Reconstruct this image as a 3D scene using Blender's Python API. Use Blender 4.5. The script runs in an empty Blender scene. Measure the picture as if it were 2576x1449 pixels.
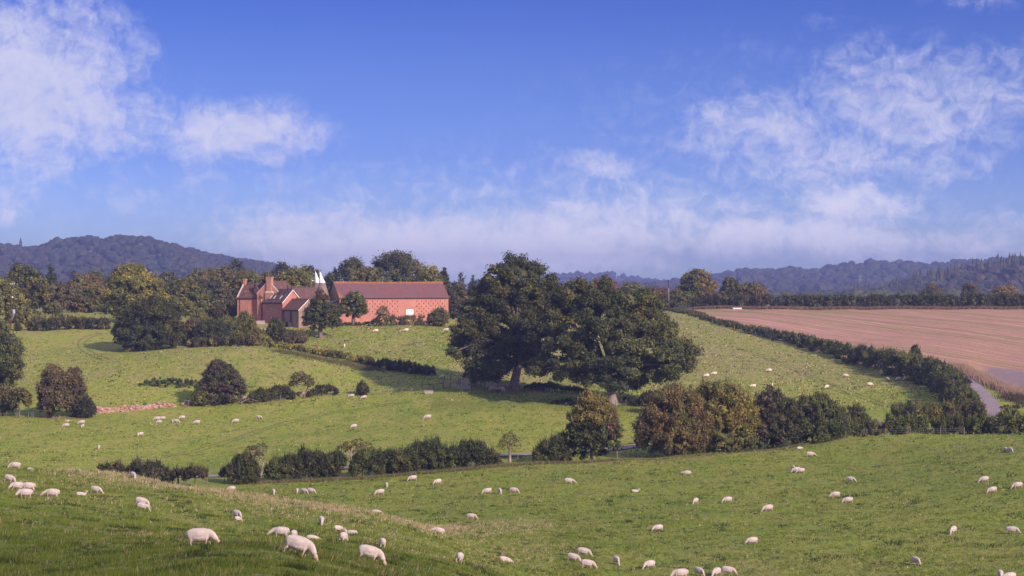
import bpy, bmesh, math, random
import numpy as np
from mathutils import Vector, Matrix, noise as mnoise

# ---------------------------------------------------------------- camera, sky, sun, exposure
scene = bpy.context.scene
C = scene.collection
F = 5009.0          # focal length in units of the 2576-wide picture grid used for bearings
HV = 715.0          # horizon row on that grid
def P(u, v, d):
    """bearing u, row v, distance d (m)  ->  point of the place"""
    return ((u-1288.0)/F*d, d, -(v-HV)/F*d)

cam_d = bpy.data.cameras.new('camera'); cam = bpy.data.objects.new('camera', cam_d); C.objects.link(cam)
cam.location = (0, 0, 0); cam.rotation_euler = (math.radians(90), 0, 0)
cam_d.sensor_width = 36.0; cam_d.lens = F*36.0/2576.0
cam_d.shift_y = -(724.5-HV)/2576.0
cam_d.clip_start = 0.5; cam_d.clip_end = 30000
scene.camera = cam

SUN_AZ = math.radians(42)      # to the right of straight behind the camera
SUN_EL = math.radians(27)
sd = Vector((math.sin(SUN_AZ)*math.cos(SUN_EL), -math.cos(SUN_AZ)*math.cos(SUN_EL), math.sin(SUN_EL)))
sl = bpy.data.lights.new('sun', 'SUN'); sl.energy = 4.3; sl.angle = math.radians(1.2); sl.color = (1.0, 0.84, 0.70)
sun = bpy.data.objects.new('sun', sl); C.objects.link(sun)
sun.rotation_euler = (-sd).to_track_quat('-Z', 'Y').to_euler(); sun.location = (0, 0, 300)

scene.view_settings.view_transform = 'Standard'; scene.view_settings.look = 'None'
scene.view_settings.exposure = 0.56; scene.view_settings.gamma = 1.0
scene.view_settings.use_curve_mapping = False
scene.cycles.max_bounces = 6; scene.cycles.diffuse_bounces = 3; scene.cycles.transmission_bounces = 2
scene.cycles.volume_bounces = 0; scene.cycles.transparent_max_bounces = 6
scene.cycles.use_denoising = True
scene.cycles.volume_step_rate = 10

class NT:
    """tiny helper to write node trees"""
    def __init__(s, tree): s.t = tree; s.n = tree.nodes; s.l = tree.links
    def __call__(s, kind, ins=None, **attr):
        nd = s.n.new(kind)
        for k, v in attr.items(): setattr(nd, k, v)
        for k, v in (ins or {}).items():
            if isinstance(v, bpy.types.NodeSocket): s.l.new(v, nd.inputs[k])
            else: nd.inputs[k].default_value = v
        return nd
    def math(s, op, a, b=0.0, c=0.0, clamp=False):
        nd = s('ShaderNodeMath', {0: a, 1: b, 2: c}, operation=op); nd.use_clamp = clamp; return nd.outputs[0]
    def vmath(s, op, a, b=(0, 0, 0)):
        nd = s('ShaderNodeVectorMath', {0: a, 1: b}, operation=op)
        return nd.outputs[1] if op in ('LENGTH', 'DOT_PRODUCT', 'DISTANCE') else nd.outputs[0]
    def ramp(s, f, stops, interp='LINEAR'):
        nd = s('ShaderNodeValToRGB', {0: f}); r = nd.color_ramp; r.interpolation = interp
        while len(r.elements) < len(stops): r.elements.new(0.5)
        for e, (p, c) in zip(r.elements, stops):
            e.position = p; e.color = (c, c, c, 1) if isinstance(c, (int, float)) else (c[0], c[1], c[2], 1)
        return nd.outputs[0]
    def mix(s, f, a, b, mode='MIX'):
        nd = s('ShaderNodeMix', data_type='RGBA', blend_type=mode)
        for i, v in ((0, f), (6, a), (7, b)):
            if isinstance(v, bpy.types.NodeSocket): s.l.new(v, nd.inputs[i])
            elif i == 0: nd.inputs[0].default_value = v
            else: nd.inputs[i].default_value = (v[0], v[1], v[2], 1)
        return nd.outputs[2]
    def noise(s, vec, scale, detail=3.0, rough=0.5, dist=0.0):
        return s('ShaderNodeTexNoise', {'Vector': vec, 'Scale': scale, 'Detail': detail, 'Roughness': rough, 'Distortion': dist}).outputs[0]
    def mrange(s, v, a, b, c=0.0, d=1.0, smooth=True):
        nd = s('ShaderNodeMapRange', {0: v, 1: a, 2: b, 3: c, 4: d}); nd.interpolation_type = 'SMOOTHSTEP' if smooth else 'LINEAR'
        return nd.outputs[0]

def build_world():
    w = bpy.data.worlds.new("World"); scene.world = w; w.use_nodes = True
    w.node_tree.nodes.clear(); N = NT(w.node_tree)
    tc = N('ShaderNodeTexCoord').outputs['Generated']
    sky = N('ShaderNodeTexSky'); sky.sky_type = 'NISHITA'; sky.sun_disc = False
    sky.sun_elevation = SUN_EL
    # Nishita rotation: sun azimuth measured from +Y towards +X
    sky.sun_rotation = math.atan2(sd.x, sd.y)
    sky.altitude = 100; sky.air_density = 1.0; sky.dust_density = 0.4; sky.ozone_density = 2.0
    sep = N('ShaderNodeSeparateXYZ', {0: N.vmath('NORMALIZE', tc)})
    az = N.math('ARCTAN2', sep.outputs[0], sep.outputs[1])
    el = N.math('ARCSINE', sep.outputs[2])
    # the photograph's violet-blue grade of a clear late afternoon sky, by elevation; stops above the view raised to add fill light
    tint = N.ramp(N.mrange(el, 0.0, 1.0, smooth=False), SKY_TINT)
    clear = N.mix(1.0, sky.outputs[0], tint, 'MULTIPLY')
    # clouds, laid out by azimuth and elevation (radians * F)
    U = N.math('MULTIPLY', az, F); V = N.math('MULTIPLY', el, F)
    p = N('ShaderNodeCombineXYZ', {0: U, 1: V, 2: 0.0}).outputs[0]
    w1 = N('ShaderNodeTexNoise', {'Vector': p, 'Scale': 0.006, 'Detail': 4.0, 'Roughness': 0.6}).outputs[1]
    warp = N.vmath('ADD', p, N.vmath('MULTIPLY', N.vmath('SUBTRACT', w1, (.5, .5, .5)), (150, 80, 0)))
    blobs = [(60,190,330,270,1.0),(240,300,230,130,.8),(90,400,180,130,.5),(330,130,90,110,.5),(250,20,80,60,.45),(20,520,120,70,.45),
             (610,335,270,95,.95),(500,300,150,70,.35),(740,600,260,120,.75),(1000,620,400,100,1.1),(1330,625,420,110,1.05),(1560,570,300,130,.7),
             (1860,600,260,60,.85),(2080,600,280,75,.85),(2130,520,190,70,.85),(1820,520,160,40,.45),(1500,412,150,50,.55),
             (1890,320,270,110,.55),(2060,400,280,120,.5),(2250,290,300,130,.55),(2420,270,240,160,.55),(2220,190,260,110,.42),
             (2570,170,120,70,.45),(2430,15,140,50,.4),(2070,70,70,30,.25),(2330,410,200,90,.35),(2420,620,420,120,.45),(60,640,500,60,.2),(1230,480,90,35,.25),(1300,520,1700,230,.24),(1950,350,900,360,.2),(260,380,560,330,.2)]
    acc = None
    for (u, v, su, sv, k) in blobs:
        m = N('ShaderNodeMapping', {'Vector': warp, 'Location': (u-1288, HV-v, 0), 'Scale': (su, sv, 1)}); m.vector_type = 'TEXTURE'
        g = N.mrange(N.vmath('LENGTH', m.outputs[0]), 1.25, 0.0, 0.0, k)
        acc = g if acc is None else N.math('MAXIMUM', N.math('MULTIPLY_ADD', g, 0.35, acc), g)
    # elsewhere round the horizon the same broken cloud goes on
    out = N.mrange(N.math('ABSOLUTE', U), 1400, 2600)
    gen = N.math('MULTIPLY', N.mrange(N.noise(p, 0.0011, 3.0, .5), .36, .58), N.math('MAXIMUM', out, N.mrange(V, 760, 1800)))
    acc = N.math('MAXIMUM', acc, N.math('MULTIPLY', gen, 1.0))
    st = N.vmath('MULTIPLY', warp, (1.0, 1.5, 1.0))
    f1 = N.noise(st, 0.011, 9.0, .60, 0.3)
    f2 = N.noise(N.vmath('MULTIPLY', warp, (1.0, .8, 1.0)), 0.035, 6.0, .6, 0.2)
    fb = N.math('MULTIPLY_ADD', f2, 0.5, N.math('MULTIPLY', f1, 0.6))
    dens = N.math('ADD', N.math('MULTIPLY', acc, 0.95), N.math('MULTIPLY', N.math('SUBTRACT', fb, .55), 2.2))
    dens = N.mrange(dens, -0.04, 1.12, 0.0, 1.0)
    dens = N.math('MULTIPLY', dens, N.mrange(acc, 0.0, .3))
    cl = N.vmath('MULTIPLY', N.mix(f1, CLOUD_A, CLOUD_B), N('ShaderNodeCombineXYZ', {0: N.mrange(el, .09, .0, 1.0, 1.5), 1: N.mrange(el, .09, .0, 1.0, 1.42), 2: N.mrange(el, .09, .0, 1.0, 1.25)}).outputs[0])
    clouds = N.mix(N.math('MULTIPLY', dens, CLOUD_K), clear, cl)
    bg = N('ShaderNodeBackground', {0: clouds, 1: SKY_STRENGTH})
    o = N('ShaderNodeOutputWorld', {0: bg.outputs[0]})
SKY_STRENGTH = 0.108
SKY_TINT = [(0.0,(.50,.66,1.0)),(.033,(.34,.45,.98)),(.063,(.235,.315,.81)),(.083,(.215,.288,.74)),(.103,(.195,.262,.675)),(.143,(.135,.198,.60)),(.35,(.34,.38,.85)),(1.0,(.78,.72,1.0))]
CLOUD_A = (4.0, 4.1, 5.6); CLOUD_B = (4.9, 4.8, 5.9); CLOUD_K = .88
HAZE_DENSITY = 1.6e-4
build_world()
# ---------------------------------------------------------------- helpers
rng = np.random.default_rng(7)
R = random.Random(11)

def vnoise(x, y, s, seed=0):
    """cheap value noise on arrays, -1..1"""
    x = np.asarray(x)/s; y = np.asarray(y)/s
    xi = np.floor(x).astype(np.int64); yi = np.floor(y).astype(np.int64)
    fx = x-xi; fy = y-yi; fx = fx*fx*(3-2*fx); fy = fy*fy*(3-2*fy)
    def h(a, b):
        n = (a*374761393+b*668265263+seed*974711) & 0x7fffffff
        n = ((n ^ (n >> 13))*1274126177) & 0x7fffffff
        return ((n ^ (n >> 16)) & 0xffff)/32767.5-1
    a = h(xi, yi)*(1-fx)+h(xi+1, yi)*fx; b = h(xi, yi+1)*(1-fx)+h(xi+1, yi+1)*fx
    return a*(1-fy)+b*fy

def pchip(xs, ys, x):
    xs = np.asarray(xs, float); ys = np.asarray(ys, float); h = np.diff(xs); dl = np.diff(ys)/h
    m = np.zeros_like(ys); m[0] = dl[0]; m[-1] = dl[-1]
    for i in range(1, len(xs)-1):
        if dl[i-1]*dl[i] > 0:
            w1 = 2*h[i]+h[i-1]; w2 = h[i]+2*h[i-1]; m[i] = (w1+w2)/(w1/dl[i-1]+w2/dl[i])
    x = np.clip(x, xs[0], xs[-1]); i = np.clip(np.searchsorted(xs, x)-1, 0, len(xs)-2)
    t = (x-xs[i])/h[i]
    return ((1+2*t)*(1-t)**2)*ys[i]+t*(1-t)**2*h[i]*m[i]+t*t*(3-2*t)*ys[i+1]+t*t*(t-1)*h[i]*m[i+1]

def lerp_tab(tab, x):
    return np.interp(x, [t[0] for t in tab], [t[1] for t in tab])

def tag(o, label=None, cat=None, group=None, kind=None):
    if label: o['label'] = label
    if cat: o['category'] = cat
    if group: o['group'] = group
    if kind: o['kind'] = kind
    return o

def thing(name, loc, label, cat, group=None):
    o = bpy.data.objects.new(name, None); C.objects.link(o); o.location = loc; o.empty_display_size = .5
    return tag(o, label, cat, group)

def np_mesh(name, V, Fc, nper, mats, midx=None, tint=None, smooth=False):
    """mesh from numpy: V (n,3), Fc (m,nper)"""
    me = bpy.data.meshes.new(name)
    V = np.ascontiguousarray(V, np.float32); Fc = np.ascontiguousarray(Fc, np.int32)
    me.vertices.add(len(V)); me.vertices.foreach_set('co', V.ravel())
    m = len(Fc); me.loops.add(m*nper); me.loops.foreach_set('vertex_index', Fc.ravel())
    me.polygons.add(m); me.polygons.foreach_set('loop_start', np.arange(0, m*nper, nper, dtype=np.int32))
    if midx is not None: me.polygons.foreach_set('material_index', np.asarray(midx, np.int32))
    me.polygons.foreach_set('use_smooth', np.full(m, smooth))
    if tint is not None:
        a = me.attributes.new('tint', 'FLOAT_COLOR', 'POINT')
        t = np.ones((len(V), 4), np.float32); t[:, :3] = tint; a.data.foreach_set('color', t.ravel())
    for mt in mats: me.materials.append(mt)
    me.update(calc_edges=True)
    return me

def link(name, me, parent=None, loc=None):
    o = bpy.data.objects.new(name, me); C.objects.link(o)
    if parent is not None: o.parent = parent
    if loc is not None: o.location = loc
    return o

class MB:
    """collects shapes; build() links them as one mesh object"""
    def __init__(s): s.v = []; s.f = []; s.m = []; s.mi = 0
    def add(s, vs, fs):
        b = len(s.v); s.v += [tuple(map(float, p)) for p in vs]
        for f in fs: s.f.append(tuple(b+i for i in f)); s.m.append(s.mi)
    def box(s, a, b, fr=None):
        (x0, y0, z0), (x1, y1, z1) = a, b
        vs = [(x, y, z) for z in (z0, z1) for y in (y0, y1) for x in (x0, x1)]
        if fr: vs = [fr(*p) for p in vs]
        s.add(vs, [(0, 2, 3, 1), (4, 5, 7, 6), (0, 1, 5, 4), (2, 6, 7, 3), (0, 4, 6, 2), (1, 3, 7, 5)])
    def hull(s, A, B):
        """prism between two equal polygons"""
        n = len(A); s.add(list(A)+list(B), [tuple(range(n))[::-1], tuple(range(n, 2*n))]+[(i, (i+1) % n, n+(i+1) % n, n+i) for i in range(n)])
    def tube(s, path, rad, n=7, cap=True):
        path = [Vector(p) for p in path]; rings = []
        for i, p in enumerate(path):
            d = (path[min(i+1, len(path)-1)]-path[max(i-1, 0)]).normalized()
            q = Vector((0, 0, 1)) if abs(d.z) < .9 else Vector((1, 0, 0))
            x = d.cross(q).normalized(); y = d.cross(x)
            r = rad[i] if hasattr(rad, '__len__') else rad
            rings.append([p+x*r*math.cos(2*math.pi*k/n)+y*r*math.sin(2*math.pi*k/n) for k in range(n)])
        vs = [v for r in rings for v in r]; fs = []
        for i in range(len(rings)-1):
            for k in range(n): fs.append((i*n+k, i*n+(k+1) % n, (i+1)*n+(k+1) % n, (i+1)*n+k))
        if cap: fs.append(tuple(range(n))[::-1]); fs.append(tuple((len(rings)-1)*n+k for k in range(n)))
        s.add(vs, fs)
    def lathe(s, c, prof, n=24, off=None):
        vs = []; fs = []
        for i, (r, z) in enumerate(prof):
            ox = off[i] if off else (0, 0)
            for k in range(n): vs.append((c[0]+ox[0]+r*math.cos(2*math.pi*k/n), c[1]+ox[1]+r*math.sin(2*math.pi*k/n), c[2]+z))
        for i in range(len(prof)-1):
            for k in range(n): fs.append((i*n+k, i*n+(k+1) % n, (i+1)*n+(k+1) % n, (i+1)*n+k))
        s.add(vs, fs)
    def build(s, name, mats, parent=None, origin=None, smooth=False):
        me = bpy.data.meshes.new(name)
        o0 = Vector(origin) if origin is not None else (parent.location.copy() if parent is not None else Vector((0, 0, 0)))
        me.from_pydata([tuple(Vector(p)-o0) for p in s.v], [], s.f)
        if not isinstance(mats, (list, tuple)): mats = [mats]
        for m in mats: me.materials.append(m)
        me.polygons.foreach_set('material_index', s.m)
        if smooth: me.polygons.foreach_set('use_smooth', [True]*len(s.f))
        me.update()
        o = bpy.data.objects.new(name, me); C.objects.link(o)
        if parent is not None: o.parent = parent
        elif origin is not None: o.location = o0
        return o

# ---------------------------------------------------------------- terrain heights: (distance, height) down each bearing
TAIL = [(1000, -20), (1200, -22), (14000, -22)]
NL = [(1, -1.7), (20, -4.2), (40, -6.6)]; NR = [(1, -1.7), (20, -4.8), (40, -9)]
PR = {
 -400: NL+[(60,-9.2),(78,-11),(110,-13.2),(147,-15.2),(190,-17.4),(220,-19.2),(240,-21.5),(270,-25.5),(305,-28),(350,-28),(400,-27.2),(430,-25.5),(470,-20),(520,-13.5),(540,-11.8),(600,-9),(700,-9.5),(800,-12)]+TAIL,
 0:    NL+[(60,-9.2),(78,-11),(110,-13.5),(147,-16),(190,-18.6),(220,-20.3),(240,-23),(265,-26.3),(300,-27.9),(350,-28),(400,-27.3),(430,-25.5),(470,-20),(520,-13.5),(540,-11.8),(600,-9),(700,-9.5),(800,-12)]+TAIL,
 300:  NL+[(60,-8.9),(80,-11),(110,-14),(147,-16.8),(180,-18.7),(200,-19.6),(213,-20.35),(225,-21.9),(250,-26),(285,-28.5),(300,-28.7),(350,-28.3),(400,-27.6),(415,-26.5),(440,-22.5),(465,-18.8),(478,-16.8),(500,-15.8),(530,-12.3),(560,-11),(600,-9.5),(700,-9.5),(800,-12)]+TAIL,
 600:  NL+[(60,-8.6),(78,-10.4),(110,-14.2),(150,-18.4),(185,-20),(195,-20.6),(205,-22),(235,-27.2),(270,-28.9),(300,-28.8),(350,-28.5),(400,-27.3),(420,-25.5),(445,-20.5),(465,-15.8),(475,-14.8),(490,-15.4),(505,-15.3),(520,-13.6),(540,-10),(560,-9.2),(600,-9),(700,-10)]+TAIL,
 900:  NL+[(60,-9.3),(90,-12.5),(139,-18),(180,-21.2),(200,-22.75),(210,-24),(235,-27.8),(260,-28.7),(300,-28.3),(350,-27.8),(400,-26.5),(425,-24.2),(450,-20.5),(468,-17.6),(480,-17),(500,-15),(520,-12),(540,-10.3),(560,-9.7),(600,-9.7),(700,-11)]+TAIL,
 1200: NR+[(60,-11),(90,-14.4),(128,-18.3),(185,-25.1),(215,-26.9),(230,-27.5),(260,-27.9),(300,-27.2),(318,-27.3),(350,-26.8),(390,-25.4),(420,-22.6),(450,-20),(480,-16.5),(510,-13.5),(530,-12),(545,-11),(600,-10.5),(700,-11.5)]+TAIL,
 1500: NR+[(60,-13),(90,-17.5),(130,-22.5),(165,-25.3),(180,-26),(250,-27.3),(285,-26.5),(296,-26.3),(308,-27.4),(325,-27.3),(350,-26.8),(380,-25.5),(400,-24.3),(430,-22),(470,-19),(510,-16),(560,-13),(620,-11),(700,-10.5)]+TAIL,
 1800: NR+[(60,-14),(90,-19),(130,-24),(180,-26.3),(250,-27.3),(300,-26.1),(305,-25.9),(316,-27.2),(340,-27.2),(365,-26.3),(400,-24.5),(440,-21.5),(480,-18.5),(530,-14.5),(570,-11.8),(620,-9.5),(680,-8),(720,-9)]+TAIL,
 2100: NR+[(60,-14),(90,-19),(130,-24),(180,-26.2),(250,-26.9),(290,-26),(318,-24.9),(332,-26.2),(365,-27),(390,-26.3),(420,-24),(450,-21.5),(490,-18),(540,-14.5),(600,-11),(660,-8.3),(680,-7.9),(720,-9)]+TAIL,
 2350: NR+[(60,-14),(90,-19),(130,-24),(180,-25.8),(250,-25.8),(290,-24.8),(318,-24),(332,-25.2),(360,-25.8),(385,-25.3),(410,-23.8),(430,-22.3),(460,-19.5),(520,-15.5),(600,-11.3),(670,-8.1),(700,-8.5)]+TAIL,
 2576: NR+[(60,-14),(90,-19),(130,-24),(180,-25.2),(250,-24.8),(290,-23.7),(312,-23.7),(328,-25),(360,-25.3),(385,-24.8),(410,-23.5),(440,-21.8),(470,-19.5),(540,-15),(600,-11.5),(670,-8.1),(700,-8.5)]+TAIL,
 3100: NR+[(60,-13),(90,-18),(130,-23),(180,-24),(250,-23.5),(290,-22.7),(312,-22.9),(328,-24),(360,-24.3),(385,-23.8),(410,-22.5),(440,-21),(470,-19),(540,-15),(600,-11.5),(670,-8.1),(700,-8.5)]+TAIL,
}
ucols = np.concatenate([[-9000,-6000,-4000,-2600,-1600,-1000,-700,-500], np.arange(-360, 2960, 8), [3000,3100,3300,3600,4200,5200,6600,8500,11600]]).astype(float)
drows = [1.0, 5, 10, 16, 22, 28, 34, 40, 46, 52]
while drows[-1] < 1000: drows.append(drows[-1]+max(.9, drows[-1]*.0055))
while drows[-1] < 14000: drows.append(min(14000, drows[-1]*1.05))
drows = np.array(drows)
us = sorted(PR); T = np.array([pchip([a for a, b in PR[u]], [b for a, b in PR[u]], drows) for u in us])
ZG = np.array([pchip(us, T[:, j], ucols) for j in range(len(drows))])     # rows d, cols u
def smooth_u(Z, k):
    for _ in range(k):
        Z[:, 1:-1] = .25*Z[:, :-2]+.5*Z[:, 1:-1]+.25*Z[:, 2:]
    return Z
ZG = smooth_u(ZG, 60)
for _ in range(2): ZG[1:-1] = .25*ZG[:-2]+.5*ZG[1:-1]+.25*ZG[2:]
UU, DD = np.meshgrid(ucols, drows)
XX = (UU-1288)/F*DD
amp = np.clip((DD-20)/60, 0, 1)
ZG += amp*(.16*vnoise(XX, DD, 9, 1)+.08*vnoise(XX, DD, 3.5, 2)+.3*vnoise(XX, DD, 37, 3))
ZG += amp*np.clip((400-DD)/200, 0, 1)*.06*vnoise(XX, DD, 1.3, 5)

def gz(u, d):
    """ground height at bearing u, distance d"""
    u = np.asarray(u, float); d = np.asarray(d, float)
    i = np.clip(np.searchsorted(ucols, u)-1, 0, len(ucols)-2); j = np.clip(np.searchsorted(drows, d)-1, 0, len(drows)-2)
    a = np.clip((u-ucols[i])/(ucols[i+1]-ucols[i]), 0, 1); b = np.clip((d-drows[j])/(drows[j+1]-drows[j]), 0, 1)
    return (ZG[j, i]*(1-a)+ZG[j, i+1]*a)*(1-b)+(ZG[j+1, i]*(1-a)+ZG[j+1, i+1]*a)*b
def gxy(x, y):
    y = np.maximum(np.asarray(y, float), 1.0); return gz(np.asarray(x)/y*F+1288, y)
DS = np.arange(45, 1100, .5)
def dist_at(u, v, dmin=45):
    """distance of the first ground seen at bearing u, row v"""
    ds = DS[DS >= dmin]; vv = HV-gz(np.full(ds.shape, float(u)), ds)/ds*F
    k = np.nonzero(vv <= v)[0]
    return float(ds[k[0]]) if len(k) else 700.0
def G(u, v, dmin=45):
    d = dist_at(u, v, dmin); return Vector(((u-1288)/F*d, d, float(gz(u, d))))
def GD(u, d): return Vector(((u-1288)/F*d, d, float(gz(u, d))))
# ---------------------------------------------------------------- materials for the ground
def new_mat(name):
    m = bpy.data.materials.new(name); m.use_nodes = True; m.node_tree.nodes.clear(); return m, NT(m.node_tree)
def out(N, bsdf, disp=None):
    N('ShaderNodeOutputMaterial', {0: bsdf})

def mat_grass():
    m, N = new_mat('pasture_grass'); pos = N('ShaderNodeNewGeometry').outputs['Position']
    z = N.vmath('MULTIPLY', pos, (1.0, .35, 1.0))       # tufts read longer along the slope
    att = N('ShaderNodeAttribute', attribute_name='zone'); sp = N('ShaderNodeSeparateColor', {0: att.outputs[0]})
    dry, dirt, lush_shade = sp.outputs
    big = N.noise(z, .035, 4, .55); mid = N.noise(z, .22, 4, .6); fine = N.noise(pos, 1.6, 5, .65); tuft = N.noise(N.vmath('MULTIPLY', pos, (1, .55, 1)), .9, 4, .7, .4)
    a = N.mix(N.mrange(big, .32, .68), (.185, .235, .026), (.275, .31, .038))
    a = N.mix(N.mrange(mid, .35, .7), a, (.31, .285, .06))
    a = N.mix(lush_shade, a, (.105, .14, .021))
    straw = N.mix(fine, (.26, .20, .095), (.34, .25, .14))
    a = N.mix(N.math('MULTIPLY', dry, N.mrange(N.math('ADD', fine, N.math('MULTIPLY', mid, .7)), .45, 1.05)), a, straw)
    a = N.mix(N.math('MULTIPLY', N.mrange(tuft, .50, .68), .7), a, (.050, .074, .017))
    a = N.mix(N.math('MULTIPLY', N.mrange(fine, .3, .7), .35), a, N.mix(.5, a, (.26, .28, .07)))
    earth = N.mix(fine, (.16, .075, .055), (.30, .16, .12))
    a = N.mix(N.math('MULTIPLY', dirt, N.mrange(mid, .2, .5)), a, earth)
    b = N('ShaderNodeBump', {'Strength': .9, 'Distance': .25, 'Height': N.math('ADD', fine, N.math('MULTIPLY', tuft, 1.5))})
    s = N('ShaderNodeBsdfPrincipled', {'Base Color': a, 'Roughness': .9, 'Normal': b.outputs[0], 'Specular IOR Level': .15})
    out(N, s.outputs[0]); return m
M_GRASS = mat_grass()

def mat_stubble():
    m, N = new_mat('stubble'); pos = N('ShaderNodeNewGeometry').outputs['Position']
    att = N('ShaderNodeAttribute', attribute_name='zone'); sp = N('ShaderNodeSeparateColor', {0: att.outputs[0]})
    row, grn, plot = sp.outputs                                     # row coordinate /100
    xyz = N('ShaderNodeCombineXYZ', {0: N.math('MULTIPLY', row, 100.0), 1: N.math('MULTIPLY', N('ShaderNodeSeparateXYZ', {0: pos}).outputs[1], .012), 2: 0.0}).outputs[0]
    lines = N.noise(xyz, .8, 3, .7); lines2 = N.noise(xyz, .2, 2, .5); fine = N.noise(pos, 1.3, 4, .7); mid = N.noise(N.vmath('MULTIPLY', pos, (1, .4, 1)), .06, 4, .6)
    a = N.mix(N.mrange(lines, .38, .62), (.25, .125, .088), (.48, .265, .195))
    a = N.mix(N.math('MULTIPLY', N.mrange(fine, .4, .7), .5), a, (.50, .33, .25))
    a = N.mix(N.math('MULTIPLY', N.mrange(lines2, .48, .66), .7), a, (.21, .19, .07))
    a = N.mix(N.math('MULTIPLY', grn, N.mrange(mid, .3, .6)), a, (.17, .20, .05))
    a = N.mix(N.math('MULTIPLY', plot, N.mrange(mid, .2, .4)), a, N.mix(fine, (.15, .105, .115), (.30, .22, .23)))
    b = N('ShaderNodeBump', {'Strength': .7, 'Distance': .2, 'Height': N.math('ADD', fine, lines)})
    s = N('ShaderNodeBsdfPrincipled', {'Base Color': a, 'Roughness': .92, 'Normal': b.outputs[0], 'Specular IOR Level': .1})
    out(N, s.outputs[0]); return m
M_STUB = mat_stubble()

def mat_simple(name, c1, c2=None, scale=2.0, rough=.85, bump=.3, spec=.2, metal=0.0, obj=True):
    m, N = new_mat(name); pos = N('ShaderNodeTexCoord').outputs['Object'] if obj else N('ShaderNodeNewGeometry').outputs['Position']
    n = N.noise(pos, scale, 5, .6); c2 = c2 or tuple(x*.7 for x in c1)
    b = N('ShaderNodeBump', {'Strength': bump, 'Distance': .05, 'Height': n})
    s = N('ShaderNodeBsdfPrincipled', {'Base Color': N.mix(N.mrange(n, .3, .7), c2, c1), 'Roughness': rough, 'Metallic': metal, 'Normal': b.outputs[0], 'Specular IOR Level': spec})
    out(N, s.outputs[0]); return m
M_LANE = mat_simple('worn_asphalt', (.30, .235, .25), (.23, .18, .19), .8, obj=False)
M_HILL = mat_simple('hill_turf', (.07, .08, .035), (.05, .055, .03), .02, obj=False)

# ---------------------------------------------------------------- ground sheet
CREST = [(-400,220),(0,222),(300,214),(600,196),(900,201),(1050,212),(1200,226),(1400,226),(1700,220)]
def zones(u, d, x):
    n = vnoise(x, d*.5, 11, 21)*.5+.5; n2 = vnoise(x, d*.5, 4, 22)*.5+.5
    dc = lerp_tab(CREST, u); q = d-dc
    dry = np.exp(-((q+4)/8)**2)*np.clip((1550-u)/500, 0, 1)*np.clip((u-60)/200, 0, 1)*(.3+.5*n2)
    dry = np.maximum(dry, .55*n*n2*((q < -10) & (d > 45)))
    fg = (d < dc-3) & (u < 1300)
    hill = np.clip((d-418)/30, 0, 1)*np.clip((u-1120)/60, 0, 1)
    dry = np.maximum(dry, hill*(.45+.5*n))
    lf = np.clip((d-425)/20, 0, 1)*np.clip((1120-u)/60, 0, 1); dry = np.maximum(dry, lf*(.18+.35*n2))
    lush_shade = np.where(fg, np.clip(1.25-(d-70)/150, .45, 1.0)-.2*n, .0)  # rank grass plus painted shade, both darkening the near slope towards the viewer
    nearR = np.clip((330-d)/20, 0, 1)*(u > 300); lush_shade = np.maximum(lush_shade, nearR*np.where(fg, 0, .38))
    lush_shade = np.maximum(lush_shade, np.clip(1-np.abs(d-405)/14, 0, 1)*((u > 1080) & (u < 1660))*.7)  # dark band before the oaks: tree shade put into the grass colour
    dry = np.maximum(dry, np.clip(1-np.abs(d-lerp_tab([(1300,290),(1500,293),(1800,303),(2100,316)], u))/4, 0, 1)*((u > 1300) & (u < 2130))*.6)
    dirt = np.zeros_like(dry)
    def spot(uc, dcen, su, sd_, k=1.0): return k*np.clip(1.3-np.sqrt(((u-uc)/su)**2+((d-dcen)/sd_)**2), 0, 1)
    dirt = np.maximum(dirt, spot(1270, 425, 75, 8)); dirt = np.maximum(dirt, spot(1180, 434, 60, 5, .9)); dirt = np.maximum(dirt, spot(1340, 422, 40, 5, .8))
    for (a, b, k) in ((130, 404, .8), (170, 405, .9), (210, 407, .9), (630, 422, .5), (690, 424, .5), (280, 470, .35)): dirt = np.maximum(dirt, spot(a, b, 45, 1.6, k))
    for a in range(740, 1300, 60): dirt = np.maximum(dirt, spot(a, 294.5, 30, .9, .5))
    return np.stack([dry, dirt, lush_shade], -1)
def grid_faces(nr, nc):
    i = np.arange(nr-1)[:, None]*nc+np.arange(nc-1)[None]; i = i.ravel()
    return np.stack([i, i+1, i+nc+1, i+nc], 1)
def add_zone(me, zc):
    a = me.attributes.new('zone', 'FLOAT_COLOR', 'POINT'); t = np.ones((len(zc), 4), np.float32); t[:, :3] = zc; a.data.foreach_set('color', t.ravel())
V = np.stack([XX, DD, ZG], -1).reshape(-1, 3)
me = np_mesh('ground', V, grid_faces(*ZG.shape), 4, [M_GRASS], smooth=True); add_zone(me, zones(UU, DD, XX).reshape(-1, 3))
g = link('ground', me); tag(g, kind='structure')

# stubble field sheet, 5 cm proud of the ground
SB_NEAR = [(1690,668),(1720,640),(1800,582),(1900,548),(2000,524),(2100,494),(2200,468),(2300,446),(2380,452),(2440,456),(2476,446),(2538,426),(2576,412),(2800,380)]
SB_FAR = [(1690,676),(1740,668),(1800,664),(2100,660),(2576,664),(2800,664)]
uu = np.arange(1690, 2800, 5.0); tt = np.linspace(0, 1, 150)
a = lerp_tab(SB_NEAR, uu); b = lerp_tab(SB_FAR, uu)
Dm = a[None]*(b/a)[None]**tt[:, None]; Um = np.repeat(uu[None], len(tt), 0); Xm = (Um-1288)/F*Dm
Zm = gz(Um, Dm)+.05
me = np_mesh('stubble_field', np.stack([Xm, Dm, Zm], -1).reshape(-1, 3), grid_faces(len(tt), len(uu)), 4, [M_STUB], smooth=True)
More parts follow.
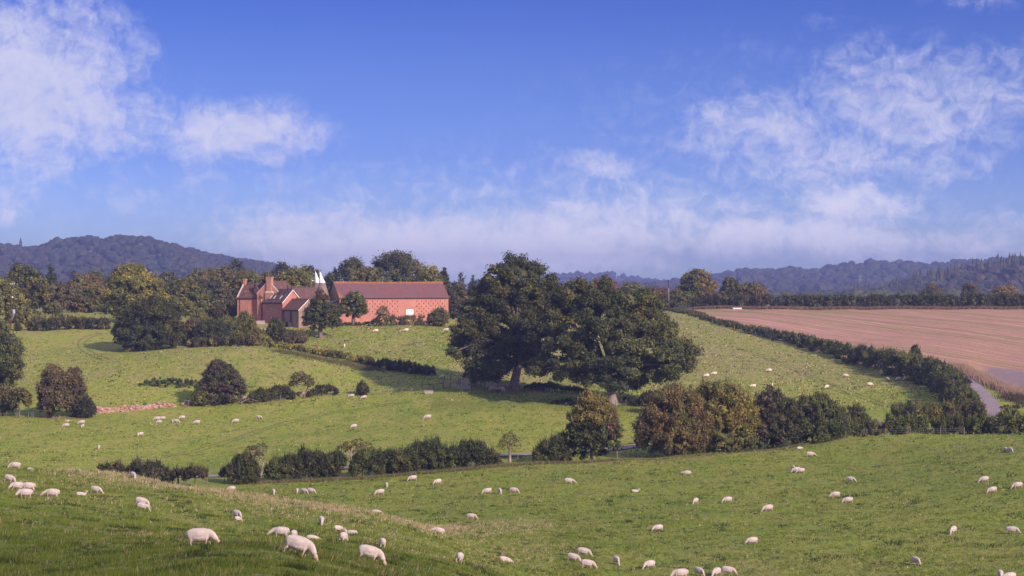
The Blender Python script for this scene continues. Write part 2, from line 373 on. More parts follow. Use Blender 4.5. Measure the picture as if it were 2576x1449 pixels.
# drill rows sweep down to the right, fanning with the slope
row = (Dm*.62+Xm*1.05+.0016*(Xm-60)**2)
grn = np.clip(np.maximum(np.clip(1-(Dm-a[None])/16, 0, 1)*np.clip((Um-2150)/150, 0, 1)*.9, np.clip(1-(b[None]-Dm)/9, 0, 1)*.9), 0, 1)
grn = np.maximum(grn, .6*np.clip(1-np.abs(Dm-640)/12, 0, 1)*np.clip((2300-Um)/200, 0, 1))
plot = np.clip((Um-2450-(Dm-445)*1.1)/25, 0, 1)*np.clip((472-Dm-.06*(Um-2440)+2*vnoise(Xm, Dm, 5, 3))/3, 0, 1)*np.clip((Dm-440+.09*(Um-2450))/4, 0, 1)
add_zone(me, np.stack([row/100, grn, plot], -1).reshape(-1, 3))
tag(link('stubble_field', me), kind='structure')

def ribbon(name, pts, width, mat, lift=.06, sub=6):
    """pts: (u, d) along the middle; a strip draped on the ground"""
    W = [GD(u, d) for u, d in pts]; path = []
    for i in range(len(W)-1):
        p0 = W[max(i-1, 0)]; p1 = W[i]; p2 = W[i+1]; p3 = W[min(i+2, len(W)-1)]
        for k in range(sub):
            t = k/sub; path.append(.5*((2*p1)+(p2-p0)*t+(2*p0-5*p1+4*p2-p3)*t*t+(3*p1-p0-3*p2+p3)*t**3))
    path.append(W[-1]); V = []
    for i, p in enumerate(path):
        d = (path[min(i+1, len(path)-1)]-path[max(i-1, 0)]); d.z = 0; d.normalize(); s = Vector((d.y, -d.x, 0))
        for k in range(-2, 3):
            q = p+s*(width*.5*k/2); V.append((q.x, q.y, float(gxy(q.x, q.y))+lift))
    # level the strip across so it reads as a made surface
    V = np.array(V).reshape(-1, 5, 3); V[:, :, 2] = .5*V[:, :, 2]+.5*V[:, :, 2].max(1, keepdims=True)
    me = np_mesh(name, V.reshape(-1, 3), grid_faces(len(path), 5), 4, [mat], smooth=True)
    return link(name, me)
# worn wheel tracks in the grass
M_WORN = mat_simple('worn_grass', (.19, .20, .05), (.135, .155, .03), .7, bump=.2, obj=False)
def track(pts, name='grass_track', w=.55, gap=1.7):
    A = [GD(u, d) for u, d in pts]
    for s in (-1, 1):
        P2 = []
        for i, p in enumerate(A):
            dr = (A[min(i+1, len(A)-1)]-A[max(i-1, 0)]); dr.z = 0; dr.normalize(); q = p+Vector((dr.y, -dr.x, 0))*s*gap/2; P2.append((q.x/q.y*F+1288, q.y))
        tag(ribbon(name, P2, w, M_WORN, .035), kind='structure')

LANE = [(300,300),(435,299),(550,301),(650,303),(800,307),(1000,311),(1255,318),(1350,320),(1450,323),(1560,330),(1660,336),(1870,348),(2000,360),(2150,370),(2300,372),(2420,374),(2480,378)]
tag(ribbon('lane', LANE, 3.6, M_LANE, .12), kind='structure')
tag(ribbon('lane', [(2470,376),(2490,381)]+[(u, dist_at(u, v, 380)) for u, v in ((2495,1040),(2483,1010),(2466,992),(2450,978),(2434,958),(2424,947))], 4.2, M_LANE, .1), kind='structure')

track([(u, dist_at(u, v, 290)) for u, v in ((400,1150),(480,1138),(560,1115),(640,1088),(720,1065),(800,1046),(880,1033),(960,1020),(1040,1010))])
track([(u, dist_at(u, v, 430)) for u, v in ((268,906),(235,893),(212,878),(206,862),(225,848),(262,838))])
track([(u, dist_at(u, v, 400)) for u, v in ((2260,1045),(2120,980),(2000,930),(1900,890),(1800,862))], w=.35, gap=1.4)
M_EARTH = mat_simple('red_earth', (.34, .19, .15), (.22, .12, .09), .8, obj=False)
tag(ribbon('earth_bank', [(u, dist_at(u, v, 330)) for u, v in ((1556,1118),(1600,1115),(1650,1113),(1700,1110))], 1.4, M_EARTH, .08), kind='structure')
# ---------------------------------------------------------------- foliage
def mat_leaf():
    m, N = new_mat('foliage'); att = N('ShaderNodeAttribute', attribute_name='tint').outputs[0]
    pos = N('ShaderNodeNewGeometry').outputs['Position']
    n = N.noise(pos, .8, 3, .6)
    col = N.mix(1.0, att, N.vmath('MULTIPLY', N.ramp(N.noise(pos, .09, 2, .5), [(.35, (.68, .72, .64)), (.65, (.95, .84, .66))]), N.mrange(n, .3, .7, 1.5, 2.4)), 'MULTIPLY')
    d = N('ShaderNodeBsdfPrincipled', {'Base Color': col, 'Roughness': .6, 'Specular IOR Level': .25})
    t = N('ShaderNodeBsdfTranslucent', {0: N.mix(.5, col, (.25, .28, .05), 'MULTIPLY')})
    a = N('ShaderNodeAddShader', {0: N('ShaderNodeMixShader', {0: .12, 1: d.outputs[0], 2: t.outputs[0]}).outputs[0]})
    mx = N('ShaderNodeMixShader', {0: .26, 1: d.outputs[0], 2: t.outputs[0]})
    N.n.remove(a)
    out(N, mx.outputs[0]); return m
M_LEAF = mat_leaf()
def mat_bark(name, c1, c2):
    m, N = new_mat(name); pos = N('ShaderNodeTexCoord').outputs['Object']
    n = N.noise(N.vmath('MULTIPLY', pos, (3, 3, .6)), 1.5, 5, .65)
    b = N('ShaderNodeBump', {'Strength': .8, 'Distance': .08, 'Height': n})
    s = N('ShaderNodeBsdfPrincipled', {'Base Color': N.mix(N.mrange(n, .35, .65), c1, c2), 'Roughness': .9, 'Normal': b.outputs[0]})
    out(N, s.outputs[0]); return m
M_BARK = mat_bark('bark', (.07, .05, .045), (.19, .14, .13))
M_BARKP = mat_bark('pale_bark', (.14, .10, .09), (.34, .26, .24))
M_STRAWB = None

def unit(n, rg):
    v = rg.normal(size=(n, 3)); return v/np.linalg.norm(v, axis=1, keepdims=True)

def cards(cen, nrm, size, tint, rg, aspect=(.55, 1.0)):
    """irregular leaf-clump quads"""
    n = len(cen); r = unit(n, rg)
    t = np.cross(nrm, r); t /= np.linalg.norm(t, axis=1, keepdims=True)+1e-9; b = np.cross(nrm, t)
    s = size[:, None]*.5; k = rg.uniform(aspect[0], aspect[1], (n, 1))
    j = lambda: rg.uniform(.6, 1.25, (n, 1))
    s = s*1.22; V = np.stack([cen+t*s*j(), cen+b*s*k*j()-t*s*.55, cen-b*s*k*j()-t*s*.55*j()], 1).reshape(-1, 3)
    return V, np.arange(3*n).reshape(-1, 3), np.repeat(tint, 3, 0)

ICO = {}
def ico(sub):
    if sub not in ICO:
        bm = bmesh.new(); bmesh.ops.create_icosphere(bm, subdivisions=sub, radius=1)
        ICO[sub] = (np.array([v.co[:] for v in bm.verts]), np.array([[v.index for v in f.verts] for f in bm.faces])); bm.free()
    return ICO[sub]

def tris_as_quads(Fc): return Fc

def crown_mesh(name, blobs, n, card, cols, seed, lobe=.22, nl=None, up=.25, ragged=.12, core=.78, inner=.12, colmap=None, flat=.8, spike=0.0):
    """blobs: (x,y,z,rx,ry,rz) local ellipsoids; cols: list of albedos"""
    n = int(n*1.45); card *= .86
    rg = np.random.default_rng(seed); B = np.array(blobs, float); cols = np.array(cols, float)
    area = (B[:, 3]*B[:, 5]+B[:, 3]*B[:, 4]+B[:, 4]*B[:, 5]); pr = area/area.sum()
    Rm = np.sqrt(B[:, 3:].max(1).max()*np.median(B[:, 3:])) ; lr = lobe*Rm
    nl = nl or int(np.clip(area.sum()*1.7/(lr*lr), 12, 420))
    L = []
    while len(L) < nl:
        bi = rg.choice(len(B), p=pr); d = unit(1, rg)[0]
        if d[2] < -.55 and rg.random() < .7: continue
        k = rg.uniform(.80, 1.0+ragged*.9); q = B[bi, :3]+d*B[bi, 3:]*k
        e = np.sqrt((((q-B[:, :3])/B[:, 3:])**2).sum(1)); e[bi] = 9
        if e.min() < .72 and rg.random() < .85: continue
        L.append((q, d, lr*rg.uniform(.55, 1.35), bi))
    LC = np.array([l[0] for l in L]); LD = np.array([l[1] for l in L]); LR = np.array([l[2] for l in L])
    lcol = cols[rg.integers(0, len(cols), nl)]
    if colmap is not None: lcol = np.array([colmap(q, c, rg) for q, c in zip(LC, lcol)])
    lcol = lcol*rg.uniform(.78, 1.25, (nl, 1))*np.array([1, 1, 1])
    w = LR**2; idx = rg.choice(nl, size=n, p=w/w.sum())
    dv = unit(n, rg)+LD[idx]*.55; dv[:, 2] += up*.6; dv /= np.linalg.norm(dv, axis=1, keepdims=True)
    rad = LR[idx]*(rg.uniform(0, 1, n)**.35*1.12)
    cen = LC[idx]+dv*rad[:, None]*np.array([1, 1, flat])
    m = rg.random(n) < inner                        # loose sprigs standing proud of the outline
    cen[m] += LD[idx][m]*(LR[idx][m, None]*rg.uniform(.2, .9, (m.sum(), 1)))
    nrm = dv*.7+unit(n, rg)*.75; nrm[:, 2] += up; nrm /= np.linalg.norm(nrm, axis=1, keepdims=True)
    size = card*rg.uniform(.55, 1.35, n)
    tint = lcol[idx]*rg.uniform(.75, 1.3, (n, 1))
    V, Q, Tn = cards(cen, nrm, size, tint, rg)
    if spike:
        k = rg.choice(nl, size=int(n*.09), p=w/w.sum()); k = k[LD[k][:, 2] > -.1]; c0 = LC[k]+LD[k]*LR[k, None]*.7+unit(len(k), rg)*LR[k, None]*.5
        V2, T2 = shoots(c0, spike, card*.3, lcol[k]*rg.uniform(.8, 1.3, (len(k), 1)), rg); V = np.concatenate([V, V2]); Tn = np.concatenate([Tn, T2]); Q = np.arange(len(V)).reshape(-1, 3)
    # rough solid hearts of the clumps, so that light does not fall straight through
    iv, ifc = ico(1); cv = []; cf = []; ct = []; off = len(V)
    hearts = [(LC[i], np.array([LR[i]]*3)*.22, lcol[i]*.9) for i in range(min(nl, 12))] if core < .35 else [(B[i, :3], B[i, 3:]*core*.74, cols.mean(0)*.8) for i in range(len(B))]+[(LC[i]-LD[i]*LR[i]*.25, np.array([LR[i]]*3)*.62, lcol[i]*.9) for i in range(nl)]
    for c0, r0, cc in hearts:
        vv = c0+iv*r0*rg.uniform(.6, 1.15, (len(iv), 1)); cv.append(vv); cf.append(ifc+off); off += len(iv); ct.append(np.repeat(cc[None], len(iv), 0))
    Vt = np.concatenate([V]+cv); Tt = np.concatenate([Tn]+ct)
    me = bpy.data.meshes.new(name); tri = np.concatenate(cf).astype(np.int32); Q = Q.astype(np.int32)
    me.vertices.add(len(Vt)); me.vertices.foreach_set('co', Vt.astype(np.float32).ravel())
    me.loops.add(Q.size+tri.size); me.loops.foreach_set('vertex_index', np.concatenate([Q.ravel(), tri.ravel()]))
    me.polygons.add(len(Q)+len(tri)); me.polygons.foreach_set('loop_start', np.concatenate([np.arange(len(Q))*3, Q.size+np.arange(len(tri))*3]).astype(np.int32))
    a = me.attributes.new('tint', 'FLOAT_COLOR', 'POINT'); t = np.ones((len(Vt), 4), np.float32); t[:, :3] = np.clip(Tt, 0, 1); a.data.foreach_set('color', t.ravel())
    me.materials.append(M_LEAF); me.update(calc_edges=True)
    return me

def shoots(cen, h, w, tint, rg):
    """thin upright leafy shoots that break the outline"""
    n = len(cen); a = rg.uniform(0, 6.28, n); b = rg.uniform(0, 6.28, n); H = h*rg.uniform(.4, 1.2, n)
    s = np.stack([np.cos(b), np.sin(b), b*0], 1)*w*rg.uniform(.6, 1.3, (n, 1)); tip = cen+np.stack([np.cos(a)*H*.3, np.sin(a)*H*.3, H], 1)
    return np.stack([cen-s, cen+s, tip], 1).reshape(-1, 3), np.repeat(tint, 3, 0)

def trunk_mb(blobs, base_r, seed, lean=(0, 0), flare=1.7, limbs=None, top=None, bold=False):
    rr = random.Random(seed); mb = MB()
    B = sorted(blobs, key=lambda b: b[2]); zt = top or max(b[2] for b in B)
    zl = min(b[2]-b[5]*.5 for b in B); zl = max(zl, zt*.22)
    cx = sum(b[0] for b in B)/len(B); cy = sum(b[1] for b in B)/len(B)
    pth = [(0, 0, -.4), (0, 0, .25), (lean[0]*.3, lean[1]*.3, zl*.4), (lean[0], lean[1], zl), (lean[0]*.6+cx*.5, cy*.5, (zl+zt)*.5), (cx, cy, zt)]
    mb.tube(pth, [base_r*flare, base_r*1.25, base_r, base_r*.85, base_r*.5, base_r*.12], 10)
    for i, b in enumerate(B[:limbs] if limbs else B):
        s = Vector(pth[3]).lerp(Vector(pth[4]), rr.uniform(0, .8)); e = Vector(b[:3])
        m = s.lerp(e, .5)+Vector((rr.uniform(-1, 1), rr.uniform(-1, 1), rr.uniform(.2, 1.2)))*min(b[5], 1.5)*.35
        r0 = base_r*(.42 if not bold else .62)
        mb.tube([s, m, e], [r0, r0*.6, r0*.18], 6)
        for k in range(2):
            e2 = e+Vector((rr.uniform(-1, 1)*b[3], rr.uniform(-1, 1)*b[4], rr.uniform(-.3, .8)*b[5]))*.8
            mb.tube([m, m.lerp(e2, .5)+Vector((0, 0, .2)), e2], [r0*.45, r0*.3, r0*.1], 5)
    return mb

SHAPES = {
 'round':  [(0,0,.58,.44,.42,.40),(-.24,.08,.5,.27,.3,.26),(.25,-.05,.52,.27,.3,.27),(.05,-.2,.42,.3,.28,.24),(-.05,.05,.78,.26,.28,.22)],
 'dome':   [(0,0,.5,.48,.45,.42),(-.28,0,.36,.26,.3,.28),(.28,0,.36,.26,.3,.28),(0,-.22,.3,.34,.3,.26),(.05,0,.76,.28,.3,.22)],
 'bush':   [(0,0,.42,.46,.42,.42),(-.26,-.05,.32,.28,.3,.3),(.25,.03,.34,.28,.3,.32),(.03,-.2,.25,.34,.28,.25),(-.06,.05,.72,.24,.26,.26),(.15,.05,.62,.2,.2,.28)],
 'tall':   [(0,0,.5,.36,.36,.34),(-.12,.05,.3,.32,.3,.22),(.14,-.05,.36,.32,.3,.24),(.02,0,.72,.28,.28,.24),(-.04,0,.86,.17,.18,.14),(.18,0,.6,.22,.2,.2)],
 'crab':   [(-.22,0,.6,.26,.3,.16),(.2,.05,.66,.28,.3,.16),(0,-.1,.78,.3,.3,.14),(-.36,0,.42,.16,.2,.13),(.34,0,.5,.16,.2,.12)],
 'stand':  [(0,0,.7,.4,.4,.26),(-.22,.05,.6,.26,.28,.2),(.22,-.05,.62,.26,.28,.2),(0,0,.84,.25,.25,.16)],
 'cone':   [(0,0,.3,.42,.42,.2),(0,0,.48,.33,.33,.18),(0,0,.64,.24,.24,.16),(0,0,.8,.15,.15,.14),(0,0,.92,.07,.07,.09)],
 'wide':   [(-.3,0,.5,.26,.3,.36),(0,0,.56,.34,.34,.40),(.3,0,.48,.26,.3,.36),(-.1,-.2,.32,.4,.3,.28),(.14,.05,.74,.22,.25,.24)],
}
OAKD = [(.052,.056,.022),(.070,.070,.027),(.040,.047,.020)]
OLIVE = [(.10,.098,.032),(.082,.085,.03),(.12,.108,.037)]
YELG = [(.165,.15,.036),(.13,.132,.034),(.20,.175,.042)]
RUSS = [(.115,.075,.034),(.10,.078,.034),(.075,.07,.03)]
PURP = [(.064,.053,.034),(.054,.053,.030),(.076,.060,.038)]
DARK = [(.034,.036,.018),(.043,.045,.021),(.027,.030,.017)]
GRNM = [(.066,.076,.026),(.082,.09,.03),(.052,.062,.024)]
GOLD = [(.20,.125,.032),(.16,.12,.035),(.11,.095,.035)]
BLUG = [(.040,.046,.030),(.050,.055,.032),(.034,.038,.026)]
DULL = [(.09,.082,.04),(.078,.07,.038),(.10,.088,.047)]
REDD = [(.12,.035,.03),(.09,.035,.028)]

TREE_N = [0]
def tree(name, u, base, top, w, shape, cols, label, cat, group=None, n=9000, card=.42, d=None, dmin=45, trunk=.3, lean=(0, 0), bark=None,
         lobe=.22, seed=None, depth=1.0, colmap=None, blobs=None, core=.78, limbs=None, sink=0.0, flip=False, ragged=.12, stem='trunk', inner=.17, flat=.8, flare=1.7, spike=None):
    """u, base, top, w on the bearing grid; d gives the distance outright when the foot is hidden"""
    TREE_N[0] += 1; seed = seed if seed is not None else 1000+TREE_N[0]
    loc = GD(u, d) if d else G(u, base, dmin)
    k = loc.y/F; H = loc.z+(top-HV)*k; H = -(top-HV)*k-loc.z; Wm = w*k; rr = random.Random(seed)
    if blobs is None:
        blobs = []
        for b in SHAPES[shape]:
            j = lambda s: rr.uniform(-s, s); sx = -1 if flip else 1
            blobs.append(((b[0]*sx+j(.03))*Wm, (b[1]+j(.04))*Wm*depth, (b[2]+j(.02))*H, b[3]*Wm*rr.uniform(.86, .98), b[4]*Wm*depth*.93, b[5]*H*.95))
        k2 = 1.0
        mx = max(b[2]+b[5] for b in blobs); s = H*.95/mx
        blobs = [(b[0], b[1], b[2]*s, b[3], b[4], b[5]*s) for b in blobs]
    if sink: blobs = [(b[0], b[1], b[2]-sink, b[3], b[4], b[5]) for b in blobs]
    root = thing(name, loc, label, cat, group)
    me = crown_mesh('crown', blobs, n, card, cols, seed, lobe=lobe, colmap=colmap, core=core, ragged=ragged, inner=inner, flat=flat, spike=(spike if spike is not None else (.9 if cat != 'tree' else 0.0)))
    link('crown' if cat == 'tree' else 'foliage', me, root)
    mb = trunk_mb(blobs, trunk, seed, lean, limbs=limbs, flare=flare, bold=core < .35)
    t = mb.build(stem, bark or M_BARK, None, (0, 0, 0), smooth=True); t.parent = root
    return root

def hedge(name, pts, label, cols, n, card=.34, wid=1.4, seed=5, cat='hedge', group=None, dmin=45, stems=0, clear=0.0, rough=.35, kindd='d', bark=None, kids=True, sprig=.1, tcols=None):
    """pts: (u, base row or ('d', dist), top row). A run of foliage with an uneven top, on stems"""
    n = int(n*1.45); card *= .86
    rg = np.random.default_rng(seed); A = []
    for u, b, t in pts:
        p = GD(u, b[1]) if isinstance(b, tuple) else G(u, b, dmin)
        A.append((p, max(.5, -(t-HV)*p.y/F-p.z)))
    seg = [0]
    for i in range(len(A)-1): seg.append(seg[-1]+(A[i+1][0]-A[i][0]).length)
    tot = seg[-1]; PX = np.array([a[0].x for a in A]); PY = np.array([a[0].y for a in A]); PH = np.array([a[1] for a in A])
    def at(s):
        x = np.interp(s, seg, PX); y = np.interp(s, seg, PY); h = np.interp(s, seg, PH)
        e = .5; dx = np.interp(s+e, seg, PX)-np.interp(s-e, seg, PX); dy = np.interp(s+e, seg, PY)-np.interp(s-e, seg, PY)
        l = np.hypot(dx, dy)+1e-6; return x, y, h, dx/l, dy/l
    loc = A[0][0].copy(); root = thing(name, loc, label, cat, group)
    # clumps along the run
    nl = int(tot/(wid*.42))+4; s = np.sort(rg.uniform(0, tot, nl*8)); x, y, h, dx, dy = at(s)
    hh = h*(1+rough*.5*vnoise(s, s*0, 3.1, seed)+rough*.4*vnoise(s, s*0, 1.3, seed+1)); hh *= np.clip(.65+np.minimum(s, tot-s)/(wid*.9), 0, 1)
    ww = wid*(1+.3*vnoise(s, s*0, 5, seed+2)); a = rg.uniform(-1, 1, len(s)); zt = clear+(1-clear)*rg.uniform(0, 1, len(s))**.75
    r = np.minimum(wid*.36, h*.24)*rg.uniform(.6, 1.2, len(s)); prof = np.sqrt(np.clip(1-np.clip(zt-.45, 0, 1)**2*2.2, .08, 1))
    lx = x-dy*a*ww*.5*prof; ly = y+dx*a*ww*.5*prof; gzz = gxy(lx, ly); lz = gzz+np.maximum(zt*(hh-r*.7), r*.3)
    LC = np.stack([lx, ly, lz], 1); cols = np.array(cols); lc = cols[rg.integers(0, len(cols), len(s))]*rg.uniform(.8, 1.25, (len(s), 1))
    if tcols is not None:
        k = np.clip((vnoise(s, s*0, 7, seed+9)+.1)*1.5, 0, 1)[:, None]; tc = np.array(tcols); lc = lc*(1-k)+tc[rg.integers(0, len(tc), len(s))]*k
    idx = rg.integers(0, len(s), n); dv = unit(n, rg); dv[:, 2] += .45; dv /= np.linalg.norm(dv, axis=1, keepdims=True)
    cen = LC[idx]+dv*(r[idx]*rg.uniform(.3, 1.2, n))[:, None]
    m = rg.random(n) < sprig; cen[m, 2] += rg.uniform(0, .5, m.sum())*np.minimum(hh[idx][m]*.5, 1.2)
    nrm = dv*.7+unit(n, rg)*.8; nrm[:, 2] += .2; nrm /= np.linalg.norm(nrm, axis=1, keepdims=True)
    V, Q, Tn = cards(cen, nrm, card*rg.uniform(.55, 1.35, n), lc[idx]*rg.uniform(.75, 1.3, (n, 1)), rg)
    k = rg.integers(0, len(s), int(n*.10)); k = k[(zt[k] > .55)]; c0 = LC[k]+unit(len(k), rg)*r[k, None]*.6+np.array([0, 0, 1.0])*r[k, None]*.4
    V2, T2 = shoots(c0, min(1.1, .28*float(PH.mean())+.15), card*.3, lc[k]*rg.uniform(.85, 1.35, (len(k), 1)), rg); V = np.concatenate([V, V2]); Tn = np.concatenate([Tn, T2]); Q = np.arange(len(V)).reshape(-1, 3)
    iv, ifc = ico(1); sel = np.arange(0, len(s), 3); cv = (LC[sel][:, None]+iv[None]*(r[sel][:, None, None]*.75)*rg.uniform(.8, 1.1, (len(sel), len(iv), 1))).reshape(-1, 3)
    cf = (ifc[None]+(np.arange(len(sel))*len(iv))[:, None, None]).reshape(-1, 3)+len(V); ct = np.repeat(lc[sel]*.85, len(iv), 0)
    Vt = np.concatenate([V, cv])-np.array(loc[:]); Tt = np.concatenate([Tn, ct])
    me = bpy.data.meshes.new('foliage'); Q = Q.astype(np.int32); cf = cf.astype(np.int32)
    me.vertices.add(len(Vt)); me.vertices.foreach_set('co', Vt.astype(np.float32).ravel())
    me.loops.add(Q.size+cf.size); me.loops.foreach_set('vertex_index', np.concatenate([Q.ravel(), cf.ravel()]))
    me.polygons.add(len(Q)+len(cf)); me.polygons.foreach_set('loop_start', np.concatenate([np.arange(len(Q))*3, Q.size+np.arange(len(cf))*3]).astype(np.int32))
    at_ = me.attributes.new('tint', 'FLOAT_COLOR', 'POINT'); t = np.ones((len(Vt), 4), np.float32); t[:, :3] = np.clip(Tt, 0, 1); at_.data.foreach_set('color', t.ravel())
    me.materials.append(M_LEAF); me.update(calc_edges=True); link('foliage', me, root)
    if stems:
        mb = MB(); rr = random.Random(seed)
        for i in range(int(tot*stems)):
            q = rr.uniform(.3, max(.4, tot-.3)); x, y, h, dx, dy = at(np.array([q])); x = float(x[0])+rr.uniform(-.3, .3); y = float(y[0])+rr.uniform(-.3, .3); z = float(gxy(x, y)); hh_ = float(h[0])
            mb.tube([(x, y, z-.2), (x+rr.uniform(-.2, .2), y, z+hh_*.35), (x+rr.uniform(-.7, .7), y+rr.uniform(-.4, .4), z+hh_*.75)], [.085, .06, .02], 5)
        st = mb.build('stems', bark or M_BARK, None, loc); st.location = (0, 0, 0); st.parent = root; st['kind'] = 'stuff'
    return root
# ---------------------------------------------------------------- far hills and their woods
def hill(name, us_, sky, d0, dr, base=-22.0, tree_h=14, drop=700, nd=26):
    """us_: bearings; sky: rows of the wooded skyline; d0 foot, dr ridge distance"""
    uu = np.linspace(us_[0], us_[-1], 90); vv = np.interp(uu, us_, sky)
    H = (HV-vv)*dr/F-tree_h+ 4*vnoise(uu, uu*0, 60, 3)
    t = np.concatenate([np.linspace(0, 1, nd), [1.15, 1.5]]); V = []
    for tt in t:
        d = d0+(dr-d0)*tt
        k = (np.sin((min(tt, 1)-.5)*math.pi)*.5+.5)**1.15 if tt <= 1 else 1-(tt-1)*1.2
        z = base+(H-base)*k+8*k*vnoise(uu, uu*0+d, 170, 8)*(tt < 1)
        V.append(np.stack([(uu-1288)/F*d, np.full_like(uu, d), z], -1))
    V = np.array(V); V[:, 0, 2] = np.minimum(V[:, 0, 2], base); V[:, -1, 2] = np.minimum(V[:, -1, 2], base+40)
    me = np_mesh(name, V.reshape(-1, 3), grid_faces(len(t), len(uu)), 4, [M_HILL], smooth=True)
    o = link(name, me); tag(o, kind='structure'); return V, uu, t

def wood_on(V, nd, n, r, cols, seed, label, conifer=0.0, tmin=.0, name='woodland', sub=2, hs=1.0):
    rg = np.random.default_rng(seed); A = V[:nd]; iv, ifc = ico(sub); cv = []; cf = []; ct = []; off = 0
    # even but irregular planting over the slope, the ridge always set with trees
    nr, nc = A.shape[:2]; cols = np.array(cols)
    for i in range(n):
        a = (rg.random()**.8 if i > n*.22 else 1.0-rg.random()*.02); a = tmin+(1-tmin)*a; b = rg.random()
        fi = a*(nr-1); fj = b*(nc-1); i0 = min(int(fi), nr-2); j0 = min(int(fj), nc-2); p = A[i0, j0]*(1-(fi-i0))+A[i0+1, j0]*(fi-i0); q = A[i0, j0+1]*(1-(fi-i0))+A[i0+1, j0+1]*(fi-i0)
        p = p*(1-(fj-j0))+q*(fj-j0); rr = r*rg.uniform(.5, 1.2)
        if rg.random() < conifer:
            h = rr*rg.uniform(2.2, 3.4)*hs; nn = 7; ang = np.arange(nn)*2*math.pi/nn; vs = [p+np.array([0, 0, h+4])]; prof = [(.25, .75), (.20, .72), (.45, .45), (.36, .42), (.6, .1)]
            for k, (pr, pz) in enumerate(prof):
                rad = rr*pr*rg.uniform(.8, 1.15, nn); vs += [p+np.array([math.cos(x)*rd, math.sin(x)*rd, h*pz+2]) for x, rd in zip(ang, rad)]
            vs = np.array(vs); f = [[0, 1+k, 1+(k+1) % nn] for k in range(nn)]
            for L in range(len(prof)-1):
                for k in range(nn):
                    a0 = 1+L*nn+k; a1 = 1+L*nn+(k+1) % nn; f += [[a0, a0+nn, a1+nn], [a0, a1+nn, a1]]
            f = np.array(f); c = np.array(DARK[0])*rg.uniform(.8, 1.4)
        else:
            vs = iv*np.array([rr, rr, rr*.85*hs])*rg.uniform(.78, 1.15, (len(iv), 1))+p+np.array([0, 0, rr*.75*hs+4]); f = ifc; c = cols[rg.integers(0, len(cols))]*rg.uniform(.85, 1.15)
        cv.append(vs); cf.append(f+off); off += len(vs); ct.append(np.repeat(c[None], len(vs), 0)*rg.uniform(.85, 1.2, (len(vs), 1)))
    me = np_mesh(name, np.concatenate(cv), np.concatenate(cf), 3, [M_LEAF], tint=np.concatenate(ct), smooth=False)
    o = link(name, me); tag(o, label, 'woodland', kind='stuff'); return o

FARC = [(.028,.032,.024),(.033,.035,.025),(.037,.034,.026),(.025,.029,.023)]
# long wooded hill on the left
LU = [-420,-200,0,60,110,150,180,260,340,440,500,560,620,690,760,860]
LS = [640,622,604,612,618,604,594,598,600,612,622,634,648,660,690,720]
Vl, _, _ = hill('hill', LU, LS, 2250, 3300, tree_h=20)
wood_on(Vl, 26, 2400, 8.0, FARC, 31, 'dense mixed woodland covering the long blue hill at the far left', conifer=.015)
# distant ridge behind the oaks
Vm, _, _ = hill('hill', [1180,1300,1400,1450,1520,1600,1660,1720,1800,1900,2050], [712,704,700,694,696,704,710,716,712,712,716], 5200, 6600, tree_h=10)
wood_on(Vm, 26, 700, 11, FARC, 32, 'faint distant woodland on the low ridge seen between the oaks and the pole', sub=1)
# right-hand ridge
RU = [1560,1600,1660,1720,1780,1830,1890,1950,2000,2050,2130,2200,2260,2330,2420,2520,2700,2900]
RS = [722,716,716,712,700,688,680,682,680,686,672,664,664,668,658,660,654,650]
Vr, _, _ = hill('hill', RU, RS, 3000, 4300, tree_h=18)
wood_on(Vr, 26, 1700, 11.5, FARC, 33, 'hazy woodland over the long ridge beyond the stubble field at the right', conifer=.0)
# nearer conifer-topped hill at the right edge
QU = [2130,2180,2240,2300,2360,2400,2450,2500,2550,2620,2760,2950]
QS = [735,722,712,700,684,676,668,660,650,642,634,630]
Vq, _, _ = hill('hill', QU, QS, 1700, 2300, tree_h=16)
wood_on(Vq, 26, 800, 7.5, FARC+[(.05,.038,.028)], 34, 'nearer wooded hill at the right edge topped with spiky conifers', conifer=.0)
def ridge_conifers(V, n, r, seed):
    return wood_on(V[16:], 10, n, r, FARC, seed, 'dark pointed conifers along the top of the hill at the right edge', conifer=1.0)
ridge_conifers(Vq, 420, 6.5, 35)
# flat country between, with bands of field trees
def belt(pts, n, r, cols, seed, label, hs=1.0, con=0.0, sp=40):
    """pts: (u, d) line of a tree belt on the plain"""
    rg = np.random.default_rng(seed); A = []
    for k in (-1, 1): A.append([[(u-1288)/F*(d+k*sp), d+k*sp, -22] for u, d in pts])
    A = np.array(A, float); return wood_on(A, 2, n, r, cols, seed, label, name='tree_belt', hs=hs, conifer=con)
belt([(2130,1500),(2200,1480),(2300,1500),(2420,1520),(2600,1500)], 110, 7.5, [(.05,.06,.032),(.04,.05,.028)], 41, 'dark rounded wood on the plain below the conifer hill')
belt([(1925,1700),(1990,1680),(2062,1700)], 22, 6.5, [(.045,.055,.03)], 42, 'small dark clump of field trees on the plain right of the russet trees')
belt([(1790,2000),(2000,2300),(2200,2400),(2600,2200)], 240, 8, FARC, 43, 'thin hazy tree belt crossing the plain below the right ridge', hs=.8)
belt([(1380,1900),(1500,2000),(1640,1900),(1740,2000)], 110, 8.5, FARC, 44, 'hazy dark trees on the plain left of the tall bare pole')

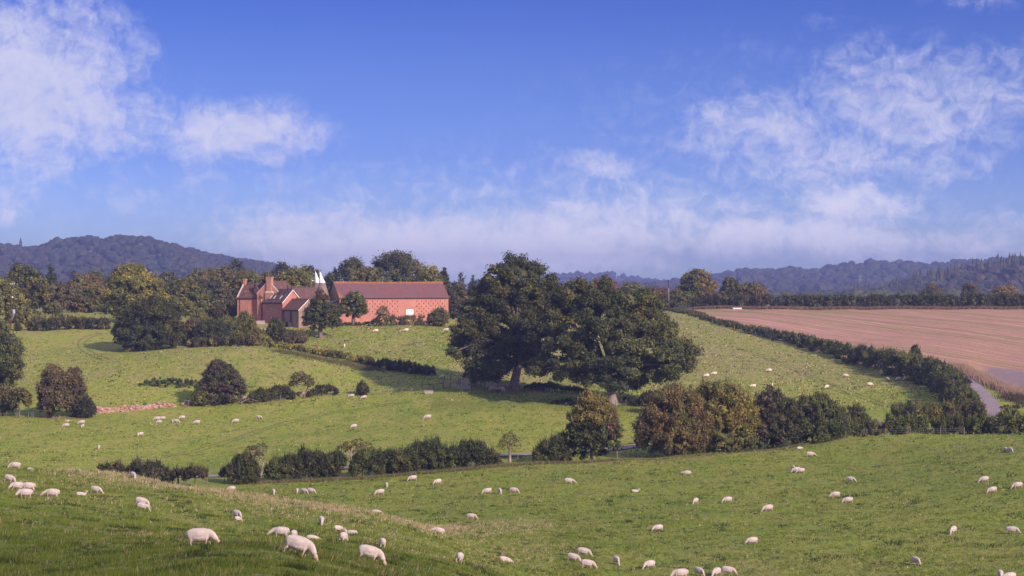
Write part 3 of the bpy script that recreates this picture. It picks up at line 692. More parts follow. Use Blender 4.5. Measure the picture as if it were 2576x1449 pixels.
# two white houses on the left hill
M_WHITE = mat_simple('white_render', (.80, .78, .78), (.70, .68, .68), 1.0, rough=.6)
M_SLATE = mat_simple('grey_slate', (.22, .21, .24), (.15, .15, .17), .5)
M_PANE = mat_simple('dark_glass', (.03, .035, .05), (.02, .025, .035), .5, rough=.2, spec=.5)
def far_house(u, v, w, h, label, ang=.2):
    # stand it where this bearing meets the wooded slope
    best = None
    for i in range(25):
        row = Vl[i]; uu = row[:, 0]/row[:, 1]*F+1288; z = np.interp(u, uu, row[:, 2]); d = row[0, 1]; vv = HV-z/d*F
        if vv <= v+6: best = (d, z); break
    d, z = best or (2900, 30); d -= 14; x = (u-1288)/F*d; zz = -(v+2-HV)/F*d
    r = thing('white_house', (x, d, zz-2), label, 'house', 'white houses on the wooded hill')
    ca, sa = math.cos(ang), math.sin(ang); fr = lambda a, b, c: (x+a*ca-b*sa, d+a*sa+b*ca, zz-2+c)
    m = MB(); m.box((-w/2, -4, -6), (w/2, 4, h), fr); A = [fr(-w/2, -4, h), fr(-w/2, 4, h), fr(-w/2, 0, h+3)]; B = [fr(w/2, -4, h), fr(w/2, 4, h), fr(w/2, 0, h+3)]; m.hull(A, B); m.build('wall', M_WHITE, r)
    m = MB(); q = .25
    for s in (-1, 1): m.hull([fr(-w/2-q, s*4.4, h-.3), fr(-w/2-q, 0, h+3.02), fr(-w/2-q, 0, h+3.3), fr(-w/2-q, s*4.4, h)], [fr(w/2+q, s*4.4, h-.3), fr(w/2+q, 0, h+3.02), fr(w/2+q, 0, h+3.3), fr(w/2+q, s*4.4, h)])
    m.build('roof', M_SLATE, r)
    for k in range(3):
        m = MB(); xx = -w*.33+k*w*.33; m.box((xx-.8, -4.1, h*.35), (xx+.8, -4.0, h*.75), fr); m.build('window', M_PANE, r)
far_house(233, 641, 9, 6, 'small white house in the trees, leftmost of the two houses on the hill')
far_house(347, 627, 13, 4.5, 'long low white house higher on the wooded hill, right of the small one', -.2)

# ---------------------------------------------------------------- haze over the whole country
def haze_box():
    m, N = new_mat('haze_air')
    v = N('ShaderNodeVolumePrincipled', {'Color': (.42, .49, 1.0, 1), 'Density': HAZE_DENSITY, 'Anisotropy': .2})
    o = N('ShaderNodeOutputMaterial'); N.l.new(v.outputs[0], o.inputs[1])
    mb = MB(); mb.box((-5200, -260, -31), (5200, 7600, 112)); b = mb.build('haze', m); tag(b, kind='stuff'); b.display_type = 'WIRE'
haze_box()
# ---------------------------------------------------------------- the farm
def mat_brick(name, c1, c2, c3, mortar, ax=(1, 0)):
    """brick courses laid out along the wall direction ax (x,y)"""
    m, N = new_mat(name); pos = N('ShaderNodeTexCoord').outputs['Object']
    s = N('ShaderNodeSeparateXYZ', {0: pos}); a = N.math('ADD', N.math('MULTIPLY', s.outputs[0], ax[0]), N.math('MULTIPLY', s.outputs[1], ax[1]))
    v = N('ShaderNodeCombineXYZ', {0: a, 1: s.outputs[2], 2: 0.0}).outputs[0]
    br = N('ShaderNodeTexBrick', {0: v, 1: (*c1, 1), 2: (*c2, 1), 3: (*mortar, 1), 'Scale': 1.0, 'Mortar Size': .008, 'Brick Width': .23, 'Row Height': .078})
    n = N.noise(pos, .5, 5, .65); n2 = N.noise(N.vmath('MULTIPLY', pos, (1, 1, 3.5)), 2.2, 4, .7)
    c = N.mix(N.math('MULTIPLY', N.mrange(n, .42, .68), .55), br.outputs[0], c3)
    c = N.mix(N.math('MULTIPLY', N.mrange(n2, .5, .72), .5), c, tuple(x*.55 for x in c1))
    c = N.mix(N.math('MULTIPLY', N.mrange(n2, .5, .3), .35), c, tuple(min(1, x*1.45) for x in c2))
    b = N('ShaderNodeBump', {'Strength': .6, 'Distance': .03, 'Height': N.math('ADD', br.outputs[1], n2)})
    out(N, N('ShaderNodeBsdfPrincipled', {'Base Color': c, 'Roughness': .88, 'Normal': b.outputs[0], 'Specular IOR Level': .2}).outputs[0]); return m
TH = math.radians(30); AX = (math.cos(TH), math.sin(TH)); NX = (math.sin(TH), -math.cos(TH))
RED = ((.42, .125, .095), (.50, .175, .13), (.56, .27, .21), (.44, .30, .27))
M_BRA = mat_brick('red_brick', *RED, ax=AX)
M_BRN = mat_brick('red_brick_end_wall', *RED, ax=NX)
M_BRH = mat_brick('house_brick', (.46, .145, .095), (.53, .19, .13), (.58, .27, .19), (.42, .27, .22), ax=(math.cos(math.radians(20)), -math.sin(math.radians(20))))
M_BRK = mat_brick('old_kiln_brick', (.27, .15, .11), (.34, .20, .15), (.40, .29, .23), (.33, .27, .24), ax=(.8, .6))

def mat_tile(name, ax, up, c1, c2, c3, lich=0.0, lx=None):
    """weathered clay tile courses; lichen gathers by the ridge (and the left verge)"""
    m, N = new_mat(name); pos = N('ShaderNodeTexCoord').outputs['Object']; s = N('ShaderNodeSeparateXYZ', {0: pos})
    a = N.math('ADD', N.math('MULTIPLY', s.outputs[0], ax[0]), N.math('MULTIPLY', s.outputs[1], ax[1])); z = s.outputs[2]
    v = N('ShaderNodeCombineXYZ', {0: a, 1: N.math('MULTIPLY', z, 1.35), 2: 0.0}).outputs[0]
    br = N('ShaderNodeTexBrick', {0: v, 1: (*c1, 1), 2: (*c2, 1), 3: tuple(x*.4 for x in c1)+(1,), 'Scale': 1.0, 'Mortar Size': .012, 'Brick Width': .18, 'Row Height': .13})
    streak = N.noise(N('ShaderNodeCombineXYZ', {0: N.math('MULTIPLY_ADD', z, .55, a), 1: N.math('MULTIPLY', z, .22), 2: 0.0}).outputs[0], .9, 4, .6)
    n = N.noise(pos, 1.1, 5, .7)
    c = N.mix(N.math('MULTIPLY', N.mrange(streak, .42, .62), .7), br.outputs[0], c3)
    c = N.mix(N.math('MULTIPLY', N.mrange(n, .5, .75), .5), c, tuple(x*.5 for x in c1))
    if lich:
        k = N.math('ADD', N.mrange(z, lich[0], lich[1]), N.math('MULTIPLY', N.mrange(n, .5, .7), lich[2]))
        if lx: k = N.math('MAXIMUM', k, N.mrange(N.math('MULTIPLY_ADD', z, lx[2], a), lx[1], lx[0]))
        c = N.mix(N.math('MULTIPLY', k, N.mrange(n, .28, .55), clamp=True), c, (.50, .21, .045))
    b = N('ShaderNodeBump', {'Strength': .7, 'Distance': .05, 'Height': N.math('ADD', br.outputs[1], n)})
    out(N, N('ShaderNodeBsdfPrincipled', {'Base Color': c, 'Roughness': .85, 'Normal': b.outputs[0], 'Specular IOR Level': .2}).outputs[0]); return m
M_DARK = mat_simple('dark_timber', (.05, .04, .04), (.03, .025, .028), 3)
M_WTRIM = mat_simple('white_trim', (.78, .76, .76), (.66, .63, .64), 3, rough=.5)
M_CREAM = mat_simple('cream_verge', (.62, .52, .46), (.48, .38, .32), 3)
M_COPE = mat_simple('chimney_cap', (.50, .40, .34), (.40, .22, .09), 2.5)
M_TIMB = mat_simple('weathered_timber', (.22, .17, .155), (.12, .09, .085), 4)
M_RUST = mat_simple('rusty_post_timber', (.17, .10, .085), (.10, .06, .055), 4)
M_METAL = mat_simple('galvanised_metal', (.42, .42, .46), (.30, .30, .34), 4, rough=.45, metal=.6)
M_STONE = mat_simple('rubble_stone', (.40, .23, .18), (.24, .125, .10), 2.2, bump=.8)
M_STONE2 = mat_simple('pale_rubble_stone', (.50, .36, .29), (.32, .2, .16), 2.2, bump=.8)
M_CONC = mat_simple('pinkish_concrete', (.42, .34, .35), (.32, .25, .26), 2.0)
M_ORANGE = mat_simple('orange_boards', (.62, .30, .12), (.50, .22, .08), 2.0)
M_BLUE = mat_simple('blue_black_paint', (.045, .06, .10), (.03, .04, .06), 2.0, rough=.4, spec=.5)

ZM = .02545                       # metres per enlarged-photo unit, used only to note measured sizes
B0 = GD(854.4, 540); B0.z = -9.75
def frame(ox, oy, oz, th, side=1):
    """returns f(a, n, z): a along the front, n out of the front (towards the viewer), z up"""
    ca, sa = math.cos(th), math.sin(th)
    return lambda a, n, z: (ox+a*ca+n*sa, oy+a*sa-n*ca, oz+z)
fb = frame(B0.x, B0.y, B0.z, TH)

def wall_holes(mb, fr, a0, a1, z0, z1, n, t, holes):
    """flat wall (front at n) with rectangular openings cut through its thickness t"""
    xs = sorted(set([a0, a1]+[h[0] for h in holes]+[h[1] for h in holes])); zs = sorted(set([z0, z1]+[h[2] for h in holes]+[h[3] for h in holes]))
    def hole(xm, zm): return any(h[0] < xm < h[1] and h[2] < zm < h[3] for h in holes)
    for zi in range(len(zs)-1):
        run = None
        for xi in range(len(xs)):
            solid = xi < len(xs)-1 and not hole((xs[xi]+xs[xi+1])/2, (zs[zi]+zs[zi+1])/2)
            if solid and run is None: run = xs[xi]
            if not solid and run is not None:
                e = xs[xi]
                for nn in (n, n-t):
                    q = [fr(run, nn, zs[zi]), fr(e, nn, zs[zi]), fr(e, nn, zs[zi+1]), fr(run, nn, zs[zi+1])]; mb.add(q, [(0, 1, 2, 3) if nn == n else (3, 2, 1, 0)])
                run = None
    for (x0, x1, y0, y1) in holes:
        for (p, q) in (((x0, y0), (x1, y0)), ((x1, y0), (x1, y1)), ((x1, y1), (x0, y1)), ((x0, y1), (x0, y0))):
            mb.add([fr(p[0], n, p[1]), fr(q[0], n, q[1]), fr(q[0], n-t, q[1]), fr(p[0], n-t, p[1])], [(0, 1, 2, 3)])

def gabled(root, fr, a0, a1, nf, nb, eave, ridge, brick, brick_end, tile, holes=(), over=.22, base=-.6, end_over=.15, ridge_off=0.0, sag=0.0):
    """long walls along a, gables at a0/a1; nf front, nb back"""
    m = MB(); wall_holes(m, fr, a0, a1, base, eave, nf, .35, list(holes))
    m.add([fr(a0, nb, base), fr(a1, nb, base), fr(a1, nb, eave), fr(a0, nb, eave)], [(3, 2, 1, 0)]); m.build('wall', brick, root)
    mid = (nf+nb)/2+ridge_off
    for a, s in ((a0, 1), (a1, -1)):
        m = MB()
        q = [(nf-.003, base), (nf-.003, eave), (mid, ridge), (nb+.003, eave), (nb+.003, base)]
        m.hull([fr(a+s*.003, x, z) for x, z in q], [fr(a+s*.33, x, z) for x, z in q]); m.build('gable_wall', brick_end, root)
    m = MB(); sl = (ridge-eave)/(nf-mid); ns = 12 if sag else 1
    for n_, sgn in ((nf, 1), (nb, -1)):
        ez = eave-over*abs(ridge-eave)/abs(n_-mid)
        for i in range(ns):
            x0 = a0-end_over+(a1-a0+2*end_over)*i/ns; x1 = a0-end_over+(a1-a0+2*end_over)*(i+1)/ns
            g0 = -sag*math.sin(math.pi*i/ns)+.04*sag*math.sin(i*2.3); g1 = -sag*math.sin(math.pi*(i+1)/ns)+.04*sag*math.sin((i+1)*2.3)
            m.hull([fr(x0, n_+over*sgn, ez+.02), fr(x0, mid, ridge+.02+g0), fr(x0, mid, ridge+.16+g0), fr(x0, n_+over*sgn, ez+.16)],
                   [fr(x1, n_+over*sgn, ez+.02), fr(x1, mid, ridge+.02+g1), fr(x1, mid, ridge+.16+g1), fr(x1, n_+over*sgn, ez+.16)])
    rf = m.build('roof', tile, root)
    m = MB(); k = int((a1-a0)/.45)
    for i in range(k):
        x0 = a0+(a1-a0)*i/k; g = -sag*math.sin(math.pi*(i+.5)/k); m.hull([fr(x0+.01, mid+dn, ridge+.12+dz+g) for dn, dz in ((-.16, 0), (0, .14), (.16, 0))], [fr(x0+(a1-a0)/k-.01, mid+dn, ridge+.12+dz+g) for dn, dz in ((-.16, 0), (0, .14), (.16, 0))])
    r = m.build('ridge_tiles', tile, rf, (0, 0, 0)); r.location = (0, 0, 0); r.data.transform(Matrix.Translation(-root.location)); r['kind'] = 'stuff'
    m = MB(); ez = eave-over*abs(ridge-eave)/abs(nf-mid); m.box((a0, nf+over*.5, ez-.14), (a1, nf+over+.08, ez-.02), fr); m.build('gutter', M_DARK, root)
    return mid, rf

def window(root, fr, a0, a1, z0, z1, n, name='window', bars=(2, 2), frame_m=None, pane=None):
    w = .07; m = MB(); fm = frame_m or M_WTRIM
    m.box((a0, n-.16, z0), (a1, n-.08, z0+w), fr); m.box((a0, n-.16, z1-w), (a1, n-.08, z1), fr); m.box((a0, n-.16, z0+w), (a0+w, n-.08, z1-w), fr); m.box((a1-w, n-.16, z0+w), (a1, n-.08, z1-w), fr)
    for i in range(1, bars[0]): x = a0+(a1-a0)*i/bars[0]; m.box((x-.025, n-.155, z0+w), (x+.025, n-.085, z1-w), fr)
    for i in range(1, bars[1]): z = z0+(z1-z0)*i/bars[1]; m.box((a0+w, n-.15, z-.025), (a1-w, n-.09, z+.025), fr)
    o = m.build(name, fm, root)
    m = MB(); m.box((a0+.01, n-.2, z0+.01), (a1-.01, n-.17, z1-.01), fr); p = m.build('pane', pane or M_PANE, None); p.data.transform(Matrix.Translation(-root.location)); p.parent = o
    return o

# --- hop barn
barn = thing('brick_barn', B0, 'long red brick barn with a purple tiled roof and rows of small vent holes', 'barn')
SC = ZM/math.cos(TH); XA = lambda zx: (zx-1270)*SC; ZZ = lambda zy: (833-zy)*ZM
L = XA(2408); holes = []
for r_, zy in enumerate([605, 632, 660, 688, 715, 743, 771]):
    for zx in np.arange(1528 if r_ % 2 == 0 else 1554, 1892, 52): holes.append((XA(zx)-.1, XA(zx)+.1, ZZ(zy)-.24, ZZ(zy)+.16))
    for zx in np.arange(2094 if r_ % 2 == 0 else 2070, 2378, 50): holes.append((XA(zx)-.1, XA(zx)+.1, ZZ(zy)-.24, ZZ(zy)+.16))
door = (XA(1957), XA(2040), ZZ(782), ZZ(716)); win = (XA(1440), XA(1490), ZZ(632), ZZ(606)); win2 = (XA(1330), XA(1400), ZZ(628), ZZ(606))
M_TBARN = mat_tile('purple_clay_tiles', AX, 1, (.21, .085, .09), (.27, .115, .12), (.155, .092, .11), lich=(9.75, 10.5, .0), lx=(3.1, 5.6, .62))
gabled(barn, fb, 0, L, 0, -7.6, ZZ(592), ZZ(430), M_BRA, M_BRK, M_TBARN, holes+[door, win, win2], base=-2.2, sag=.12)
m = MB(); xm = (door[0]+door[1])/2
for i in range(9):
    w_ = (door[1]-door[0])/9; x0 = door[0]+i*w_; m2 = MB(); hz = door[3]-.28+.26*math.sqrt(max(0, 1-((x0+w_/2-xm)/(door[1]-xm))**2))
    m2.box((x0+.01, -.2, door[2]), (x0+w_-.01, -.12, hz), fb)
    if i == 0: dr = thing('x', B0, None, None); C.objects.unlink(dr); bpy.data.objects.remove(dr); dm = MB(); dm.box((door[0]+.02, -.26, door[2]), (door[1]-.02, -.205, door[3]-.3), fb); dr = dm.build('door', M_WTRIM, barn)
    b = m2.build('plank', M_WTRIM, None); b.data.transform(Matrix.Translation(-barn.location)); b.parent = dr
m = MB(); m.box((door[0]-.12, -.12, door[2]-.12), (door[1]+.12, .06, door[2]), fb); m.build('door_sill', M_CONC, barn)
m = MB(); n_ = 10                     # segmental brick head over the door, closing the corners of the opening
for i in range(n_):
    x0 = door[0]+(door[1]-door[0])*i/n_; x1 = door[0]+(door[1]-door[0])*(i+1)/n_; h0 = door[3]-.3+.28*math.sqrt(max(0, 1-(((x0+x1)/2-xm)/(door[1]-xm))**2)); m.box((x0, -.3, h0), (x1, .012, door[3]+.22), fb)
m.build('door_arch', M_BRA, barn)
window(barn, fb, *win, 0, bars=(3, 1)); window(barn, fb, *win2, 0, bars=(3, 1))
m = MB(); m.box((win[0]-.1, -.02, win[2]-.14), (win[1]+.1, .08, win[2]-.003), fb); m.box((XA(1380), -.02, ZZ(604)), (XA(1492), .07, ZZ(598)), fb); m.build('pale_lintel', M_WTRIM, barn)
m = MB(); m.box((XA(1440)-.05, -.05, ZZ(668)), (XA(1440)+.4, .05, ZZ(640)), fb); m.build('vent_flap', M_WTRIM, barn)
# pale verge boards on the left gable, an orange lichened roof corner is in the tiles
m = MB()
for s, q in ((0.0, 1), (-7.6, -1)): m.hull([fb(-.2, s+.2*q, ZZ(592)-.3), fb(-.2, -3.8, ZZ(430)-.12), fb(-.2, -3.8, ZZ(430)+.02), fb(-.2, s+.2*q, ZZ(592)-.16)], [fb(-.152, s+.2*q, ZZ(592)-.3), fb(-.152, -3.8, ZZ(430)-.12), fb(-.152, -3.8, ZZ(430)+.02), fb(-.152, s+.2*q, ZZ(592)-.16)])
m.build('verge_board', M_TIMB, barn)
def aerial(a, n, z, fr, label, h=1.3):
    p = Vector(fr(a, n, z)); t = thing('tv_aerial', p, label, 'aerial'); m = MB(); m.tube([p, p+Vector((0, 0, h))], .035, 5); m.build('mast', M_METAL, t)
    m = MB(); q = p+Vector((0, 0, h)); m.tube([q+Vector((-.9, 0, .02)), q+Vector((.25, 0, .02))], .03, 5)
    for k in range(5): x = -.85+k*.22; m.tube([q+Vector((x, -.3, .02)), q+Vector((x, .3, .02))], .015, 4)
    m.build('array', M_METAL, t)
aerial(XA(1262)+2.2, -3.8, ZZ(430)+.2, fb, 'thin aerial standing on the left end of the barn ridge', 1.1)

# --- farmhouse: left range, cross wing with its big stack, rear range
M_THOU = mat_tile('red_brown_clay_tiles', (1, 0), 1, (.145, .07, .06), (.19, .095, .08), (.125, .08, .085), lich=(99, 100, .55))
M_TREAR = mat_tile('plum_clay_tiles', AX, 1, (.145, .075, .07), (.20, .105, .095), (.13, .085, .09), lich=(99, 100, .35))
TA = -math.radians(20)
HO = Vector((B0.x-28.6, 546, B0.z+.15)); house = thing('farmhouse', HO, 'red brick farmhouse with stepped tiled roofs and a tall double chimney stack', 'house')
fh = frame(HO.x, HO.y, HO.z, TA)
gabled(house, fh, 0, 9.0, 0, -7.4, 5.95, 9.55, M_BRH, M_BRH, M_THOU, base=-1.5)
# cross wing: gable towards the viewer; ridge runs away
cw = 6.7; x0 = 6.75; p_ = 1.25; ew, ar = 7.05, 10.35
m = MB(); q = [(x0, -1.5), (x0+cw, -1.5), (x0+cw, ew), (x0+cw/2, ar), (x0, ew)]
m.hull([fh(a, p_, z) for a, z in q], [fh(a, -9, z) for a, z in q]); m.build('wing_wall', M_BRH, house)
m = MB()
for s in (0, 1):
    xe = x0+cw*s; dx = .25*(1 if s else -1); ez = ew-.25*(ar-ew)/(cw/2)
    m.hull([fh(xe+dx, p_-.3, ez+.02), fh(x0+cw/2, p_-.3, ar+.02), fh(x0+cw/2, p_-.3, ar+.18), fh(xe+dx, p_-.3, ez+.18)], [fh(xe+dx, -9.3, ez+.02), fh(x0+cw/2, -9.3, ar+.02), fh(x0+cw/2, -9.3, ar+.18), fh(xe+dx, -9.3, ez+.18)])
m.build('wing_roof', M_THOU, house)
m = MB()
for s in (0, 1):
    xe = x0+cw*s; dx = .12*(1 if s else -1)
    m.hull([fh(xe+dx, p_+.05, ew-.12), fh(x0+cw/2, p_+.05, ar+.12), fh(x0+cw/2, p_+.05, ar+.34), fh(xe+dx, p_+.05, ew+.12)], [fh(xe+dx, p_-.34, ew-.12), fh(x0+cw/2, p_-.34, ar+.12), fh(x0+cw/2, p_-.34, ar+.34), fh(xe+dx, p_-.34, ew+.12)])
m.build('coping', M_CREAM, house)
m = MB(); m.hull([fh(-.1, .1, 5.8), fh(-.1, -3.7, 9.65), fh(-.1, -3.7, 9.95), fh(-.1, .1, 6.15)], [fh(.28, .1, 5.8), fh(.28, -3.7, 9.65), fh(.28, -3.7, 9.95), fh(.28, .1, 6.15)]); m.build('coping', M_CREAM, house)
m = MB(); m.tube([fh(.85, .1, 5.7), fh(.85, .1, -1)], .06, 6); m.build('downpipe', M_DARK, house)
def stack(fr, a0, a1, n0, n1, z0, z1, name='chimney', cap=.1):
    m = MB(); m.box((a0, n0, z0), (a1, n1, z1), fr); o = m.build(name, M_BRH, house)
    for k, (e, h) in enumerate(((cap, .16), (cap*1.6, .14))):
        m = MB(); m.box((a0-e, n0-e, z1+.15*k+.002), (a1+e, n1+e, z1+.15*k+h), fr); c = m.build('cap', M_COPE, None); c.data.transform(Matrix.Translation(-house.location)); c.parent = o
    return o
st = stack(fh, 9.72, 11.15, .3, 1.62, 7.5, 11.3)
m = MB()
m.hull([fh(9.3, 1.66, 7.2), fh(11.85, 1.66, 7.2), fh(11.35, 1.66, 7.75), fh(9.6, 1.66, 7.75)], [fh(9.3, p_+.002, 7.2), fh(11.85, p_+.002, 7.2), fh(11.35, p_+.002, 7.75), fh(9.6, p_+.002, 7.75)])
m.build('chimney_shoulder', M_CREAM, house)
m = MB(); m.box((9.32, p_+.003, -1), (11.83, 1.6, 7.2), fh); m.build('chimney_breast', M_BRH, house)
stack(fh, 8.75, 9.65, -1.6, -.5, 8.2, 11.0); stack(fh, .02, .82, -4.1, -3.3, 9.2, 10.75, cap=.07)
aerial(10.2, 1.2, 11.65, fh, 'television aerial on top of the tall double chimney of the farmhouse', 1.35)
er = thing('rear_range', fb(-9.8, -16, 0), 'tiled rear range of the farmhouse with a plain gable, behind the chimney stack', 'house')
gabled(er, fb, -17.8, -9.8, -12.4, -19.6, 6.3, 9.85, M_BRA, M_BRN, M_TREAR)
# dormered link
dm = thing('dormer_range', fb(-9, -13, 0), 'short tiled link roof with two small white dormers beside the rear gable', 'house')
gabled(dm, fb, -12.2, -5.6, -12.9, -17.5, 6.9, 8.9, M_BRA, M_BRN, M_TREAR)
for x in (-9.3, -7.0):
    m = MB(); q = [(x-.45, 7.0), (x+.45, 7.0), (x+.45, 8.0), (x, 8.6), (x-.45, 8.0)]; m.hull([fb(a, -12.5, z) for a, z in q], [fb(a, -15, z) for a, z in q]); dd = m.build('dormer', M_WTRIM, dm)
    m = MB()
    for s in (-1, 1): m.hull([fb(x+s*.62, -12.3, 7.86), fb(x, -12.3, 8.66), fb(x, -12.3, 8.78), fb(x+s*.62, -12.3, 7.98)], [fb(x+s*.62, -15.2, 7.86), fb(x, -15.2, 8.66), fb(x, -15.2, 8.78), fb(x+s*.62, -15.2, 7.98)])
    c = m.build('dormer_roof', M_TREAR, None); c.data.transform(Matrix.Translation(-dm.location)); c.parent = dd
    m = MB(); m.box((x-.25, -12.49, 7.2), (x+.25, -12.46, 7.9), fb); c = m.build('pane', M_PANE, None); c.data.transform(Matrix.Translation(-dm.location)); c.parent = dd
# range D between house and kilns
dr_ = thing('brick_range', fb(-8, -5, 0), 'plum roofed brick range standing in front of the two oast kilns', 'house')
gabled(dr_, fb, -11.4, -4.6, -2.6, -9.2, 5.7, 8.8, M_BRA, M_BRN, M_TREAR)
# front block B: ridge runs away to the left, gable faces right-front.  local frame: along = -n, front = -a
fB = frame(*fb(-15.8, -2.2, 0), TH-math.pi/2)      # a: along the long wall away... n: out of it (left-front)
def swap(fr): return lambda a, n, z: fr(-a, n, z)
# frame with a running from the far left end (0) to the near corner, n out of the long left wall
TH2 = math.radians(40); AX2 = (math.cos(TH2), math.sin(TH2)); NX2 = (math.sin(TH2), -math.cos(TH2))
K = Vector(fb(-15.8, -2.2, 0)); fB = lambda a, n, z: (K.x+(-NX2[0]*(9.9-a))+(-AX2[0]*n), K.y+(-NX2[1]*(9.9-a))+(-AX2[1]*n), B0.z-.3+z)
blk = thing('brick_outbuilding', K, 'lower red brick block with three rooflights and a pale-edged gable beside the farmhouse', 'outbuilding')
M_TBLK = mat_tile('brown_clay_tiles', NX, 1, (.125, .07, .06), (.17, .09, .078), (.18, .15, .15), lich=(99, 100, .12))
wB = (4.0, 4.95, 3.45, 4.7)
gabled(blk, fB, 0, 9.9, 0, -6.4, 5.2, 8.5, M_BRN, M_BRA, M_TBLK, [wB], base=-1.6)
window(blk, fB, *wB, 0, bars=(3, 1), pane=M_PANE)
m = MB(); m.box((wB[0]-.1, -.05, wB[2]-.12), (wB[1]+.1, .06, wB[2]-.002), fB); m.build('sill', M_CONC, blk)
m = MB()
for n0, s in ((0, 1), (-6.4, -1)):
    m.hull([fB(10.06, n0+.25*s, 4.82), fB(10.06, -3.2, 8.38), fB(10.06, -3.2, 8.62), fB(10.06, n0+.25*s, 5.06)], [fB(10.15, n0+.25*s, 4.82), fB(10.15, -3.2, 8.38), fB(10.15, -3.2, 8.62), fB(10.15, n0+.25*s, 5.06)])
m.build('bargeboard', M_WTRIM, blk)
for x, t in ((9.9, -.02), (.15, 0)):
    m = MB(); m.tube([fB(x-.12, .14, 4.9), fB(x-.12, .14, -1.4)], .075, 6); m.build('downpipe', M_DARK, blk)
def on_roof(fr, a, t, dz, nf, mid, e, r): return fr(a, nf+(mid-nf)*t, e+(r-e)*t+dz)
for a in (2.3, 4.1, 7.2):
    q = []; c = [(a, .18), (a+.75, .18), (a+.75, .48), (a, .48)]
    m = MB(); m.hull([on_roof(fB, x, t, .17, 0, -3.2, 5.2, 8.5) for x, t in c], [on_roof(fB, x, t, .27, 0, -3.2, 5.2, 8.5) for x, t in c]); sk = m.build('rooflight', M_DARK, blk)
    c = [(a+.1, .2), (a+.65, .2), (a+.65, .46), (a+.1, .46)]; m = MB(); m.hull([on_roof(fB, x, t, .272, 0, -3.2, 5.2, 8.5) for x, t in c], [on_roof(fB, x, t, .285, 0, -3.2, 5.2, 8.5) for x, t in c]); o = m.build('pane', M_WTRIM, None); o.data.transform(Matrix.Translation(-blk.location)); o.parent = sk
m = MB(); b_ = on_roof(fB, 8.9, .72, 0, 0, -3.2, 5.2, 8.5); m.tube([b_, (b_[0], b_[1], b_[2]+2.0)], .12, 8); m.tube([(b_[0], b_[1], b_[2]+2.0), (b_[0], b_[1], b_[2]+2.25)], [.17, .17], 8); m.build('flue', M_DARK, blk)
# annexe C: carries on from B towards the viewer, lower
K2 = Vector((K.x+NX2[0]*7.7, K.y+NX2[1]*7.7, B0.z)); fC = lambda a, n, z: (K2.x-NX2[0]*(7.7-a)-AX2[0]*n, K2.y-NX2[1]*(7.7-a)-AX2[1]*n, B0.z-.75+z)
anx = thing('brick_outbuilding', K2, 'lowest brown brick annexe with two tall dark doorways, half behind the pointed tree', 'outbuilding')
M_TANX = mat_tile('even_red_clay_tiles', NX, 1, (.18, .08, .07), (.21, .098, .082), (.165, .085, .078))
dC = [(.25, .95, .55, 3.3), (3.6, 4.4, .45, 3.25)]
gabled(anx, fC, .05, 7.7, 0, -6.1, 3.75, 6.4, M_BRK, M_BRK, M_TANX, dC, base=-1.8)
for (a0, a1, z0, z1) in dC:
    m = MB(); m.box((a0+.02, -.3, z0), (a1-.02, -.22, z1), fC); m.build('door', M_BLUE, anx)
    m = MB(); m.box((a0, -.2, z0), (a0+.09, .03, z1), fC); m.box((a1-.09, -.2, z0), (a1, .03, z1), fC); m.box((a0, -.2, z1-.09), (a1, .03, z1), fC); m.build('door_frame', M_TIMB, anx)
m = MB()
for i in range(7): m.box((1.0+i*.35, .2, -1.5), (1.0+(i+1)*.35-.02, 1.3, -1.1+i*.24), fC)
m.box((3.47, .02, -1.5), (4.6, 1.3, .42), fC); m.tube([fC(1.2, 1.3, -.3), fC(3.5, 1.3, 1.3), fC(4.5, 1.3, 1.35)], .04, 5); m.build('stairs', M_DARK, anx)
m = MB()
for n0, s in ((0, 1), (-6.1, -1)):
    m.hull([fC(7.88, n0+.25*s, 3.42), fC(7.88, -3.05, 6.3), fC(7.88, -3.05, 6.5), fC(7.88, n0+.25*s, 3.62)], [fC(7.97, n0+.25*s, 3.42), fC(7.97, -3.05, 6.3), fC(7.97, -3.05, 6.5), fC(7.97, n0+.25*s, 3.62)])
m.build('bargeboard', M_WTRIM, anx)
# low blue-roofed lean-to against the barn end
lt = thing('lean_to', fb(-3.4, -3, 0), 'low lean-to with a slate blue roof against the left end of the barn', 'shed')
m = MB(); m.box((-3.2, -5.4, -1), (-.01, -.4, 4.3), fb); m.build('wall', M_BRN, lt)
m = MB(); m.hull([fb(-3.4, -5.6, 4.3), fb(-.02, -5.6, 5.6), fb(-.02, -5.6, 5.75), fb(-3.4, -5.6, 4.45)], [fb(-3.4, -.2, 4.3), fb(-.02, -.2, 5.6), fb(-.02, -.2, 5.75), fb(-3.4, -.2, 4.45)]); m.build('roof', M_BLUE, lt)
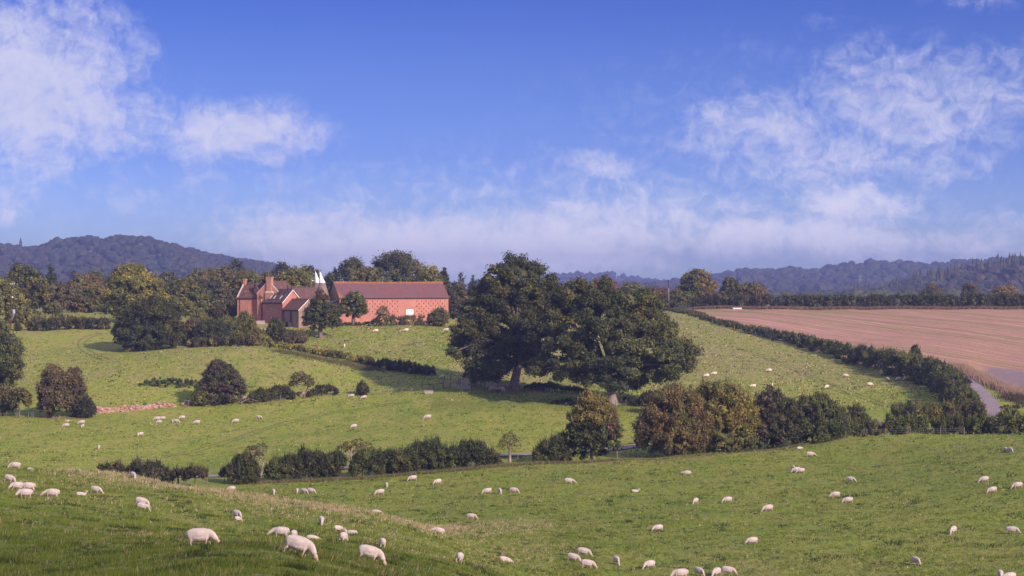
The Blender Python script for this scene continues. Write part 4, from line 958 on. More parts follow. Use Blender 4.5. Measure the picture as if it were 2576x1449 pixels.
# oast kilns
def kiln(zx, dd, rt, label):
    x = (zx-1270)*ZM+B0.x; y = B0.y+dd; t = thing('oast_kiln', (x, y, B0.z), label, 'oast kiln', 'oast kilns with white cowls')
    m = MB(); m.lathe((x, y, B0.z), [(2.0, -1), (2.0, 5.9), (2.12, 5.95), (2.12, 6.12), (1.98, 6.12)], 28); m.build('tower', M_BRK, t, smooth=False)
    m = MB(); m.lathe((x, y, B0.z), [(2.16, 5.9), (2.0, 6.1), (1.62, 7.6), (rt, 10.15)], 28); m.build('roof', M_TKILN, t, smooth=True)
    m = MB(); m.lathe((x, y, B0.z), [(rt+.06, 10.1), (rt+.08, 10.22), (rt*.9, 10.6), (.06, 13.2), (0, 13.25)], 24, off=[(0, 0), (0, 0), (-.07, 0), (-.58, 0), (-.6, 0)]); m.add([(x, y, B0.z+10.1)], []); cw_ = m.build('cowl', M_WPAINT, t, smooth=True)
    m = MB(); zc = B0.z+10.72; m.box((x-rt-.72, y-.06, zc-.03), (x-rt+.12, y+.06, zc+.07)); m.box((x-rt-.78, y-.07, zc-.09), (x-rt-.4, y+.07, zc+.14)); o = m.build('vane_arm', M_WPAINT, None); o.data.transform(Matrix.Translation(-t.location)); o.parent = cw_
    m = MB(); m.tube([(x-.6, y, B0.z+13.2), (x-.6, y, B0.z+13.65)], [.04, .01], 5); o = m.build('finial', M_WPAINT, None); o.data.transform(Matrix.Translation(-t.location)); o.parent = cw_
M_WPAINT = mat_simple('white_painted_boards', (.82, .81, .82), (.74, .72, .74), 1.5, rough=.5)
M_TKILN = mat_tile('kiln_tiles', (.8, .6), 1, (.24, .155, .13), (.31, .21, .175), (.36, .28, .24))
kiln(1006, 7.5, .78, 'oast kiln with a white pointed cowl, left of the pair and farther back')
kiln(1074, 2.5, .83, 'oast kiln with a white pointed cowl, right of the pair and nearer')

# small things round the yard
sh = GD(963, 541); sh = Vector((sh.x, sh.y, sh.z)); t = thing('shed', sh, 'little shed with orange board wall and dark sloping roof before the barn', 'shed')
fs = frame(sh.x, sh.y, sh.z-.1, TH)
m = MB(); q = [(-.9, 0), (.9, 0), (.9, 1.7), (.15, 2.35), (-.9, 1.35)]; m.hull([fs(a, 0, z) for a, z in q], [fs(a, -2, z) for a, z in q]); wl = m.build('wall', M_DARK, t)
for i in range(6):
    x0 = -.88+i*.295; zt = np.interp(x0+.15, [-.9, .15, .9], [1.35, 2.35, 1.7]); m = MB(); m.box((x0, .003, .02), (x0+.28, .05, zt-.05), fs); b = m.build('board', M_ORANGE, None); b.data.transform(Matrix.Translation(-t.location)); b.parent = wl
m = MB(); m.hull([fs(-2.2, .2, .25), fs(.2, .2, 2.42), fs(.2, .2, 2.52), fs(-2.2, .2, .38)], [fs(-2.2, -2.2, .25), fs(.2, -2.2, 2.42), fs(.2, -2.2, 2.52), fs(-2.2, -2.2, .38)]); m.hull([fs(1.05, .2, 1.55), fs(.2, .2, 2.42), fs(.2, .2, 2.52), fs(1.05, .2, 1.67)], [fs(1.05, -2.2, 1.55), fs(.2, -2.2, 2.42), fs(.2, -2.2, 2.52), fs(1.05, -2.2, 1.67)]); m.build('roof', M_DARK, t)
def low_box(u, d, w, h, dp, mat, name, label, cat, legs=False, taper=.0):
    p = GD(u, d); t = thing(name, p, label, cat); m = MB(); x, y, z = p
    m.hull([(x-w/2+taper, y, z+(.15 if legs else -.05)), (x+w/2-taper, y, z+(.15 if legs else -.05)), (x+w/2, y, z+h), (x-w/2, y, z+h)], [(x-w/2+taper, y+dp, z+(.15 if legs else -.05)), (x+w/2-taper, y+dp, z+(.15 if legs else -.05)), (x+w/2, y+dp, z+h), (x-w/2, y+dp, z+h)]); m.build('basin', mat, t)
    m = MB(); e = .07; m.box((x-w/2-e, y-e, z+h+.002), (x+w/2+e, y+.05, z+h+.08)); m.box((x-w/2-e, y+dp-.05, z+h+.002), (x+w/2+e, y+dp+e, z+h+.08)); m.box((x-w/2-e, y+.052, z+h+.002), (x-w/2+.05, y+dp-.052, z+h+.08)); m.box((x+w/2-.05, y+.052, z+h+.002), (x+w/2+e, y+dp-.052, z+h+.08)); m.build('rim', mat, t)
    if legs:
        for sx in (-1, 1):
            m = MB(); m.box((x+sx*w*.35-.06, y+.1, z-.2), (x+sx*w*.35+.06, y+dp-.1, z+.148)); m.build('leg', M_METAL, t)
low_box(1078.6, 421, 2.0, .55, .8, M_CONC, 'stone_trough', 'pinkish stone water trough in the grass before the rail fence', 'trough', taper=.25)
low_box(1855, 655, 2.9, .5, .8, M_WPAINT, 'water_trough', 'long white water trough at the foot of the hedge above the stubble', 'trough', legs=True)
low_box(897, 531, 1.0, .35, .6, M_WPAINT, 'feed_trough', 'small white trough on the bank right of the round-headed tree', 'trough', legs=True)
p = GD(928, 530); t = thing('low_shelter', p, 'low white peaked shelter in the grass before the barn wall', 'shelter'); x, y, z = p
m = MB()
for s in (-1, 1): m.hull([(x+s*.8, y, z+.2), (x, y, z+.62), (x, y, z+.7), (x+s*.8, y, z+.28)], [(x+s*.8, y+1.4, z+.2), (x, y+1.4, z+.62), (x, y+1.4, z+.7), (x+s*.8, y+1.4, z+.28)])
m.build('roof', M_WPAINT, t)
for s in (-1, 1):
    for yy in (.05, 1.3): m = MB(); m.box((x+s*.72-.04, y+yy, z-.2), (x+s*.72+.04, y+yy+.08, z+.25)); m.build('leg', M_TIMB, t)
M_BAG = mat_simple('pale_sacking', (.66, .56, .46), (.50, .40, .32), 3)
def bag(u, d, w, h, z0, label):
    p = GD(u, d); p.z += z0; iv, ifc = ico(2); rg = np.random.default_rng(int(u*7)); V = iv*np.array([w/2, .4, h/2]); V[:, 2] = np.sign(V[:, 2])*np.abs(V[:, 2])**.8*(h/2)**.2; V += np.array([0, 0, h*.42]); V += rg.normal(size=V.shape)*.012
    me = np_mesh('filled_sack', V, ifc, 3, [M_BAG], smooth=True); o = link('filled_sack', me, None, p); tag(o, label, 'sack', 'pale sacks by the farmhouse wall')
bag(648.5, 527, 1.1, .62, 0, 'pale filled sack lying by the farmhouse, leftmost of the three'); bag(658, 527.2, 1.1, .66, 0, 'pale filled sack lying by the farmhouse, in the middle of the three'); bag(667, 526.8, .9, .45, 0, 'small pale filled sack, rightmost of the three by the farmhouse')
p = GD(655, 535); m = MB(); m.box((p.x-1.1, p.y, p.z-.3), (p.x+1.2, p.y+.25, p.z+1.0)); o = m.build('low_wall', M_CONC, None, p); tag(o, 'short grey rendered wall between the farmhouse and the lower brick block', 'wall')
# ---------------------------------------------------------------- the two field oaks
def oak(u, d, discs, label, seed, cols, colmap, n, trunk, lean, limbs=14, top=None):
    """discs: (u, v, radius, depth offset m) read off the outline, turned into masses of the crown"""
    loc = GD(u, d); k = d/F; blobs = []
    for (a, b, r, dy) in discs: blobs.append(((a-u)*k, dy, -(b-HV)*k-loc.z, r*k*.95-.3, r*k*.9, (r*k*.92-.35)*.86))
    root = thing('oak_tree', loc, label, 'tree', 'big field oaks')
    me = crown_mesh('crown', blobs, n, .46, cols, seed, lobe=.33, nl=500, colmap=colmap, core=.6, ragged=.16, inner=.18, flat=.72)
    link('crown', me, root)
    mb = trunk_mb(blobs, trunk, seed, lean, flare=1.9, top=(top or 17)); t = mb.build('trunk', M_BARKP, None, (0, 0, 0), smooth=True); t.parent = root
    return root
oak(1292, 423, [(1310,690,52,0),(1355,715,44,2),(1262,700,36,-3),(1240,725,38,3),(1215,770,48,0),(1300,760,75,0),(1360,780,48,3),(1185,835,40,-2),(1250,840,70,-3),(1165,868,28,0),(1225,905,52,-4),
     (1285,880,58,2),(1340,850,52,-2),(1245,938,32,-5),(1205,935,34,-3),(1350,930,28,4),(1335,912,34,4),(1150,880,20,-5),(1380,740,28,2),(1195,790,34,4),(1378,845,34,2),(1385,790,30,4)],
    'tall broken-crowned oak with a pale leaning trunk beside the sheep pen', 51, OAKD, None, 74000, .95, (1.1, 0), top=24)
def oakmap(q, c, rg): return c*(1.25 if q[0] > 3 else 1.0) if rg.random() > .05 else np.array((.11, .10, .03))  # right-hand lobes brightened: the sunlit side put into the leaf colour
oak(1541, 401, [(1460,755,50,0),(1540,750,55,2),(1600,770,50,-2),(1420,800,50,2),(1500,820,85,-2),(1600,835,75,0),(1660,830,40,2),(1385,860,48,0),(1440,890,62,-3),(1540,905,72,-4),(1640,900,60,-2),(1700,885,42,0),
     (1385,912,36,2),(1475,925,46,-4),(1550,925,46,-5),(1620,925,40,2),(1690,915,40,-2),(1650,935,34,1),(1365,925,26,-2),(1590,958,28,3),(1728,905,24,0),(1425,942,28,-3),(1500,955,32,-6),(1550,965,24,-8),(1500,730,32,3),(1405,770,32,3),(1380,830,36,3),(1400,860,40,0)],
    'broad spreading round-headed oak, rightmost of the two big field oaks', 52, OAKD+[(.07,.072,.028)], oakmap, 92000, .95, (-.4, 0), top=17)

# ---------------------------------------------------------------- trees and bushes of the lower lane
def mixmap(fn): return fn
lowL = 'bushes along the lower lane'
hedge('hedge', [(250,('d',288),1166),(300,('d',289),1160),(345,('d',290),1154),(390,('d',291),1156),(430,('d',292),1175)], 'dark brown-green scrubby hedge showing over the grass crest at the left', DARK+PURP, 9000, card=.3, wid=2.4, seed=61, rough=.5, sprig=.2, tcols=DULL)
tree('hawthorn', 449, 0, 1178, 42, 'crab', DARK+PURP, 'small dark flat-topped hawthorn just right of the scrubby hedge by the crest', 'shrub', n=1500, card=.25, d=287, trunk=.09, stem='stem')
tree('hawthorn', 491, 0, 1172, 62, 'crab', DARK+PURP, 'little flat-headed hawthorn on a bare twisted stem beside the lane', 'shrub', n=2200, card=.25, d=284, trunk=.11, stem='stem')
tree('hawthorn', 564, 0, 1174, 26, 'stand', DARK+GRNM, 'tiny thin hawthorn sapling left of the round dark bush by the lane', 'shrub', n=700, card=.22, d=291, trunk=.05, stem='stem')
tree('bush', 611, 0, 1140, 76, 'bush', OAKD+DARK, 'round dark leafy bush on a tangle of pale stems by the lane', 'bush', n=6500, card=.27, d=290, trunk=.1, bark=M_BARKP, stem='stem')
hedge('hedge', [(668,('d',292),1165),(690,('d',292),1152),(730,('d',292),1146),(780,('d',293),1142),(830,('d',294),1140),(868,('d',295),1142)], 'dark tall hedge beside the lane, left half, with gaps low down', OAKD+DARK, 20000, card=.28, wid=2.1, seed=62, stems=1.6, clear=.12, rough=.22, sprig=.25, tcols=GRNM)
hedge('hedge', [(884,('d',294),1158),(905,('d',294),1138),(960,('d',295),1132),(1010,('d',295),1136),(1050,('d',296),1120),(1090,('d',296),1122),(1130,('d',296),1117),(1180,('d',297),1116),(1225,('d',297),1120),(1252,('d',298),1140)],
      'long dark upright hedge beside the lane, from the spreading crab tree to the gap', OAKD+DARK, 38000, card=.28, wid=2.4, seed=63, stems=1.2, clear=.05, rough=.2, sprig=.28, tcols=GRNM)
hedge('hedge', [(1348,('d',302),1112),(1375,('d',302),1100),(1400,('d',302),1098),(1432,('d',302),1104)], 'short dark upright hedge left of the tall two-tone bush', OAKD+GRNM, 9500, card=.28, wid=2.2, seed=64, rough=.3, sprig=.22)
def m1(q, c, rg):
    if q[0] > 2.2 and 3.2 < q[2] < 9 and rg.random() < .6: return np.array((.125, .058, .045))
    if q[2] > 6.2: return np.array((.125, .105, .038))*rg.uniform(.8, 1.2)
    return c
tree('tall_bush', 1488, 0, 984, 155, 'tall', GRNM+OAKD, 'tall bush, yellow-topped and green below, with a dull red right flank', 'bush', n=17000, card=.33, d=302, trunk=.25, lobe=.2, colmap=m1, stem='stem')
def m2(q, c, rg): return np.array((.115, .082, .036))*rg.uniform(.7, 1.2) if (q[2] > 2.6 and rg.random() < .75) else c
tree('rusty_bush', 1695, 0, 972, 168, 'dome', OLIVE+RUSS, 'big rusty brown and green bush, leftmost of the three great lane bushes', 'bush', n=17000, card=.33, d=312, trunk=.25, colmap=m2, depth=.9, stem='stem')
def m3(q, c, rg): return np.array((.135, .115, .035))*rg.uniform(.8, 1.2) if (q[2] > 3.6 and rg.random() < .75) else c
tree('golden_bush', 1812, 0, 956, 185, 'bush', GRNM+OLIVE, 'big golden olive bush standing between the rusty one and the purplish one', 'bush', n=19000, card=.33, d=315, trunk=.25, colmap=m3, depth=.9, stem='stem')
def m4(q, c, rg):
    if q[0] < -1 and rg.random() < .7: return np.array((.072, .055, .044))*rg.uniform(.8, 1.25)
    return c
tree('purple_bush', 1950, 0, 974, 140, 'bush', PURP+DARK, 'big purplish brown bush with a ragged twiggy peak by the lane', 'bush', n=13000, card=.31, d=318, trunk=.2, colmap=m4, lobe=.17, inner=.22, stem='stem')
tree('dark_bush', 2045, 0, 996, 150, 'dome', OAKD+GRNM+PURP[:1], 'big dark green bush joined to the right side of the purplish one', 'bush', n=13000, card=.31, d=320, trunk=.2, stem='stem')
tree('bush', 1905, 0, 1002, 55, 'tall', OLIVE, 'slim olive bush peeping up between the golden bush and the purplish bush', 'bush', n=3500, card=.3, d=332, trunk=.1, stem='stem')
tree('bush', 2112, 0, 1022, 56, 'tall', OLIVE+GRNM, 'slim olive green bush on bare pale stems right of the great dark bush', 'bush', n=3500, card=.3, d=324, trunk=.09, bark=M_BARKP, stem='stem')
tree('bush', 2148, 0, 1020, 78, 'dome', DARK+GRNM, 'low rounded dark bush behind the vine-topped hedge', 'bush', n=5500, card=.3, d=352, trunk=.12, stem='stem')
hedge('hedge', [(2095,('d',323),1068),(2130,('d',324),1062),(2180,('d',325),1062),(2240,('d',325),1052),(2300,('d',325),1050),(2360,('d',325),1056),(2430,('d',324),1052),(2500,('d',322),1050),(2580,('d',321),1045),(2640,('d',321),1042)],
      'dark vine-topped hedge along the top of the near sheep field at the right', OAKD+GRNM+PURP[:1], 30000, card=.3, wid=2.3, seed=65, stems=.6, rough=.22, tcols=[(.07,.085,.03)])
hedge('hedge', [(2232,('d',372),1040),(2255,('d',372),1022),(2290,('d',371),1020),(2330,('d',371),1024),(2370,('d',371),1018),(2410,('d',370),1020),(2440,('d',369),1010),(2466,('d',368),1008),(2478,('d',368),1022)],
      'brown and green hedge on the far side of the lane before the bend', PURP+GRNM+OLIVE[:1], 15000, card=.32, wid=2.4, seed=66, rough=.35, sprig=.15, tcols=OLIVE)
tree('cypress_bush', 2287, 0, 1006, 38, 'cone', BLUG, 'small dark pointed evergreen bush rising out of the lane hedge', 'bush', n=2500, card=.28, d=368, trunk=.12, stem='stem')
tree('bramble', 2540, 0, 1028, 56, 'dome', GRNM+YELG, 'pale-sprigged bramble bush at the inside of the lane bend', 'bush', n=3500, card=.28, d=362, trunk=.06, inner=.3, stem='stem')
hedge('hedge', [(2520,('d',392),1028),(2560,('d',392),1022),(2620,('d',392),1015)], 'brown hedge end beyond the lane bend at the right edge', PURP+DULL, 5000, card=.32, wid=2.5, seed=67)
# crab trees by the lane
tree('crab_tree', 890, 0, 1080, 116, 'crab', OLIVE+DULL, 'spreading crab apple with a forked bare trunk behind the lane hedge', 'tree', n=1900, card=.22, d=305, trunk=.2, bark=M_BARKP, lobe=.13, core=.2, lean=(-.5, 0), inner=.25, blobs=[(-1.6,0,3.4,1.1,1.0,.5),(-.5,0,3.9,1.0,1.0,.5),(.7,0,4.2,1.1,1.0,.55),(1.9,0,3.7,1.0,1.0,.6),(-2.7,0,2.5,.8,.8,.4),(2.5,0,3.0,.7,.7,.5)])
tree('crab_tree', 1282, 0, 1085, 60, 'stand', OLIVE+RUSS[:1], 'small pollarded crab apple on a single pale stem in the hedge gap', 'tree', n=850, card=.22, d=303, trunk=.18, bark=M_BARKP, core=.2, inner=.25)
tree('crab_tree', 655, 0, 1096, 72, 'stand', GRNM+PURP, 'drooping crab apple leaning left over the round dark bush', 'tree', n=1300, card=.22, d=299, trunk=.15, bark=M_BARKP, blobs=[(-1.2,0,3.9,1.1,1.0,.8),(.1,0,4.4,.9,.9,.7),(-2.0,0,2.9,.7,.8,.7),(-.4,0,3.3,.8,.7,.6)], lean=(.5, 0), core=.2, inner=.25)

# ---------------------------------------------------------------- middle line: wall, pens, field trees
def brownmap(q, c, rg): return np.array((.085, .07, .04))*rg.uniform(.8, 1.25) if q[2] > 3.4 else c
tree('field_maple', 132, 1048, 912, 92, 'tall', PURP+DULL+RUSS[:1], 'brown-leaved field tree on a short trunk, left one of the joined pair', 'tree', n=12000, card=.36, d=404, trunk=.33, colmap=brownmap, ragged=.1)
tree('field_maple', 186, 1042, 920, 84, 'tall', PURP+DULL, 'brown-leaved field tree on a short trunk, right one of the joined pair', 'tree', n=11000, card=.36, d=407, trunk=.26, colmap=brownmap, flip=True)
tree('hawthorn', 219, 1037, 997, 42, 'bush', DARK+PURP, 'dark hawthorn on thin stems at the left end of the stone bank', 'shrub', n=2600, card=.3, d=405, trunk=.1, stem='stem')
tree('apple_tree', 48, 1052, 972, 66, 'crab', DULL+OLIVE, 'old apple tree with bare crooked trunk left of the brown pair', 'tree', n=4200, card=.32, d=404, trunk=.2, lobe=.17, core=.45, inner=.2)
tree('apple_tree', 2, 1056, 970, 78, 'dome', DULL+RUSS, 'russet scrubby apple tree at the very left edge', 'tree', n=4500, card=.32, d=408, trunk=.15)
tree('ash_tree', -15, 975, 795, 150, 'tall', GRNM+OLIVE+OAKD, 'large dark green tree cut by the left edge of the view', 'tree', n=20000, card=.42, d=440, trunk=.5)
def hawmap(q, c, rg): return np.array((.068, .055, .04))*rg.uniform(.8, 1.25) if rg.random() < .6 else c
tree('hawthorn_tree', 554, 1018, 903, 104, 'bush', PURP+OAKD, 'big purplish twiggy hawthorn tree beside the stone bank', 'tree', n=15000, card=.34, d=421, trunk=.3, colmap=hawmap, lobe=.17, inner=.24, ragged=.18)
tree('bush', 508, 1018, 975, 50, 'dome', OLIVE+GRNM, 'low grey-green bush at the left foot of the big hawthorn', 'bush', n=2600, card=.32, d=419, trunk=.08, stem='stem')
hedge('hedge', [(628,('d',420),992),(655,('d',421),978),(690,('d',423),968),(715,('d',424),970),(738,('d',425),985)], 'thick dark domed hedge right of the big hawthorn', OAKD+DARK, 8000, card=.33, wid=2.2, seed=71, stems=1.2, clear=.25, tcols=GRNM)
tree('thorn_tree', 764, 1002, 930, 56, 'stand', DULL+PURP, 'leaning wind-shaped thorn tree behind the stone bank', 'tree', n=1700, card=.3, d=425, trunk=.18, blobs=[(-1.0,0,4.5,1.6,1.4,1.1),(.2,0,4.0,1.6,1.4,.9),(-2.3,0,3.0,.8,.9,.8),(1.2,0,3.3,.9,.9,.6)], lean=(1.0, 0), core=.2)
hedge('hedge', [(775,('d',426),985),(800,('d',427),972),(830,('d',428),970),(850,('d',429),980)], 'flat dark hedge raised on bare stems, end of the stone bank', DARK+OAKD, 4500, card=.32, wid=1.8, seed=72, stems=2.0, clear=.45, bark=M_BARKP)
tree('hawthorn', 912, 992, 960, 30, 'bush', DARK+PURP, 'lone small round hawthorn on pale stems in the fence line', 'shrub', n=1600, card=.3, d=428, trunk=.08, bark=M_BARKP, stem='stem')
tree('bush', 1008, 972, 952, 30, 'dome', DARK, 'very low dark bush beside the pen gates', 'bush', n=900, card=.3, d=447, trunk=.05, stem='stem') if False else None
tree('bush', 1267, 972, 962, 20, 'dome', DARK+DULL, 'low dark bush', 'bush', n=600, card=.28, d=440, trunk=.05, stem='stem') if False else None
hedge('hedge', [(1320,('d',424),972),(1345,('d',423),962),(1390,('d',421),966),(1440,('d',419),972),(1478,('d',417),982)], 'dark thin-stemmed hedge running between the trunks of the two oaks', DARK+BLUG, 8500, card=.33, wid=2.0, seed=73, stems=2.2, clear=.4, rough=.25)
hedge('low_bush', [(1388,('d',402),1010),(1420,('d',401),1003),(1458,('d',400),1006)], 'low dark bush patch in the shade before the oak hedge', OAKD+DARK, 2600, card=.3, wid=2.0, seed=74, cat='bush')
hedge('hedge', [(1562,('d',403),1005),(1582,('d',402),996),(1604,('d',402),1000)], 'small dark bush right of the broad oak trunk', BLUG+DARK, 2000, card=.3, wid=1.8, seed=75, stems=1.5, clear=.4, cat='bush')
hedge('hedge', [(1604,('d',398),1003),(1630,('d',397),990),(1665,('d',396),985),(1700,('d',395),990)], 'wide dark hedge bush behind the rusty lane bush', BLUG+OAKD, 5500, card=.33, wid=2.6, seed=76, stems=1.0, clear=.3, cat='bush')
tree('bush', 1690, 0, 965, 80, 'dome', DULL+OLIVE, 'grey-green bush standing behind the rusty lane bush', 'bush', n=3500, card=.34, d=385, trunk=.12, stem='stem')
hedge('reed_patch', [(368,964,955),(400,969,953),(430,972,955),(465,973,958),(505,970,958)], 'long dark patch of rushes in the grass above the stone bank', [(.05,.065,.03),(.07,.08,.035)], 5500, card=.34, wid=4.5, seed=77, cat='rushes', rough=.15)

# hedge behind the middle crest and down to the pens
hedge('hedge', [(470,('d',487),852),(520,('d',487),846),(560,('d',487),848),(600,('d',487),845),(640,('d',486),846),(690,('d',485),852)], 'yellow-flecked hedge along the crest below the farmhouse', DARK+PURP+OLIVE[:1], 10000, card=.38, wid=3.0, seed=81, rough=.3, tcols=YELG)
hedge('hedge', [(700,('d',482),858),(740,('d',479),866),(780,('d',475),872),(830,('d',470),880),(880,('d',466),892),(930,('d',461),900),(950,('d',459),906)], 'dark hedge dipping over the field crest below the pointed tree', DARK+PURP+OAKD, 12000, card=.38, wid=2.6, seed=82, rough=.35, stems=.6, tcols=YELG)
hedge('hedge', [(955,('d',458),904),(990,('d',455),908),(1030,('d',452),910),(1060,('d',450),915),(1094,('d',448),924)], 'dark rounded hedge end above the pen gates', DARK+BLUG+PURP, 8500, card=.36, wid=3.2, seed=83, rough=.3)
hedge('hedge', [(38,('d',531),812),(90,('d',532),804),(150,('d',533),803),(210,('d',534),802),(275,('d',535),800)], 'low dark brown hedge at the far side of the upper left field', DARK+PURP, 11000, card=.42, wid=2.4, seed=84, rough=.15)
hedge('hedge', [(60,('d',548),798),(120,('d',548),794),(180,('d',548),796),(240,('d',548),797)], 'weedy yellow-green growth behind the low brown hedge at the left', DULL+YELG, 3500, card=.42, wid=2.5, seed=85, rough=.4)

# ---------------------------------------------------------------- trees about the farm
tree('sycamore', 374, 885, 735, 160, 'dome', DARK+OAKD, 'very dark round tree with foliage down to the grass, left of the farm', 'tree', n=26000, card=.44, d=491, trunk=.5, lobe=.2, inner=.08, depth=.95, sink=1.0)
def peart(q, c, rg): return np.array((.095, .06, .035)) if q[2] > 9.3 else c
tree('pear_tree', 806, 856, 742, 96, 'tall', OAKD+GRNM+OLIVE[:1], 'pointed dark pear tree on a thick trunk before the lowest annexe', 'tree', n=11000, card=.38, d=512, trunk=.55, colmap=peart, blobs=[(0,0,6.2,3.6,3.2,2.6),(-1.6,0,4.3,2.6,2.6,1.9),(1.9,0,4.4,2.8,2.6,2.0),(0,0,9.0,2.0,2.0,2.0),(.2,0,10.7,1.0,1.0,1.3),(3.5,.5,6.3,1.6,1.6,2.6)])
tree('pear_tree', 889, 826, 747, 64, 'round', YELG[:1]+GRNM+OLIVE, 'round-headed lighter green tree on a short thick trunk before the barn', 'tree', n=7500, card=.38, d=531, trunk=.5, blobs=[(0,0,5.4,3.1,2.8,2.4),(-1.0,0,3.9,2.2,2.2,1.5),(1.1,0,4.0,2.3,2.2,1.5),(.1,0,7.4,1.9,1.8,1.3)])
tree('young_tree', 962, 806, 768, 38, 'stand', GRNM, 'thin young tree against the barn wall', 'tree', n=700, card=.34, d=528, trunk=.1, core=.2, inner=.3)
tree('bush', 1104, 806, 774, 44, 'dome', OLIVE+DULL, 'pale olive round bush on stems at the right corner of the barn', 'bush', n=2800, card=.36, d=533, trunk=.12, stem='stem')
hedge('bramble_bank', [(965,('d',532),800),(990,('d',533),796),(1020,('d',533),798),(1060,('d',534),796),(1090,('d',534),795),(1118,('d',534),796)], 'rough brambles and weeds at the foot of the barn wall', DULL+OLIVE+PURP[:1], 5500, card=.36, wid=3, seed=86, cat='brambles')
hedge('bramble_bank', [(812,('d',527),818),(850,('d',529),813),(900,('d',531),811),(940,('d',532),806),(965,('d',532),806)], 'dull weedy bank under the two yard trees', DULL+PURP, 4200, card=.36, wid=2.4, seed=87, cat='brambles', rough=.3)
tree('bush', 695, 836, 799, 50, 'bush', DARK+GRNM, 'round dark green bush before the lower brick block', 'bush', n=4200, card=.36, d=510, trunk=.12, stem='stem')
tree('willow_bush', 617, 862, 783, 60, 'bush', OLIVE+GRNM, 'feathery olive willow bush before the farmhouse wall', 'bush', n=6500, card=.38, d=507, trunk=.15, inner=.2, stem='stem')
tree('willow_bush', 572, 868, 798, 80, 'bush', GRNM+OLIVE, 'broad grey-green willow bush left of the feathery one', 'bush', n=7500, card=.38, d=505, trunk=.15, inner=.2, stem='stem')
tree('dark_bush', 532, 876, 806, 90, 'dome', DARK+BLUG, 'broad blackish bush right of the very dark round tree', 'bush', n=8500, card=.38, d=500, trunk=.15, stem='stem')
tree('bush', 486, 876, 800, 60, 'bush', DULL+PURP[:1]+RUSS[:1], 'dull brown bush touching the very dark round tree', 'bush', n=4500, card=.38, d=506, trunk=.12, stem='stem')
tree('bush', 650, 868, 826, 46, 'dome', DULL+OLIVE, 'dull low bush under the pale sacks', 'bush', n=2600, card=.36, d=500, trunk=.08, stem='stem')
tree('bush', 742, 868, 832, 60, 'dome', DULL+PURP, 'low dull purple scrub left of the pear tree trunk', 'bush', n=3000, card=.36, d=503, trunk=.08, stem='stem')
tree('bush', 500, 850, 775, 44, 'bush', OLIVE, 'pale olive bush behind the dull brown one', 'bush', n=2800, card=.4, d=530, trunk=.1, stem='stem')
tree('bush', 560, 840, 765, 64, 'dome', RUSS[2:]+PURP, 'dark russet bush at the left corner of the farmhouse', 'bush', n=4500, card=.42, d=552, trunk=.12, stem='stem')

# ---------------------------------------------------------------- the wood behind the farm, tree by tree
WD = 'trees of the wood behind the farm'
def wt(u, top, w, shape, cols, label, d=650, n=4800, name='woodland_tree', card=.62, **k):
    k.setdefault('trunk', .35); k.setdefault('inner', .1)
    return tree(name, u, 0, top, w*1.13, shape, cols, label, 'tree', WD, n=n, card=card, d=d, seed=int(u*3+top), **k)
wt(58, 660, 118, 'tall', OLIVE+OAKD, 'tall open pine-like tree with a visible ruddy trunk near the left edge', 600, 8500, 'pine_tree', core=.5, bark=M_BARK)
wt(4, 700, 100, 'dome', OLIVE+YELG[:1], 'olive rounded tree at the far left edge, beside the pine-like tree', 590, 5500)
wt(129, 660, 48, 'cone', BLUG, 'dark narrow conifer right of the pine-like tree', 700, 4200, 'conifer')
wt(186, 676, 34, 'cone', BLUG, 'smaller dark conifer tip, right of the narrow conifer', 740, 1800, 'conifer')
wt(150, 712, 96, 'dome', PURP+DULL, 'dull purple-brown tree under the narrow conifer', 640)
wt(210, 688, 110, 'dome', RUSS+OLIVE[:1], 'wide russet-topped tree left of the tall yellow-green one', 690, 6500)
wt(232, 715, 90, 'dome', OLIVE+RUSS[:1], 'olive and rust tree low beside the tall yellow-green one', 640, 5500)
wt(238, 676, 60, 'dome', GRNM, 'green dome showing behind the wide russet tree', 740, 3000)
wt(335, 662, 172, 'tall', YELG+OLIVE, 'tall yellow-green ash behind the very dark round tree', 560, 15000, 'ash_tree', card=.52, core=.6, bark=M_BARKP)
wt(296, 667, 52, 'dome', DULL+BLUG, 'dull grey-green top behind the left of the tall ash', 690, 2600)
wt(455, 703, 112, 'dome', GRNM+OLIVE[:1], 'mid green spreading tree right of the tall ash', 590, 6500)
wt(418, 680, 70, 'dome', BLUG+DULL, 'dark dull tree behind the right shoulder of the tall ash', 700, 3000)
wt(497, 676, 70, 'dome', OLIVE+DULL, 'soft olive tree between the tall ash and the low dome', 720, 3600)
wt(587, 649, 66, 'dome', DARK+BLUG, 'far dark domed tree rising above the wood, left of the farm chimneys', 860, 3600)
wt(528, 672, 60, 'dome', DULL+OLIVE, 'dull olive tree left of the far dark dome', 740, 3000)
wt(560, 672, 110, 'dome', OLIVE+DULL, 'broad olive-grey tree in front of the far dark dome', 680, 6500)
wt(530, 708, 90, 'dome', BLUG+DULL, 'dark grey-green tree low behind the farmhouse left gable', 620, 5000)
wt(618, 676, 80, 'dome', DULL+OLIVE, 'dull tree directly behind the farmhouse left chimney', 660, 4500)
wt(668, 680, 80, 'dome', RUSS[1:]+DULL, 'brownish tree behind the tall double chimney', 670, 4200)
wt(708, 652, 62, 'dome', DARK+BLUG, 'dark tree top high behind the tall double chimney', 760, 3600)
wt(742, 668, 96, 'dome', OLIVE+YELG[:1], 'yellow-olive domed tree just left of the oast kilns', 640, 5500)
wt(776, 660, 84, 'tall', RUSS[1:]+PURP, 'reddish brown tree behind the white cowls', 720, 4500)
wt(700, 705, 70, 'dome', OLIVE, 'low olive tree behind the farmhouse rear roof', 610, 3600)
wt(826, 688, 60, 'dome', OLIVE+RUSS[1:], 'tawny tree in the gap between the cowls and the barn', 690, 3600)
